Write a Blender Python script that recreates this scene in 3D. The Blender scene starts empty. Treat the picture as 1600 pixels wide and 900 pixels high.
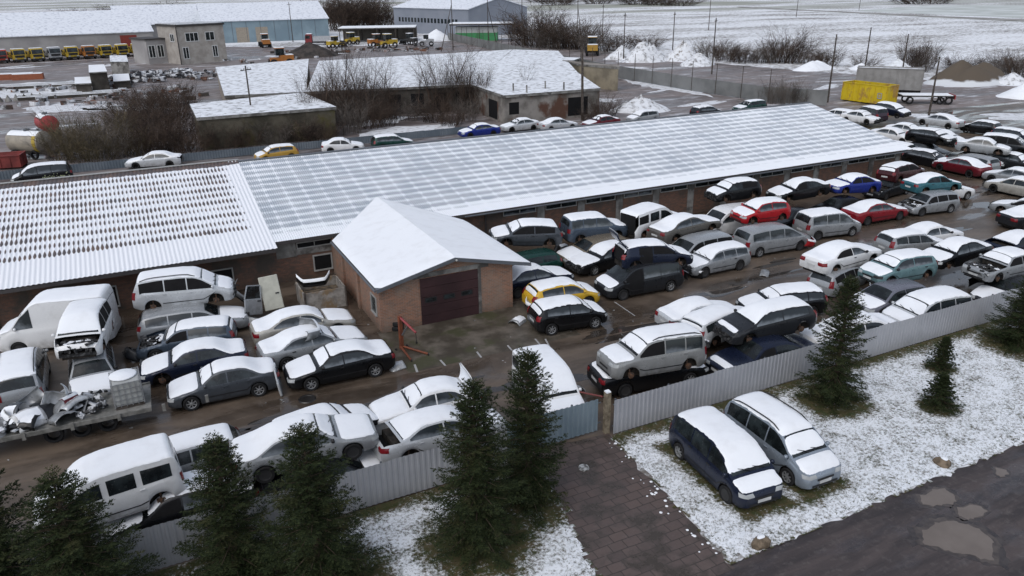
import bpy, math, random
import numpy as np
from mathutils import Matrix, Vector

PI = math.pi
R = math.radians
scene = bpy.context.scene
COL = scene.collection

# ------------------------------------------------------------------ camera
# world axes: X runs along the long building, Y away from it, Z up (metres)
cam_d = bpy.data.cameras.new('camera')
cam_d.sensor_width = 36.0
cam_d.lens = 1203.0 / 1600.0 * 36.0
cam_d.clip_start = 0.1
cam_d.clip_end = 6000.0
cam = bpy.data.objects.new('camera', cam_d)
COL.objects.link(cam)
cam.rotation_mode = 'QUATERNION'
_yaw, _pitch, _roll = R(-26.1), R(21.68), R(-0.74)
_F = Vector((0, math.cos(_pitch), -math.sin(_pitch)))
_Rt = Vector((1, 0, 0))
_Up = _Rt.cross(_F)
_R2 = math.cos(_roll) * _Rt + math.sin(_roll) * _Up
_U2 = -math.sin(_roll) * _Rt + math.cos(_roll) * _Up
_m = Matrix((_R2, _U2, -_F)).transposed()
_m = Matrix.Rotation(_yaw, 3, 'Z') @ _m
cam.rotation_quaternion = _m.to_quaternion()
cam.location = (0, 0, 15.7)
scene.camera = cam

# ------------------------------------------------------------------ overcast sky and weak sun
SUN_EL, SUN_AZ = R(52), R(215)      # azimuth measured in the X-Y plane from +X, light comes from there
world = bpy.data.worlds.new('World')
scene.world = world
world.use_nodes = True
wn = world.node_tree
sky = wn.nodes.new('ShaderNodeTexSky')
sky.sky_type = 'NISHITA'
sky.sun_disc = False
sky.sun_elevation = SUN_EL
sky.sun_rotation = PI / 2 - SUN_AZ
sky.air_density = 1.0
sky.dust_density = 2.0
sky.ozone_density = 1.0
bg = wn.nodes['Background']
bg.inputs['Strength'].default_value = 0.12
hs = wn.nodes.new('ShaderNodeHueSaturation')      # thick cloud: much less blue than a clear sky
hs.inputs['Saturation'].default_value = 0.52
wn.links.new(sky.outputs[0], hs.inputs['Color'])
wn.links.new(hs.outputs[0], bg.inputs['Color'])
sun_d = bpy.data.lights.new('sun', 'SUN')
sun_d.energy = 0.5
sun_d.angle = R(60)
sun_d.color = (1.0, 0.97, 0.93)
sun = bpy.data.objects.new('sun', sun_d)
COL.objects.link(sun)
_sd = Vector((math.cos(SUN_EL) * math.cos(SUN_AZ), math.cos(SUN_EL) * math.sin(SUN_AZ), math.sin(SUN_EL)))
sun.rotation_mode = 'QUATERNION'
sun.rotation_quaternion = _sd.to_track_quat('Z', 'Y')
scene.view_settings.view_transform = 'Standard'
scene.view_settings.look = 'None'
scene.view_settings.exposure = 0.58
scene.view_settings.gamma = 1.0
scene.view_settings.use_curve_mapping = False

# ------------------------------------------------------------------ mesh helpers
class MB:
    """collects verts and faces and links them as ONE mesh object"""
    def __init__(s):
        s.v = []; s.f = []; s.m = []; s.mi = 0
    def add(s, vs, fs):
        n = len(s.v)
        s.v.extend([tuple(p) for p in vs])
        for f in fs:
            s.f.append(tuple(i + n for i in f)); s.m.append(s.mi)
        return s
    def box(s, x0, x1, y0, y1, z0, z1, M=None):
        vs = [(x, y, z) for z in (z0, z1) for y in (y0, y1) for x in (x0, x1)]
        if M is not None: vs = [tuple(M @ Vector(p)) for p in vs]
        return s.add(vs, [(0, 2, 3, 1), (4, 5, 7, 6), (0, 1, 5, 4), (2, 6, 7, 3), (0, 4, 6, 2), (1, 3, 7, 5)])
    def cbox(s, c, d, rz=0, rx=0, ry=0):
        M = Matrix.Translation(c) @ Matrix.Rotation(rz, 4, 'Z') @ Matrix.Rotation(ry, 4, 'Y') @ Matrix.Rotation(rx, 4, 'X')
        return s.box(-d[0] / 2, d[0] / 2, -d[1] / 2, d[1] / 2, -d[2] / 2, d[2] / 2, M)
    def tube(s, p0, p1, r0, r1=None, n=8, caps=True):
        r1 = r0 if r1 is None else r1
        p0 = Vector(p0); p1 = Vector(p1); d = (p1 - p0).normalized()
        a = d.orthogonal().normalized(); b = d.cross(a)
        vs = []
        for p, r in ((p0, r0), (p1, r1)):
            for i in range(n):
                t = 2 * PI * i / n
                vs.append(p + (a * math.cos(t) + b * math.sin(t)) * r)
        fs = [(i, (i + 1) % n, n + (i + 1) % n, n + i) for i in range(n)]
        if caps: fs += [tuple(range(n - 1, -1, -1)), tuple(range(n, 2 * n))]
        return s.add(vs, fs)
    def grid(s, P, close=False):
        P = np.asarray(P, float); a, b = P.shape[:2]
        fs = []
        for i in range(a - 1):
            for j in range(b - 1):
                fs.append((i * b + j, i * b + j + 1, (i + 1) * b + j + 1, (i + 1) * b + j))
        return s.add(P.reshape(-1, 3).tolist(), fs)
    def lathe(s, prof, axis='Y', n=20, c=(0, 0, 0)):
        vs = []
        for (r, h) in prof:
            for i in range(n):
                t = 2 * PI * i / n
                x, z = r * math.cos(t), r * math.sin(t)
                p = (x, h, z) if axis == 'Y' else (x, z, h)
                if axis == 'X': p = (h, x, z)
                vs.append((p[0] + c[0], p[1] + c[1], p[2] + c[2]))
        fs = []
        for k in range(len(prof) - 1):
            for i in range(n):
                fs.append((k * n + i, k * n + (i + 1) % n, (k + 1) * n + (i + 1) % n, (k + 1) * n + i))
        return s.add(vs, fs)
    def poly(s, pts):
        return s.add(pts, [tuple(range(len(pts)))])
    def prism(s, pts, z0, z1):
        n = len(pts)
        vs = [(p[0], p[1], z0) for p in pts] + [(p[0], p[1], z1) for p in pts]
        fs = [tuple(range(n - 1, -1, -1)), tuple(range(n, 2 * n))] + [(i, (i + 1) % n, n + (i + 1) % n, n + i) for i in range(n)]
        return s.add(vs, fs)
    def mesh(s, name, mats, smooth=False, angle=None):
        me = bpy.data.meshes.new(name)
        me.from_pydata(s.v, [], s.f)
        if not isinstance(mats, (list, tuple)): mats = [mats]
        for m in mats: me.materials.append(m)
        if len(mats) > 1: me.polygons.foreach_set('material_index', s.m)
        if smooth:
            me.polygons.foreach_set('use_smooth', [True] * len(s.f))
            if angle: me.set_sharp_from_angle(angle=angle)
        me.update()
        return me
    def build(s, name, mats, parent=None, smooth=False, angle=None, loc=None, rz=None):
        return link(name, s.mesh(name, mats, smooth, angle), parent, loc, rz)

def link(name, me, parent=None, loc=None, rz=None):
    o = bpy.data.objects.new(name, me)
    COL.objects.link(o)
    if parent is not None: o.parent = parent
    if loc is not None: o.location = loc
    if rz is not None: o.rotation_euler = (0, 0, rz)
    return o

def tag(o, label=None, cat=None, group=None, kind=None):
    if label: o['label'] = label
    if cat: o['category'] = cat
    if group: o['group'] = group
    if kind: o['kind'] = kind
    return o

def thing(name, label, cat, loc=(0, 0, 0), rz=0, group=None, rot=None):
    o = bpy.data.objects.new(name, None)
    o.empty_display_size = 0.2
    COL.objects.link(o)
    o.location = loc
    o.rotation_euler = rot if rot else (0, 0, rz)
    return tag(o, label, cat, group)

def children(o): return [c for c in bpy.data.objects if c.parent == o]

# ------------------------------------------------------------------ materials
MATS = {}
def nt(name, rough=0.6, spec=0.5):
    m = bpy.data.materials.new(name); m.use_nodes = True
    t = m.node_tree; b = t.nodes['Principled BSDF']
    b.inputs['Roughness'].default_value = rough
    b.inputs['Specular IOR Level'].default_value = spec
    return m, t, b
def N(t, kind, **kw):
    n = t.nodes.new(kind)
    for k, val in kw.items():
        if k in n.inputs: n.inputs[k].default_value = val
        else: setattr(n, k, val)
    return n
def math_(t, op, a, b=None, clamp=False):
    n = t.nodes.new('ShaderNodeMath'); n.operation = op; n.use_clamp = clamp
    for i, x in enumerate((a, b)):
        if x is None: continue
        if isinstance(x, (int, float)): n.inputs[i].default_value = x
        else: t.links.new(x, n.inputs[i])
    return n.outputs[0]
def mix_(t, fac, c1, c2):
    n = t.nodes.new('ShaderNodeMix'); n.data_type = 'RGBA'
    for i, x in ((0, fac), (6, c1), (7, c2)):
        if isinstance(x, (int, float)): n.inputs[i].default_value = x
        elif isinstance(x, tuple): n.inputs[i].default_value = (x[0], x[1], x[2], 1)
        else: t.links.new(x, n.inputs[i])
    return n.outputs[2]
def ramp_(t, x, a, b, smooth=True):
    n = t.nodes.new('ShaderNodeMapRange'); n.interpolation_type = 'SMOOTHSTEP' if smooth else 'LINEAR'
    t.links.new(x, n.inputs[0]); n.inputs[1].default_value = a; n.inputs[2].default_value = b
    return n.outputs[0]
def noise_(t, co, scale, detail=4, rough=0.55, dist=0):
    n = N(t, 'ShaderNodeTexNoise', Scale=scale, Detail=detail, Roughness=rough, Distortion=dist)
    if co is not None: t.links.new(co, n.inputs['Vector'])
    return n.outputs['Fac']
def coords(t, kind='Object'):
    return t.nodes.new('ShaderNodeTexCoord').outputs[kind]
def geo_pos(t): return t.nodes.new('ShaderNodeNewGeometry').outputs['Position']
def scale_(t, co, s):
    n = t.nodes.new('ShaderNodeMapping'); n.inputs['Scale'].default_value = s
    t.links.new(co, n.inputs['Vector']); return n.outputs[0]
def sep_(t, co):
    n = t.nodes.new('ShaderNodeSeparateXYZ'); t.links.new(co, n.inputs[0]); return n.outputs
def bump_(t, b, h, strength=0.3, dist=0.02):
    n = N(t, 'ShaderNodeBump', Strength=strength, Distance=dist)
    t.links.new(h, n.inputs['Height']); t.links.new(n.outputs[0], b.inputs['Normal'])

def mat_noise(name, c1, c2, scale=3.0, rough=0.7, spec=0.4, metal=0.0, bump=0.0, lo=0.35, hi=0.65, coord='pos', c3=None, scale3=0.4):
    if name in MATS: return MATS[name]
    m, t, b = nt(name, rough, spec)
    co = geo_pos(t) if coord == 'pos' else coords(t)
    f = ramp_(t, noise_(t, co, scale, 6, 0.6), lo, hi)
    c = mix_(t, f, c1, c2)
    if c3 is not None:
        c = mix_(t, ramp_(t, noise_(t, co, scale3, 5, 0.6), 0.5, 0.62), c, c3)
    t.links.new(c, b.inputs['Base Color'])
    b.inputs['Metallic'].default_value = metal
    if bump: bump_(t, b, noise_(t, co, scale * 4, 4), bump)
    MATS[name] = m
    return m
def plain(name, c, rough=0.6, spec=0.5, metal=0.0):
    d = tuple(x * 0.8 for x in c)
    return mat_noise(name, d, c, 2.5, rough, spec, metal, coord='obj')

PAINT = dict(white=(.70, .71, .72), whitesilver=(.52, .54, .56), silver=(.30, .315, .33), silver2=(.27, .275, .275), silverblue=(.24, .28, .33),
             steel=(.06, .068, .08), graphite=(.020, .022, .026), black=(.006, .0065, .008), navy=(.010, .015, .034), bluegrey=(.055, .075, .105),
             blue=(.014, .03, .22), red=(.36, .012, .018), red2=(.22, .012, .02), darkred=(.13, .010, .018), maroon=(.05, .010, .013), plum=(.045, .03, .042),
             teal=(.035, .13, .16), paleteal=(.13, .22, .235), green=(.008, .045, .036), yellow=(.58, .36, .03), yellow2=(.45, .27, .05), gold=(.16, .135, .10),
             taupe=(.105, .098, .088), beige=(.40, .385, .35), lilac=(.17, .175, .21))
def paint(k):
    n = 'paint_' + k
    if n in MATS: return MATS[n]
    c = PAINT[k]
    m, t, b = nt(n, 0.3, 0.38)
    co = coords(t)
    dirt = ramp_(t, noise_(t, co, 1.6, 6, 0.65), 0.45, 0.8)
    z = sep_(t, co)[2]
    low = math_(t, 'MULTIPLY', ramp_(t, z, 0.75, 0.2), 0.55)
    d = math_(t, 'ADD', math_(t, 'MULTIPLY', dirt, 0.25), math_(t, 'MULTIPLY', low, ramp_(t, noise_(t, co, 3.5, 5), .3, .65)), True)
    t.links.new(mix_(t, d, c, tuple(.010 + .30 * x * w for x, w in zip(c, (1.05, 1, .92)))), b.inputs['Base Color'])
    t.links.new(math_(t, 'ADD', math_(t, 'MULTIPLY', d, 0.4), 0.27), b.inputs['Roughness'])
    b.inputs['Metallic'].default_value = 0.0 if k in ('white', 'red', 'yellow', 'yellow2', 'red2') else 0.25
    b.inputs['Coat Weight'].default_value = 0.18
    b.inputs['Coat Roughness'].default_value = 0.12
    MATS[n] = m
    return m

def mk_snow(name, c=(.80, .825, .86), dirt=(.55, .55, .56), amt=.25, sc=7.0):
    m, t, b = nt(name, 0.75, 0.25)
    co = geo_pos(t)
    f = math_(t, 'MULTIPLY', ramp_(t, noise_(t, co, 1.4, 6, .6), .45, .75), amt)
    t.links.new(mix_(t, f, c, dirt), b.inputs['Base Color'])
    bump_(t, b, noise_(t, co, sc, 5, .6), .35, .03)
    MATS[name] = m
    return m
SNOW = mk_snow('snow_cover')
glass, t, b = nt('window_glass', 0.06, 0.45)
co = coords(t)
t.links.new(mix_(t, ramp_(t, noise_(t, co, 1.3, 4), .4, .62), (.007, .009, .010), (.026, .034, .037)), b.inputs['Base Color'])
t.links.new(ramp_(t, noise_(t, co, 6, 4), .2, 1.4), b.inputs['Roughness'])
GLASS = glass
pale_low, t, b = nt('pale_low_glass', 0.2, 0.6)           # window glass mottled by noise, colour paler towards the bottom
co = coords(t)
t.links.new(mix_(t, ramp_(t, math_(t, 'ADD', math_(t, 'MULTIPLY', noise_(t, co, 1.1, 4, .6), 1.5), sep_(t, t.nodes.new('ShaderNodeTexCoord').outputs['Generated'])[2]), 1.22, .72), (.014, .019, .022), (.15, .17, .19)), b.inputs['Base Color'])
GLASS_PALE = pale_low
DARK = plain('dark_interior', (.010, .010, .011), 0.85, .2)
UNDER = mat_noise('underbody', (.012, .011, .010), (.035, .030, .026), 5, .85, .2)
TYRE = plain('tyre_rubber', (.016, .016, .017), .8, .3)
ALLOY = plain('alloy_rim', (.36, .37, .38), .35, .5, .5)
STEEL = mat_noise('rusty_hub', (.05, .045, .042), (.16, .085, .05), 12, .7, .4, .3)
TRIM = plain('black_trim', (.018, .018, .02), .55, .4)
LAMP = plain('lamp_glass', (.42, .44, .45), .12, .6)
RED = plain('red_lamp', (.20, .010, .015), .15, .6)
ORANGE = plain('orange_lamp', (.5, .14, .02), .2, .6)
PLATE = plain('number_plate', (.55, .56, .56), .4)
CHROME = plain('chrome', (.5, .51, .53), .2, .5, .8)
ENGINE = mat_noise('engine_metal', (.014, .014, .015), (.16, .16, .16), 9, .55, .5, .3, 0, .45, .75)

# ------------------------------------------------------------------ cars
TYPES = {
 'sed': dict(L=4.55, W=1.76, H=1.43, top=[(0, .60), (.008, .66), (.03, .73), (.14, .84), (.25, .92), (.285, .95), (.41, 1.34), (.47, 1.41), (.55, 1.43), (.64, 1.42), (.71, 1.36), (.83, 1.06), (.86, 1.03), (.965, 1.01), (.985, .96), (1, .84)],
             belt=[(0, .55), (.04, .62), (.27, .86), (.5, .90), (.85, .96), (1, .80)], cowl=.285, rf=.42, rr=.70, rb=.845, end=.985, roof=.60, wx=(.195, .795), splits=[.53], win=(.305, .81)),
 'box': dict(L=4.6, W=1.74, H=1.42, top=[(0, .66), (.008, .74), (.02, .78), (.25, .92), (.29, .95), (.385, 1.33), (.43, 1.39), (.55, 1.41), (.66, 1.40), (.70, 1.36), (.79, 1.0), (.81, .97), (.975, .95), (.99, .90), (1, .7)],
             belt=[(0, .62), (.04, .70), (.27, .86), (.5, .89), (.85, .92), (1, .7)], cowl=.29, rf=.39, rr=.70, rb=.80, end=.985, roof=.66, wx=(.18, .77), splits=[.53], win=(.30, .79)),
 'hat': dict(L=4.0, W=1.70, H=1.47, top=[(0, .62), (.01, .70), (.04, .79), (.13, .89), (.20, .96), (.23, .99), (.37, 1.37), (.45, 1.45), (.58, 1.47), (.75, 1.45), (.88, 1.39), (.915, 1.33), (.975, 1.02), (.992, .95), (1, .80)],
             belt=[(0, .57), (.05, .66), (.22, .88), (.5, .93), (.9, 1.0), (1, .8)], cowl=.23, rf=.38, rr=.91, rb=.975, end=.925, roof=.62, wx=(.195, .81), splits=[.57], win=(.26, .87)),
 'est': dict(L=4.6, W=1.76, H=1.46, top=[(0, .60), (.008, .66), (.03, .73), (.14, .84), (.25, .92), (.275, .95), (.395, 1.34), (.46, 1.42), (.6, 1.46), (.8, 1.45), (.92, 1.39), (.945, 1.33), (.985, 1.02), (.995, .92), (1, .78)],
             belt=[(0, .55), (.04, .62), (.27, .86), (.5, .90), (.9, .96), (1, .78)], cowl=.275, rf=.405, rr=.94, rb=.985, end=.95, roof=.62, wx=(.195, .795), splits=[.52, .73], win=(.30, .92)),
 'mpv': dict(L=4.65, W=1.82, H=1.72, top=[(0, .66), (.008, .76), (.03, .84), (.10, .95), (.15, 1.02), (.17, 1.05), (.31, 1.52), (.38, 1.66), (.5, 1.72), (.75, 1.71), (.91, 1.64), (.94, 1.58), (.985, 1.12), (.995, 1.0), (1, .8)],
             belt=[(0, .60), (.05, .74), (.18, .96), (.5, 1.0), (.9, 1.06), (1, .8)], cowl=.165, rf=.32, rr=.935, rb=.985, end=.945, roof=.66, wx=(.19, .81), splits=[.46, .68], win=(.20, .92)),
 'suv': dict(L=4.5, W=1.77, H=1.68, top=[(0, .72), (.006, .84), (.025, .94), (.19, 1.05), (.23, 1.08), (.34, 1.53), (.39, 1.63), (.5, 1.68), (.78, 1.67), (.94, 1.62), (.955, 1.56), (.985, 1.12), (.995, 1.0), (1, .75)],
             belt=[(0, .68), (.05, .84), (.22, 1.0), (.5, 1.02), (.9, 1.06), (1, .75)], cowl=.225, rf=.35, rr=.95, rb=.985, end=.96, roof=.70, wx=(.19, .80), splits=[.52, .74], win=(.25, .93)),
 'kan': dict(L=4.1, W=1.70, H=1.83, top=[(0, .66), (.01, .80), (.04, .90), (.15, 1.03), (.19, 1.08), (.32, 1.58), (.39, 1.74), (.5, 1.82), (.7, 1.83), (.95, 1.79), (.972, 1.72), (.99, 1.25), (.996, 1.0), (1, .75)],
             belt=[(0, .62), (.05, .78), (.2, 1.0), (.5, 1.06), (.95, 1.10), (1, .75)], cowl=.185, rf=.335, rr=.965, rb=.99, end=.97, roof=.80, wx=(.185, .82), splits=[.50, .72], win=(.24, .93)),
 'van': dict(L=5.4, W=1.95, H=2.45, top=[(0, .80), (.008, .98), (.03, 1.08), (.12, 1.24), (.15, 1.28), (.25, 1.92), (.28, 2.02), (.34, 2.30), (.40, 2.42), (.5, 2.45), (.97, 2.45), (.985, 2.38), (.993, 1.6), (1, .9)],
             belt=[(0, .72), (.05, .95), (.15, 1.2), (.5, 1.32), (.95, 1.32), (1, .9)], cowl=.15, rf=.26, rr=.98, rb=.99, end=.985, roof=.84, wx=(.19, .80), splits=[], win=(.17, .335)),
}
PLAN = [(0, .76), (.012, .84), (.04, .92), (.10, .975), (.18, 1), (.82, 1), (.92, .985), (.965, .95), (.988, .89), (1, .83)]

def smooth_curve(pts, xs, sg=.012):
    fx = np.linspace(0, 1, 401)
    fy = np.interp(fx, [p[0] for p in pts], [p[1] for p in pts])
    k = np.exp(-.5 * (np.arange(-20, 21) / 400 / sg) ** 2); k /= k.sum()
    ext = np.concatenate([2 * fy[0] - fy[20:0:-1], fy, 2 * fy[-1] - fy[-2:-22:-1]])
    sm = np.convolve(ext, k, 'valid')
    w = np.clip(np.minimum(fx, 1 - fx) / .03, 0, 1)
    fy = fy * (1 - w) + sm * w
    return np.interp(xs, fx, fy)

class Shape:
    def __init__(s, ty, L, seed=0):
        T0 = TYPES[ty]; s.L = L; s.ty = ty
        rv = random.Random(seed)
        a = rv.uniform(-.022, .022) if seed else 0; k = rv.uniform(.965, 1.04) if seed else 1
        wp = lambda t: t + a * math.sin(PI * t)
        T = dict(T0)
        hz = lambda z: z if z < .9 else .9 + (z - .9) * k
        T['top'] = [(wp(t), hz(z)) for t, z in T0['top']]; T['belt'] = [(wp(t), z) for t, z in T0['belt']]
        for q in ('cowl', 'rf', 'rr', 'rb', 'end'): T[q] = wp(T0[q])
        T['splits'] = [wp(q) for q in T0['splits']]; T['win'] = tuple(wp(q) for q in T0['win'])
        T['roof'] = T0['roof'] * rv.uniform(.95, 1.04) if seed else T0['roof']
        s.T = T; s.W = T0['W'] * (rv.uniform(.97, 1.03) if seed else 1); s.H = T0['H']
        s.hw = s.W / 2
    def X(s, t): return (0.5 - np.asarray(t, float)) * s.L
    def vals(s, t):
        t = np.atleast_1d(np.asarray(t, float))
        zt = smooth_curve(s.T['top'], t)
        wb = smooth_curve(PLAN, t) * s.hw
        zb = np.minimum(smooth_curve(s.T['belt'], t), zt - .035)
        c = np.clip((zt - zb - .05) / (s.H - 1.0), 0, 1)
        if s.ty == 'van': c = np.clip((zt - zb - .05) / .95, 0, 1)
        wt = (wb * .945) * (1 - c) + (s.hw * s.T['roof'] + (.065 if s.ty in ('sed', 'box', 'hat', 'est') else .09) * s.hw) * c
        wt = np.minimum(wt, wb * .945)
        cd = .030 * (1 - c) + (.05 if s.ty in ('kan', 'van') else .080) * c
        return zt, wb, zb, c, wt, cd
    def zbot(s, t):
        t = np.atleast_1d(t); sill = .22
        zb = np.full(t.shape, sill)
        zb = zb + .06 * np.clip(1 - t / .05, 0, 1) + .12 * np.clip((t - .93) / .07, 0, 1)
        for w in s.T['wx']:
            d2 = (ARCH_R) ** 2 - ((t - w) * s.L) ** 2
            a = np.where(d2 > 0, .31 + np.sqrt(np.maximum(d2, 0)), 0)
            zb = np.maximum(zb, a)
        return zb
    def side(s, t, z):
        """half width of the body side at (t, z)"""
        zt, wb, zb, c, wt, cd = [float(q[0]) for q in s.vals(t)]
        if z <= zb:
            q = max(0., min(1., (z - .2) / max(zb - .2, .1)))
            return wb * np.interp(q, [0, .18, .45, .75, .93, 1], [.94, .985, 1, .995, .98, .955])
        q = max(0., min(1., (z - zb) / max(zt - cd - zb, .02)))
        return wb * .955 * (1 - q) + wt * q + .018 * c * math.sin(PI * q)
    def topz(s, t, f):
        zt, wb, zb, c, wt, cd = s.vals(t)
        return zt - cd * np.abs(f) ** 3
ARCH_R = .365

def tilted(P, n):   # offset helper
    return P

def car_body(S, fl, rng):
    ts = np.unique(np.round(np.concatenate([np.linspace(0, .06, 7), np.linspace(.06, .94, 58), np.linspace(.94, 1, 9),
        [w + d for w in S.T['wx'] for d in (-ARCH_R / S.L, -ARCH_R / S.L + .004, -ARCH_R / S.L + .014, ARCH_R / S.L - .014, ARCH_R / S.L - .004, ARCH_R / S.L)]]), 4))
    zt, wb, zb, c, wt, cd = S.vals(ts)
    z0 = S.zbot(ts)
    z0 = np.minimum(z0, zb - .06)
    rows = []
    for q, k in ((0, .94), (.18, .985), (.45, 1), (.75, .995), (.93, .98), (1, .955)):
        rows.append((wb * k, z0 + (zb - z0) * q))
    for q in (.3, .65, .9, 1.0):
        rows.append((wb * .955 * (1 - q) + wt * q + .018 * c * np.sin(PI * q), zb + (zt - cd - zb) * q))
    for f in (.93, .8, .5, .25, 0):
        rows.append((wt * f, zt - cd * f ** 3))
    n = len(rows)
    Xs = S.X(ts)
    ring = []
    for (y, z) in rows: ring.append(np.stack([Xs, y, z], -1))
    for (y, z) in rows[-2::-1]: ring.append(np.stack([Xs, -y, z], -1))
    P = np.stack(ring, 1)          # stations x ring
    if fl.get('dmg'):
        d = fl['dmg']
        wgt = np.clip(1 - (ts / .22), 0, 1)[:, None, None]
        P = P + wgt * d * rng.normal(0, 1, P.shape) * np.array([.6, .5, .6])
    m = P.shape[1]
    mb = MB()
    base = len(mb.v)
    mb.v.extend(map(tuple, P.reshape(-1, 3).tolist()))
    cow, rb = S.T['cowl'], S.T['rb']
    for i in range(len(ts) - 1):
        tm = (ts[i] + ts[i + 1]) / 2
        for j in range(m - 1):
            topface = 9 <= j <= m - 11
            if fl.get('hood_off') and topface and .03 < tm < cow - .012: continue
            if (fl.get('boot_open') or fl.get('boot_off')) and topface and rb + .012 < tm < .975: continue
            if (fl.get('tail_off') or fl.get('hatch_open')) and tm > .95 and j > 4 and j < m - 6: continue
            mb.f.append((i * m + j, i * m + j + 1, (i + 1) * m + j + 1, (i + 1) * m + j)); mb.m.append(0)
    for e in (0, len(ts) - 1):
        if e == 0 and fl.get('nose_off'): continue
        if e and (fl.get('tail_off') or fl.get('hatch_open')): continue
        for j in range(m // 2):
            a, b_, c_, d_ = e * m + j, e * m + j + 1, e * m + m - 2 - j, e * m + m - 1 - j
            f = (a, b_, c_, d_) if len({a, b_, c_, d_}) == 4 else tuple(dict.fromkeys((a, b_, c_, d_)))
            if e: f = f[::-1]
            if len(f) >= 3: mb.f.append(f); mb.m.append(0)
    return mb

def side_patch(S, ta, tb, sgn, zlo, zhi, off, nt_=9, nz=4, rim=0.0):
    P = []
    for t in np.linspace(ta, tb, nt_):
        a, b_ = zlo(t), zhi(t)
        row = []
        for q in np.linspace(0, 1, nz):
            z = a + (b_ - a) * q
            row.append((float(S.X(t)), sgn * (S.side(t, z) + off), z))
        P.append(row)
    P = np.array(P)
    if rim:
        Q = np.zeros((P.shape[0] + 2, P.shape[1] + 2, 3))
        Q[1:-1, 1:-1] = P
        Q[0, 1:-1] = P[0]; Q[-1, 1:-1] = P[-1]; Q[:, 0] = Q[:, 1]; Q[:, -1] = Q[:, -2]
        for idx in ((0, slice(None)), (-1, slice(None)), (slice(None), 0), (slice(None), -1)):
            Q[idx[0], idx[1], 1] -= sgn * rim
        P = Q
    if sgn < 0: P = P[::-1]
    return P[:, ::-1]

def top_patch(S, ta, tb, fw, off, nt_=10, ny=9, snow=False, rng=None, th=.055, lift=.024):
    P = []
    tt = np.linspace(ta, tb, nt_)
    zt, wb, zb, c, wt, cd = S.vals(tt)
    if snow and rng is not None:
        wav = [np.convolve(rng.normal(0, 1, nt_ + 6), np.ones(4) / 2, 'same')[3:-3] * .022 for _ in (0, 1)]
    for i, t in enumerate(tt):
        row = []
        e = fw
        if snow:
            de = min(i, nt_ - 1 - i)
            e = fw * (1 + (rng.normal(0, .012) if rng is not None else 0)) * (1 - .07 * max(0., 1 - de / 2.0) ** 2)
        for f in (np.linspace(-1, 1, ny) if not snow else np.sin(np.linspace(-PI / 2, PI / 2, ny))):
            ee = min(e + (wav[0 if f < 0 else 1][i] if snow and rng is not None else 0), 1.035) if snow else e
            y = wt[i] * f * ee
            z = zt[i] - cd[i] * abs(f * ee) ** 3 + off
            if snow:
                ends = min(1., (i / 1.5), (nt_ - 1 - i) / 1.5)
                prof = (max(0., 1 - abs(f) ** 5) ** .5) * (max(0., ends) ** .5)
                z += th * prof * (1 + (rng.normal(0, .14) if rng is not None else 0)) - .008 + lift * min(1., prof * 1.6)
            row.append((float(S.X(t)), y, z))
        P.append(row)
    return np.array(P)

def front_x(S, z):
    """t at which the front surface reaches height z"""
    tt = np.linspace(0, .12, 60); zt = S.vals(tt)[0]
    k = np.argmax(zt >= z); return tt[k]
def rear_x(S, z):
    tt = np.linspace(1, .85, 80); zt = S.vals(tt)[0]
    k = np.argmax(zt >= z); return tt[k]

def lamp_patch(S, sgn, rear, z0, z1, along, inner, off=.012):
    rows = []
    for z in np.linspace(z0, z1, 4):
        te = rear_x(S, z) if rear else front_x(S, z)
        ta = te - along if rear else te + along
        row = []
        for t in np.linspace(ta, te, 5):
            row.append((float(S.X(t)), sgn * (S.side(t, z) + off), z))
        xe = float(S.X(te)) + (-off if rear else off)
        ye = S.side(te, z)
        for k in np.linspace(0, 1, 4)[0:]:
            row.append((xe, sgn * (ye - inner * k), z))
        rows.append(row)
    P = np.array(rows)
    if (sgn > 0) != rear: P = P[::-1]
    return P

# shared wheel meshes
def mk_wheel():
    mb = MB(); r, w = .315, .20
    mb.lathe([(.20, -w / 2 + .012), (.285, -w / 2), (r - .008, -w / 2 + .02), (r, -w / 2 + .05), (r, w / 2 - .05), (r - .008, w / 2 - .02), (.285, w / 2), (.20, w / 2 - .012)], 'Y', 24)
    tyre = mb.mesh('tyre', TYRE, True, R(50))
    mb = MB()
    mb.lathe([(.205, w / 2 - .012), (.19, w / 2 - .02), (.18, w / 2 - .06)], 'Y', 24)
    mb.lathe([(.055, w / 2 - .02), (.04, w / 2 - .012), (.001, w / 2 - .010)], 'Y', 12)
    for k in range(7):
        M = Matrix.Rotation(2 * PI * k / 7, 4, 'Y')
        mb.box(.04, .192, w / 2 - .05, w / 2 - .02, -.022, .022, M)
    mb.mi = 1
    mb.lathe([(.182, w / 2 - .075), (.001, w / 2 - .075)], 'Y', 24)
    rim = mb.mesh('rim', [ALLOY, DARK], False)
    mb = MB()
    mb.lathe([(.135, .02), (.135, .045), (.07, .048), (.065, .085), (.001, .088)], 'Y', 18)
    mb.cbox((.09, .02, .06), (.09, .06, .12)); mb.tube((0, 0, 0), (0, -.35, .05), .03, .03, 6); mb.tube((0, -.1, .02), (0, -.16, .42), .035, .03, 8)
    hub = mb.mesh('wheel_hub', STEEL, False)
    mb = MB()
    mb.lathe([(.205, w / 2 - .012), (.17, w / 2 - .03), (.12, w / 2 - .02), (.06, w / 2 - .035), (.001, w / 2 - .03)], 'Y', 24)
    steel = mb.mesh('rim', plain('steel_rim', (.05, .05, .052), .5, .5, .3), True)
    return tyre, rim, hub, steel
TYRE_ME, RIM_ME, HUB_ME, STEELRIM_ME = mk_wheel()

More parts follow.
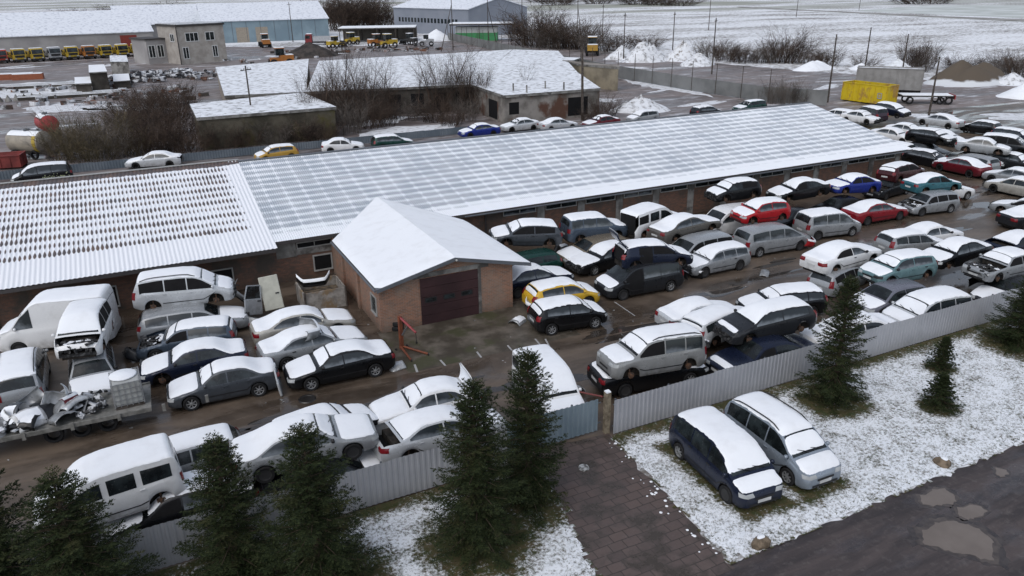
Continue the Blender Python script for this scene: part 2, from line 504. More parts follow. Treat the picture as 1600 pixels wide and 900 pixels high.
def engine_clutter(S, rng, t0, t1, n=34):
    mb = MB()
    zmax = float(S.vals(t1)[0][0]) - .12
    mb.box(float(S.X(t1)) , float(S.X(t0)), -S.hw * .8, S.hw * .8, .30, .42)
    for k in range(n):
        t = t0 + (t1 - t0) * rng.random()
        sx, sy, sz = rng.uniform(.05, .28), rng.uniform(.05, .35), rng.uniform(.06, .32)
        z = .42 + sz / 2 + rng.random() * max(.02, zmax - .45 - sz)
        y = rng.uniform(-.7, .7) * S.hw
        if rng.random() < .3:
            mb.tube((float(S.X(t)), y, z), (float(S.X(t)) + rng.normal(0, .15), y + rng.normal(0, .25), z + rng.normal(0, .06)), .03, .03, 6)
        else:
            mb.cbox((float(S.X(t)), y, z), (sx, sy, sz), rng.uniform(-.5, .5), rng.uniform(-.3, .3), rng.uniform(-.3, .3))
    return mb

GROUP_YARD = 'snow covered cars of the scrapyard'
def make_car(i, ty, col, x, y, z, ang, fl, label):
    rng = np.random.default_rng(100 + i)
    S = Shape(ty, fl.get('L', TYPES[ty]['L']), 500 + i); T = S.T
    wheels = fl.get('wheels', '1111')
    far = y > 55 or x > 60
    isvan = ty in ('van', 'kan')
    wreck = z > .2 or wheels == '0000' or fl.get('nose_off') or fl.get('hood_off')
    if wreck: fl.setdefault('dmg', .018 if (fl.get('nose_off') or fl.get('hood_off')) else .005)
    drop = 0 if wheels != '0000' or z > .2 else -.14
    tr = (rng.normal(0, R(1.6)), rng.normal(0, R(1.6)), R(ang)) if z > .2 else (0, 0, R(ang))
    th = thing('panel_van' if isvan else 'parked_car', label, 'van' if isvan else 'car', (x, y, z + drop), rot=tr, group=GROUP_YARD)
    pm = paint(col)
    car_body(S, fl, rng).build('body', pm, th, True, R(38))
    # floor and dark inner block
    mb = MB(); cw = T['cowl']
    mb.box(float(S.X(.97)), float(S.X(.03)), -S.hw + .30, S.hw - .30, .17, .44)
    mb.box(float(S.X(T['wx'][1] - .092 * 4.6 / S.L)), float(S.X(T['wx'][0] + .092 * 4.6 / S.L)), -S.hw + .07, S.hw - .07, .19, .45)
    mb.box(float(S.X(.90)), float(S.X(cw)), -S.hw + .29, S.hw - .29, .44, .86)
    mb.build('underbody', UNDER, th)
    snow = fl.get('snow', 'full')
    # side windows
    lo = lambda t: float(S.vals(t)[2][0]) + .025
    hi = lambda t: float(S.vals(t)[0][0] - S.vals(t)[5][0]) - (.17 if ty == 'kan' else .06)
    tt = [t for t in np.linspace(T['win'][0], T['win'][1], 60) if hi(t) - lo(t) > .05]
    a, b_ = tt[0], tt[-1]
    gap = (.17 if ty == 'kan' else .055) / S.L
    cuts = [a] + [s_ for s_ in T['splits'] if a + .05 < s_ < b_ - .04] + [b_]
    solid = fl.get('solid')
    for sg in (1, -1):
        gm = [GLASS, GLASS_PALE, GLASS_PALE, DARK][rng.integers(0, 4)] if wreck else [GLASS, GLASS_PALE, GLASS_PALE][rng.integers(0, 3)]
        if fl.get('glassy'): gm = GLASS
        for k in range(len(cuts) - 1):
            ta = cuts[k] + (gap / 2 if k else 0); tb = cuts[k + 1] - (gap / 2 if k < len(cuts) - 2 else 0)
            if k in fl.get('nodoor', ()): continue
            MB().grid(side_patch(S, ta, tb, sg, lo, hi, .007, 10, 4)).build('window', DARK if (wreck and rng.random() < .12) else gm, th, True)
    # windscreen / rear window
    MB().grid(top_patch(S, T['cowl'] + .008, T['rf'] - .004, .90, .010)[:, ::-1]).build('windscreen', DARK if fl.get('noglass') else GLASS, th, True)
    if not (fl.get('tail_off') or fl.get('hatch_open')):
        MB().grid(top_patch(S, T['rr'] + .006, T['rb'] - .004, .86, .010)[:, ::-1]).build('rear_window', GLASS, th, True)
    # snow
    def put_snow(ta, tb, fw=1.0, thk=.055, n=None):
        P = top_patch(S, ta, tb, fw, 0, n or max(7, int((tb - ta) * 40)), 15, True, rng, thk, .006 if patchy else .024)
        MB().grid(P[:, ::-1]).build('snow_layer', SNOW, th, True)
    thk = rng.uniform(.014, .032)
    patchy = rng.random() < .10 and not fl.get('glassy') and y > 28
    hood_ok = not fl.get('hood_off')
    if snow in ('full', 'hood', 'patch') and hood_ok:
        if fl.get('barehood'): put_snow(.03, .09, .93, thk)
        elif snow == 'patch':
            put_snow(.025, .10, .9, .02)
        else: put_snow(.012, T['cowl'] - rng.uniform(.004, .012), 1.025, thk)
    if snow == 'full':
        a0 = T['cowl'] + rng.uniform(.008, .02)
        end = T['end']
        boot = fl.get('boot_open') or fl.get('boot_off')
        if boot: end = T['rb']
        if fl.get('clearwind'): a0 = T['rf'] + .005
        if fl.get('rearclear'): end = T['rr']
        if fl.get('rearline'):
            put_snow(a0, T['end'] - .01, 1.0, thk); put_snow(T['rr'] + .02, T['rb'] - .004, .92, .04)
        else:
            if rng.random() < .55 and not fl.get('clearwind'):
                put_snow(a0, T['rf'] - .002, .965, thk * .5); put_snow(T['rf'] - .006, end, 1.0, thk + .006)
            else: put_snow(a0, end, 1.0, thk)
            if ty in ('hat', 'est') and rng.random() < .5: put_snow(T['rr'] + .014, T['rb'] - .004, .9, .03, 5)
        if fl.get('rearclear'): put_snow(T['rb'] + .006, T['end'], .98, thk)
    if fl.get('rails'):
        for sg in (1, -1):
            mb = MB(); pts = []
            for t in np.linspace(T['rf'] + .05, T['rr'] - .03, 9):
                zt, wb, zb, c, wt, cd = [float(q[0]) for q in S.vals(t)]
                pts.append((float(S.X(t)), sg * wt * .93, zt - cd + (.10 if .0 < (t - T['rf'] - .05) and t < T['rr'] - .035 else .03)))
            for p, q in zip(pts[:-1], pts[1:]): mb.tube(p, q, .022, .022, 6)
            mb.build('roof_rail', TRIM, th)
    # wheels
    wr = .31
    for k, (wt_, sg) in enumerate(((0, 1), (0, -1), (1, 1), (1, -1))):
        yw = sg * (S.hw - .115)
        px = float(S.X(T['wx'][wt_]))
        if wheels[k] == '1':
            big = 1.0 if not isvan else 1.04
            o = link('wheel', TYRE_ME, th, (px, yw, .315), 0 if sg > 0 else PI)
            o.name = 'wheel'
            if not far: link('rim', STEELRIM_ME if fl.get('hub') or rng.random() < .35 else RIM_ME, o)
        elif not far or fl.get('hub'):
            o = link('wheel_hub', HUB_ME, th, (px, yw, .315), 0 if sg > 0 else PI)
    # lamps
    for sg in (1, -1):
        if not fl.get('nose_off') and not (fl.get('hood_off') and sg > 0):
            zc = float(S.vals(.02)[0][0])
            m_ = TRIM if (col == 'paleteal' and sg > 0) else LAMP
            MB().grid(lamp_patch(S, sg, False, zc - .17, zc - .035, .05, .26)).build('headlight', m_, th, True)
        if not fl.get('tail_off'):
            if ty in ('sed', 'box'): z0, z1, al, inn = .70 + rng.uniform(-.03, .03), .89 + rng.uniform(-.03, .03), rng.uniform(.02, .05), rng.uniform(.16, .32)
            elif isvan: z0, z1, al, inn = .80, 1.12, .015, .10
            else: z0, z1, al, inn = .78 + rng.uniform(-.05, .05), 1.06 + rng.uniform(-.06, .06), .03, rng.uniform(.10, .18)
            MB().grid(lamp_patch(S, sg, True, z0, z1, al, inn)).build('tail_lamp', RED, th, True)
    if not far and snow == 'full' and not fl.get('hood_off') and rng.random() < .75:
        for y0 in (-.05, .5):
            mb = MB(); P = [(float(S.X(T['cowl'] + .006)), y0, float(S.topz(T['cowl'] + .006, 0)[0]) + .05)]
            t2 = T['cowl'] + .030 + rng.uniform(0, .012); P.append((float(S.X(t2)), y0 - .42, float(S.topz(t2, .4)[0]) + thk + .012))
            mb.tube(P[0], P[1], .014, .010, 5); mb.build('wiper', TRIM, th)
    # mirrors
    for sg in (1, -1):
        if wreck and rng.random() < .3: continue
        t = T['cowl'] + .045; zz = float(S.vals(t)[2][0]) + .06
        mb = MB(); yy = sg * (S.side(t, zz) + .085)
        prof = [(.001, -.055), (.07, -.05), (.085, 0), (.075, .045), (.001, .06)]
        mb.lathe([(r * .9, h) for r, h in prof], 'X', 10, (float(S.X(t)), yy, zz + .04))
        mb.tube((float(S.X(t)) - .02, sg * (S.side(t, zz) - .02), zz - .02), (float(S.X(t)), yy, zz + .01), .025, .02, 6)
        mb.build('mirror', pm if rng.random() < .7 else TRIM, th, True)
    if not far:
        # bumpers, grille, plate, seams
        def strip(t, z0, z1, yw, rear):
            mb = MB(); P = []
            for z in (z0, z1):
                row = []
                for k in np.linspace(-1, 1, 9):
                    te = (rear_x if rear else front_x)(S, z)
                    row.append((float(S.X(te)) + (-.012 if rear else .012), yw * k, z))
                P.append(row)
            P = np.array(P)
            return mb.grid(P if rear else P[:, ::-1])
        if not fl.get('nose_off'):
            strip(0, .50, .585, S.hw * .40, False).build('grille', TRIM, th)
            strip(0, .30, .38, S.hw * .62, False).build('air_intake', TRIM, th)
            if fl.get('front') or rng.random() < .5:
                MB().cbox((S.L / 2 + .018, 0, .44), (.012, .50, .11)).build('number_plate', PLATE, th)
        if not fl.get('tail_off'):
            if rng.random() < .75: MB().cbox((-S.L / 2 - .014, 0, .62), (.012, .50, .11)).build('number_plate', PLATE, th)
        if fl.get('doors'):
            # doors on both sides, each standing a few mm proud of the body
            w0, w1 = T['wx']
            d0 = T['cowl'] + .03; ds = T['splits'][0] if T['splits'] else .36
            d1 = min(w1 - .03, ds + (ds - d0) * .95)
            for sg in (1, -1):
                for kd, (ta, tb) in enumerate(((d0, ds), (ds + .004, d1))):
                    if kd in fl.get('nodoor', ()):
                        MB().grid(side_patch(S, ta + .004, tb - .004, sg, lambda t: max(.30, float(S.zbot(t)[0]) + .05), lambda t: max(hi(t), lo(t)), .012, 9, 8)).build('door_opening', DARK, th, True); continue
                    zl = lambda t: max(.30, float(S.zbot(t)[0]) + .05); zh = lambda t: float(S.vals(t)[2][0]) + .005
                    mb = MB().grid(side_patch(S, ta + .002, tb - .002, sg, zl, zh, .006, 9, 6, .012))
                    d = mb.build('door', pm, th, True, R(40))
                    zz = float(S.vals(tb)[2][0]) - .10
                    MB().cbox((float(S.X(tb)) + .11, sg * (S.side(tb - .02, zz) + .022), zz), (.16, .03, .035)).build('door_handle', pm if rng.random() < .6 else TRIM, d)
            for sg in (1, -1):
                MB().grid(side_patch(S, d0, d1, sg, lambda t: max(.46, float(S.zbot(t)[0]) + .05), lambda t: max(.50, float(S.zbot(t)[0]) + .09), .016, 10, 2)).build('side_moulding', TRIM, th)
    if fl.get('hood_off'):
        engine_clutter(S, rng, .01, T['cowl'] - .02, 46).build('engine', ENGINE, th)
        mb = MB()
        for k in range(9):
            t = rng.uniform(.04, T['cowl'] - .03)
            mb.cbox((float(S.X(t)), rng.uniform(-.6, .6) * S.hw, float(S.vals(t)[0][0]) - rng.uniform(.08, .18)), (rng.uniform(.06, .25), rng.uniform(.06, .3), .025), rng.uniform(0, 3))
        mb.build('snow_bits', SNOW, th)
    elif fl.get('nose_off'):
        mb = engine_clutter(S, rng, -.012, .06, 26)
        mb.cbox((S.L / 2 - .05, 0, .42), (.09, S.W * .74, .11), rng.normal(0, .05))
        mb.build('radiator', ENGINE, th)
    if fl.get('boot_open') or fl.get('boot_off'):
        MB().box(float(S.X(.97)), float(S.X(T['rb'] + .01)), -S.hw * .78, S.hw * .78, .55, .6).build('boot_floor', DARK, th)
    if fl.get('boot_open'):
        mb = MB(); P = []
        for q in np.linspace(0, 1, 7):
            row = []
            for k in np.linspace(-1, 1, 7):
                a_ = R(62 + 25 * q)
                row.append((float(S.X(T['rb'] + .015)) - .68 * q * math.cos(a_) , k * S.hw * .76 * (1 - .05 * q), 1.04 + .68 * q * math.sin(a_) + .03 * (1 - k * k)))
            P.append(row)
        lid = mb.grid(np.array(P)).build('boot_lid', pm, th, True)
        md = lid.modifiers.new('thickness', 'SOLIDIFY'); md.thickness = .04
        MB().grid(np.array(P) + np.array([.035, 0, .02])).build('snow_layer', SNOW, lid, True)
    if fl.get('hatch_open'):
        mb = MB(); P = []
        for q in np.linspace(0, 1, 8):
            row = []
            for k in np.linspace(-1, 1, 7):
                a_ = R(28 + 20 * q)
                row.append((float(S.X(T['rr'])) - 1.0 * q * math.cos(a_), k * S.hw * .72, 1.40 + 1.0 * q * math.sin(a_) - .03 * k * k))
            P.append(row)
        lid = mb.grid(np.array(P)).build('tailgate', pm, th, True)
        md = lid.modifiers.new('thickness', 'SOLIDIFY'); md.thickness = .05
        MB().grid((np.array(P) + np.array([0, 0, .055]))[5:]).build('snow_layer', SNOW, lid, True)
    if fl.get('tail_off') or fl.get('hatch_open'):
        MB().box(-S.L / 2 + .10, -S.L / 2 + .14, -S.hw * .72, S.hw * .72, .5, float(S.vals(.9)[0][0]) - .15).build('cargo_opening', DARK, th)
    if fl.get('wreath'):
        mb = MB()
        for sg in (1, -1):
            for k in range(60):
                t = rng.uniform(.5, .95); zz = .45 + abs(rng.normal(0, .22)); 
                mb.cbox((float(S.X(t)), sg * (S.side(t, min(zz, .95)) + .012), zz), (rng.uniform(.03, .09), .01, rng.uniform(.03, .09)), 0, 0, rng.uniform(0, 3))
        mb.build('painted_decor', plain('decor_paint', (.42, .46, .28), .5), th)
    return th

# ------------------------------------------------------------------ the ground
def ground_mats():
    # snowy fields
    m, t, b = nt('snowy_field', .85, .2)
    p = geo_pos(t)
    y = sep_(t, p)[1]
    n1 = noise_(t, scale_(t, p, (.55, 1.2, 1)), 1.0, 7, .72)
    n2 = noise_(t, scale_(t, p, (.02, .05, 1)), 1.0, 5, .6)
    f = ramp_(t, math_(t, 'ADD', n1, math_(t, 'MULTIPLY', math_(t, 'SUBTRACT', n2, .5), .55)), .46, .62)
    c = mix_(t, f, (.74, .76, .79), (.17, .155, .14))
    far = ramp_(t, noise_(t, scale_(t, p, (.003, .012, 1)), 1, 4), .46, .56)
    c = mix_(t, math_(t, 'MULTIPLY', far, ramp_(t, y, 230, 420)), c, (.30, .31, .27))
    t.links.new(c, b.inputs['Base Color'])
    MATS['field'] = m
    # wet brown yard
    m, t, b = nt('wet_yard', .4, .5)
    p = geo_pos(t)
    n1 = noise_(t, scale_(t, p, (.16, .45, 1)), 1, 8, .62, 1.2)
    n2 = noise_(t, p, 2.6, 8, .7)
    n3 = noise_(t, scale_(t, p, (.10, .30, 1)), 1, 7, .62, .8)
    c = mix_(t, ramp_(t, n1, .36, .66), (.058, .043, .031), (.135, .103, .077))
    c = mix_(t, math_(t, 'MULTIPLY', ramp_(t, n2, .45, .75), .5), c, (.15, .122, .10))
    c = mix_(t, math_(t, 'MULTIPLY', ramp_(t, noise_(t, p, .9, 6, .7), .60, .72), .5), c, (.055, .05, .028))
    w = ramp_(t, n3, .45, .60)
    c = mix_(t, math_(t, 'MULTIPLY', w, .45), c, (.030, .024, .020))
    t.links.new(c, b.inputs['Base Color'])
    t.links.new(mix_(t, w, (.5, .5, .5), (.07, .07, .07)), b.inputs['Roughness'])
    bump_(t, b, math_(t, 'MULTIPLY', n2, math_(t, 'SUBTRACT', 1.05, w)), .25, .02)
    MATS['yard'] = m
    # works yard behind: frozen grey mud with a dusting of snow
    m, t, b = nt('frozen_mud', .6, .4)
    p = geo_pos(t)
    n1 = noise_(t, scale_(t, p, (.05, .22, 1)), 1, 8, .65, 1.0)
    n2 = noise_(t, scale_(t, p, (.35, .9, 1)), 1, 7, .7, .5)
    c = mix_(t, ramp_(t, n1, .38, .64), (.095, .078, .074), (.205, .175, .168))
    c = mix_(t, math_(t, 'MULTIPLY', ramp_(t, n2, .46, .7), .75), c, (.36, .345, .35))
    c = mix_(t, math_(t, 'MULTIPLY', ramp_(t, noise_(t, scale_(t, p, (.10, .35, 1)), 1, 6, .65), .58, .66), .8), c, (.55, .56, .59))
    t.links.new(c, b.inputs['Base Color'])
    t.links.new(ramp_(t, n1, .2, .75), b.inputs['Roughness'])
    MATS['mud'] = m
    # dirt road
    m, t, b = nt('wet_road', .5, .5)
    p = geo_pos(t)
    n1 = noise_(t, scale_(t, p, (.22, 1.5, 1)), 1, 8, .65, .6)
    n2 = noise_(t, p, 3.5, 8, .72)
    n4 = noise_(t, p, 30, 4, .6)
    c = mix_(t, ramp_(t, n1, .36, .64), (.030, .024, .025), (.068, .053, .051))
    c = mix_(t, math_(t, 'MULTIPLY', ramp_(t, n2, .5, .72), .5), c, (.13, .115, .108))
    c = mix_(t, math_(t, 'MULTIPLY', ramp_(t, n4, .58, .72), .35), c, (.02, .018, .018))
    t.links.new(c, b.inputs['Base Color'])
    t.links.new(mix_(t, ramp_(t, noise_(t, scale_(t, p, (.3, .8, 1)), 1, 4), .5, .62), (.7, .7, .7), (.22, .22, .22)), b.inputs['Roughness'])
    bump_(t, b, n2, .5, .04)
    MATS['road'] = m
    # puddle water
    m, t, b = nt('puddle_water', .04, .5)
    t.links.new(mix_(t, ramp_(t, noise_(t, geo_pos(t), .9, 4), .35, .7), (.14, .115, .098), (.17, .142, .122)), b.inputs['Base Color'])
    MATS['puddle'] = m
    MATS['yardwater'] = mat_noise('yard_water', (.030, .025, .021), (.050, .041, .034), 1.2, .03, .5)
    MATS['wetmud'] = mat_noise('wet_mud', (.030, .024, .023), (.058, .047, .043), 2.5, .25, .5, 0, .2)
    MATS['wetmud2'] = mat_noise('wetter_mud', (.045, .036, .032), (.085, .069, .060), 3, .12, .5, 0, .1)
    # paving slabs of the drive
    m, t, b = nt('drive_slabs', .6, .4)
    p = geo_pos(t)
    br = N(t, 'ShaderNodeTexBrick', offset=.5)
    br.inputs['Scale'].default_value = 1.0; br.inputs['Brick Width'].default_value = .52; br.inputs['Row Height'].default_value = .36
    br.inputs['Mortar Size'].default_value = .018; br.inputs['Mortar Smooth'].default_value = .4
    br.inputs['Color1'].default_value = (.108, .080, .072, 1); br.inputs['Color2'].default_value = (.082, .062, .057, 1); br.inputs['Mortar'].default_value = (.036, .030, .026, 1)
    wv = N(t, 'ShaderNodeVectorMath', operation='ADD')
    nn = N(t, 'ShaderNodeTexNoise', Scale=1.3, Detail=3); t.links.new(p, nn.inputs['Vector'])
    sc_ = N(t, 'ShaderNodeVectorMath', operation='SCALE'); sc_.inputs['Scale'].default_value = .09
    t.links.new(nn.outputs['Color'], sc_.inputs[0]); t.links.new(p, wv.inputs[0]); t.links.new(sc_.outputs[0], wv.inputs[1])
    t.links.new(wv.outputs[0], br.inputs['Vector'])
    n2 = noise_(t, p, .8, 7, .65)
    c = mix_(t, ramp_(t, n2, .46, .62), br.outputs['Color'], (.050, .040, .032))
    c = mix_(t, math_(t, 'MULTIPLY', ramp_(t, noise_(t, p, 5, 6, .7), .55, .75), .4), c, (.15, .125, .115))
    t.links.new(c, b.inputs['Base Color'])
    t.links.new(ramp_(t, n2, .8, .2), b.inputs['Roughness'])
    bump_(t, b, br.outputs['Fac'], -.6, .02)
    MATS['slabs'] = m
    # lawn: snow over short grass; the colour attribute says where snow lies
    m, t, b = nt('snowy_lawn', .85, .2)
    p = geo_pos(t)
    at = N(t, 'ShaderNodeAttribute', attribute_name='snow')
    n1 = noise_(t, p, 10, 8, .7); n2 = noise_(t, p, 1.1, 5, .6)
    s_ = math_(t, 'ADD', math_(t, 'ADD', at.outputs['Fac'], math_(t, 'MULTIPLY', math_(t, 'SUBTRACT', n1, .5), 1.9)), math_(t, 'MULTIPLY', math_(t, 'SUBTRACT', n2, .5), .9))
    g_ = mix_(t, ramp_(t, noise_(t, p, 3.5, 6, .7), .35, .65), (.040, .050, .018), (.085, .068, .035))
    t.links.new(mix_(t, ramp_(t, s_, .18, .74), g_, (.78, .81, .85)), b.inputs['Base Color'])
    bump_(t, b, math_(t, 'ADD', n1, s_), .5, .03)
    MATS['lawn'] = m
    # concrete apron
    MATS['apron'] = mat_noise('stained_concrete', (.050, .042, .031), (.125, .108, .088), .9, .5, .4, 0, .1, .38, .66, c3=(.055, .055, .03), scale3=.5)
ground_mats()

def sheet(name, pts, z, mat, kind='structure', jag=0, rng=None, step=.5):
    if jag:
        out = []; rng = rng or np.random.default_rng(3)
        for a, b_ in zip(pts, pts[1:] + pts[:1]):
            n = max(1, int(math.dist(a, b_) / step))
            for k in range(n):
                q = k / n
                out.append((a[0] + (b_[0] - a[0]) * q + rng.normal(0, jag), a[1] + (b_[1] - a[1]) * q + rng.normal(0, jag)))
        pts = out
    mb = MB(); mb.poly([(p[0], p[1], z) for p in pts])
    o = mb.build(name, mat)
    return tag(o, kind=kind)
sheet('ground', [(-4000, -300), (4000, -300), (4000, 5000), (-4000, 5000)], 0, MATS['field'])
sheet('works_yard', [(-60, 56), (-60, 205), (-28.73, 266.38), (10.02, 247.12), (50.08, 218.57), (66.16, 212.52), (87.17, 218.03), (111.77, 212.98), (112.19, 187.71), (103.87, 155.05), (110.26, 113.70), (117.12, 88.58), (122.23, 72.66), (123.70, 60.27), (80.56, 40.60), (66, 56)], .004, MATS['mud'], jag=.35, step=2.5)
sheet('scrap_yard', [(-45, 20.4), (140, 20.3), (140, 62), (70, 66), (66, 60), (-45, 60)], .008, MATS['yard'], jag=.1, step=2)
sheet('concrete_apron', [(9.0, 28.6), (17.6, 28.5), (17.9, 33.4), (9.0, 33.3)], .012, MATS['apron'])
sheet('road', [(-60, 13.15), (9.6, 13.2), (13.3, 13.15), (27, 13.2), (140, 13.3), (140, -20), (-60, -20)], .008, MATS['road'], jag=.07, step=.35)
sheet('driveway', [(11.0, 20.9), (14.0, 20.6), (13.35, 13.0), (9.2, 13.0)], .014, MATS['slabs'], jag=.05, step=.3)
rng = np.random.default_rng(8)
def blob(cx, cy, rx, ry, n=34, w=.16, rz=0):
    ph = rng.uniform(0, 6.28, 5)
    pts = []
    for i in range(n):
        a = 2 * PI * i / n
        r = 1 + w * (math.sin(2 * a + ph[0]) + .7 * math.sin(3 * a + ph[1]) + .5 * math.sin(5 * a + ph[2]) + .35 * math.sin(8 * a + ph[3]))
        x, y = rx * r * math.cos(a), ry * r * math.sin(a)
        pts.append((cx + x * math.cos(rz) - y * math.sin(rz), cy + x * math.sin(rz) + y * math.cos(rz)))
    return pts
for pz in ([(19.14, 11.40), (19.65, 11.59), (20.18, 11.66), (20.67, 11.54), (20.98, 11.25), (21.08, 10.86), (21.00, 10.44), (20.66, 10.12), (20.14, 9.83), (19.89, 10.05), (19.74, 10.34), (19.46, 10.55), (19.29, 10.88), (19.02, 11.14)],
           [(20.61, 12.57), (21.10, 12.76), (21.60, 12.81), (21.96, 12.70), (21.99, 12.45), (21.87, 12.14), (21.49, 12.04), (21.10, 12.17), (20.74, 12.35)], [(21.07, 11.61), (21.49, 11.78), (21.94, 11.77), (22.16, 11.55), (22.09, 11.30), (21.72, 11.21), (21.22, 11.33)], [(24.15, 12.45), (24.62, 12.58), (24.81, 12.44), (24.60, 12.21), (24.23, 12.24)]):
    cx_, cy_ = sum(q[0] for q in pz) / len(pz), sum(q[1] for q in pz) / len(pz)
    for sc2, z2 in ((1.32, .0105), (1.15, .013)):
        sheet('wet_margin', [(cx_ + (q[0] - cx_) * sc2, cy_ + (q[1] - cy_) * (sc2 + .08)) for q in pz], z2, MATS['wetmud'] if sc2 > 1.2 else MATS['wetmud2'], jag=.05, step=.12)
    sheet('puddle', pz, .016, MATS['puddle'], jag=.03, step=.1)
for cx, cy, rx, ry in ((12.0, 25.6, 1.8, .35), (20.5, 27.4, 2.4, .3), (30.5, 30.2, 2.2, .25), (57, 33.5, 2.6, .8), (60, 36, 2.2, .5), (55, 39.5, 1.6, .4), (7.8, 26.6, 1.5, .3), (0, 27.4, 1.4, .35), (33, 31.6, 1.6, .3), (14.8, 24.9, 1.5, .28), (19.3, 28.1, 1.6, .35), (27, 29.6, 2.0, .3), (38, 31.4, 2.6, .4), (46, 30.6, 3, .5), (22.3, 28.6, .6, .2), (10.2, 26.9, 1.0, .2), (3.4, 27.3, 1.6, .3)):
    sheet('puddle', blob(cx, cy, rx, ry, w=.32), .014, MATS['yardwater'])
# rows of tracks in the field behind, lighter farm roads
ROADM = mat_noise('farm_track', (.42, .40, .40), (.62, .62, .63), .2, .8, .2)
sheet('farm_road', [(-78.40, 582.82), (12.54, 603.00), (108.73, 628.30), (204.02, 584.71), (223.29, 639.67), (122.96, 709.10), (14.78, 691.10), (-92.61, 693.59)], .004, ROADM, jag=.3, step=8)
FT = mat_noise('field_track', (.17, .165, .15), (.36, .36, .35), .15, .85, .2)
sheet('field_track', [(332.46, 373.80), (319.04, 289.98), (304.54, 226.35), (296.04, 172.21), (312.85, 182.20), (319.74, 237.82), (331.48, 301.40), (348.13, 391.53)], .004, FT, jag=.5, step=6)
PG = mat_noise('pale_meadow', (.40, .43, .41), (.57, .60, .60), .06, .85, .2)
sheet('pale_meadow', [(337.73, 294.84), (321.98, 187.63), (473.64, 277.78), (435.29, 324.95)], .004, PG, jag=1, step=9)
SP = mk_snow('thin_snow', (.66, .68, .71), (.25, .23, .22), .9, 3)
for px in ([(-19.29, 161.82), (-13.25, 165.55), (-6.46, 159.07), (-6.67, 147.14), (-11.91, 143.24), (-17.40, 142.46)], [(23.34, 86.98), (31.18, 87.26), (35.50, 86.78), (32.25, 81.79), (21.34, 79.95)], [(-13.50, 130.38), (-2.91, 131.30), (-0.46, 124.65), (-10.63, 122.07)], [(76.66, 113.17), (79.94, 95.37), (75.27, 87.59), (75.39, 89.83), (74.52, 107.20)], [(25.55, 94.79), (32.06, 94.32), (29.11, 90.54), (24.61, 90.10)]):
    sheet('snow_patch', px, .012, SP, jag=.35, step=1.2)
rgp = np.random.default_rng(31)
for k in range(26):
    cx_, cy_ = [(-15.17, 197.35), (-2.90, 189.30), (11.08, 148.05), (-10.19, 114.74), (-3.71, 123.14), (54.81, 197.77), (31.90, 192.26), (88.89, 124.91), (89.36, 98.88), (105.38, 93.90), (104.16, 72.23), (95.47, 60.72), (69.83, 85.77)][k % 13]
    sheet('snow_patch', blob(cx_ + rgp.normal(0, 7), cy_ + rgp.normal(0, 5), rgp.uniform(1.5, 6), rgp.uniform(.6, 2.0), w=.3, rz=rgp.normal(0, .4)), .0125, SP)
# painted white marks on the apron and the lane
WP = plain('worn_white_paint', (.36, .36, .36), .6)
for ((x0, y0), (x1, y1), w) in (((9.48, 29.25), (9.34, 28.51), .10), ((10.65, 29.13), (10.65, 28.50), .09), ((12.44, 29.13), (12.38, 28.50), .09), ((13.97, 29.07), (13.92, 28.50), .08), ((15.43, 29.09), (15.29, 28.08), .08), ((15.85, 28.86), (15.61, 27.98), .08), ((21.23, 31.13), (21.13, 29.12), .06)):
    d = Vector((x1 - x0, y1 - y0)).normalized(); n_ = Vector((-d.y, d.x)) * w / 2
    sheet('painted_mark', [(x0 + n_.x, y0 + n_.y), (x1 + n_.x, y1 + n_.y), (x1 - n_.x, y1 - n_.y), (x0 - n_.x, y0 - n_.y)], .018, WP)

# ------------------------------------------------------------------ lawn with bare rings under trees, cars and fence
TREES = [(-5.2, 19.8, 5.7, 1.75), (-3.1, 18.7, 4.9, 1.85), (.55, 18.9, 4.75, 1.4), (2.6, 17.6, 5.2, 1.65), (7.2, 17.2, 5.6, 1.5), (9.5, 18.4, 5.45, 1.3), (23.2, 18.5, 5.3, 1.25), (34.7, 18.3, 3.4, 1.5)]
SMALL = [(29.4, 18.3, 1.5, .55), (26.4, 16.2, 1.5, .66)]
BARE = [(x, y, r * 1.12) for x, y, h, r in TREES] + [(x, y, r * 1.1) for x, y, h, r in SMALL]
def bare(x, y):
    s_ = 1.0
    for (tx, ty, r) in BARE:
        d = math.hypot((x - tx), (y - ty) * 1.0)
        s_ = min(s_, max(0, (d - r * .75) / (r * .55)))
    s_ = min(s_, max(0.0, (20.3 - y - .10) / .75))
    for (cx, cy) in ((16.05, 16.65), (18.4, 16.55)):
        dx, dy = abs(x - cx) - .85, abs(y - cy) - 2.25
        d = max(dx, dy)
        s_ = min(s_, max(0, (d + .05) / .45))
    return s_
def lawn(x0, x1, y0, y1, edge):
    st = .14
    xs = np.arange(x0, x1 + st, st); ys = np.arange(y0, y1 + st * .5, st)
    rg = np.random.default_rng(5)
    V = []; S_ = []
    for y in ys:
        for x in xs:
            e = edge(x, y)
            s_ = bare(x, y) * .50 + .10
            z = .02 + .035 * min(1, max(0, e / .5)) + .03 * s_ * rg.random()
            V.append((x, y, z)); S_.append(s_ if e > .0 else .2)
    nx = len(xs); F = []
    for j in range(len(ys) - 1):
        for i in range(nx - 1):
            cxm, cym = xs[i] + st / 2, ys[j] + st / 2
            if edge(cxm, cym) < -.02 + .10 * rg.normal() * .6: continue
            F.append((j * nx + i, j * nx + i + 1, (j + 1) * nx + i + 1, (j + 1) * nx + i))
    me = bpy.data.meshes.new('lawn'); me.from_pydata(V, [], F)
    ca = me.color_attributes.new('snow', 'FLOAT_COLOR', 'POINT')
    ca.data.foreach_set('color', np.repeat(np.array(S_)[:, None], 4, 1).astype(np.float32).ravel())
    me.materials.append(MATS['lawn']); me.update()
    return tag(link('lawn', me), kind='structure')
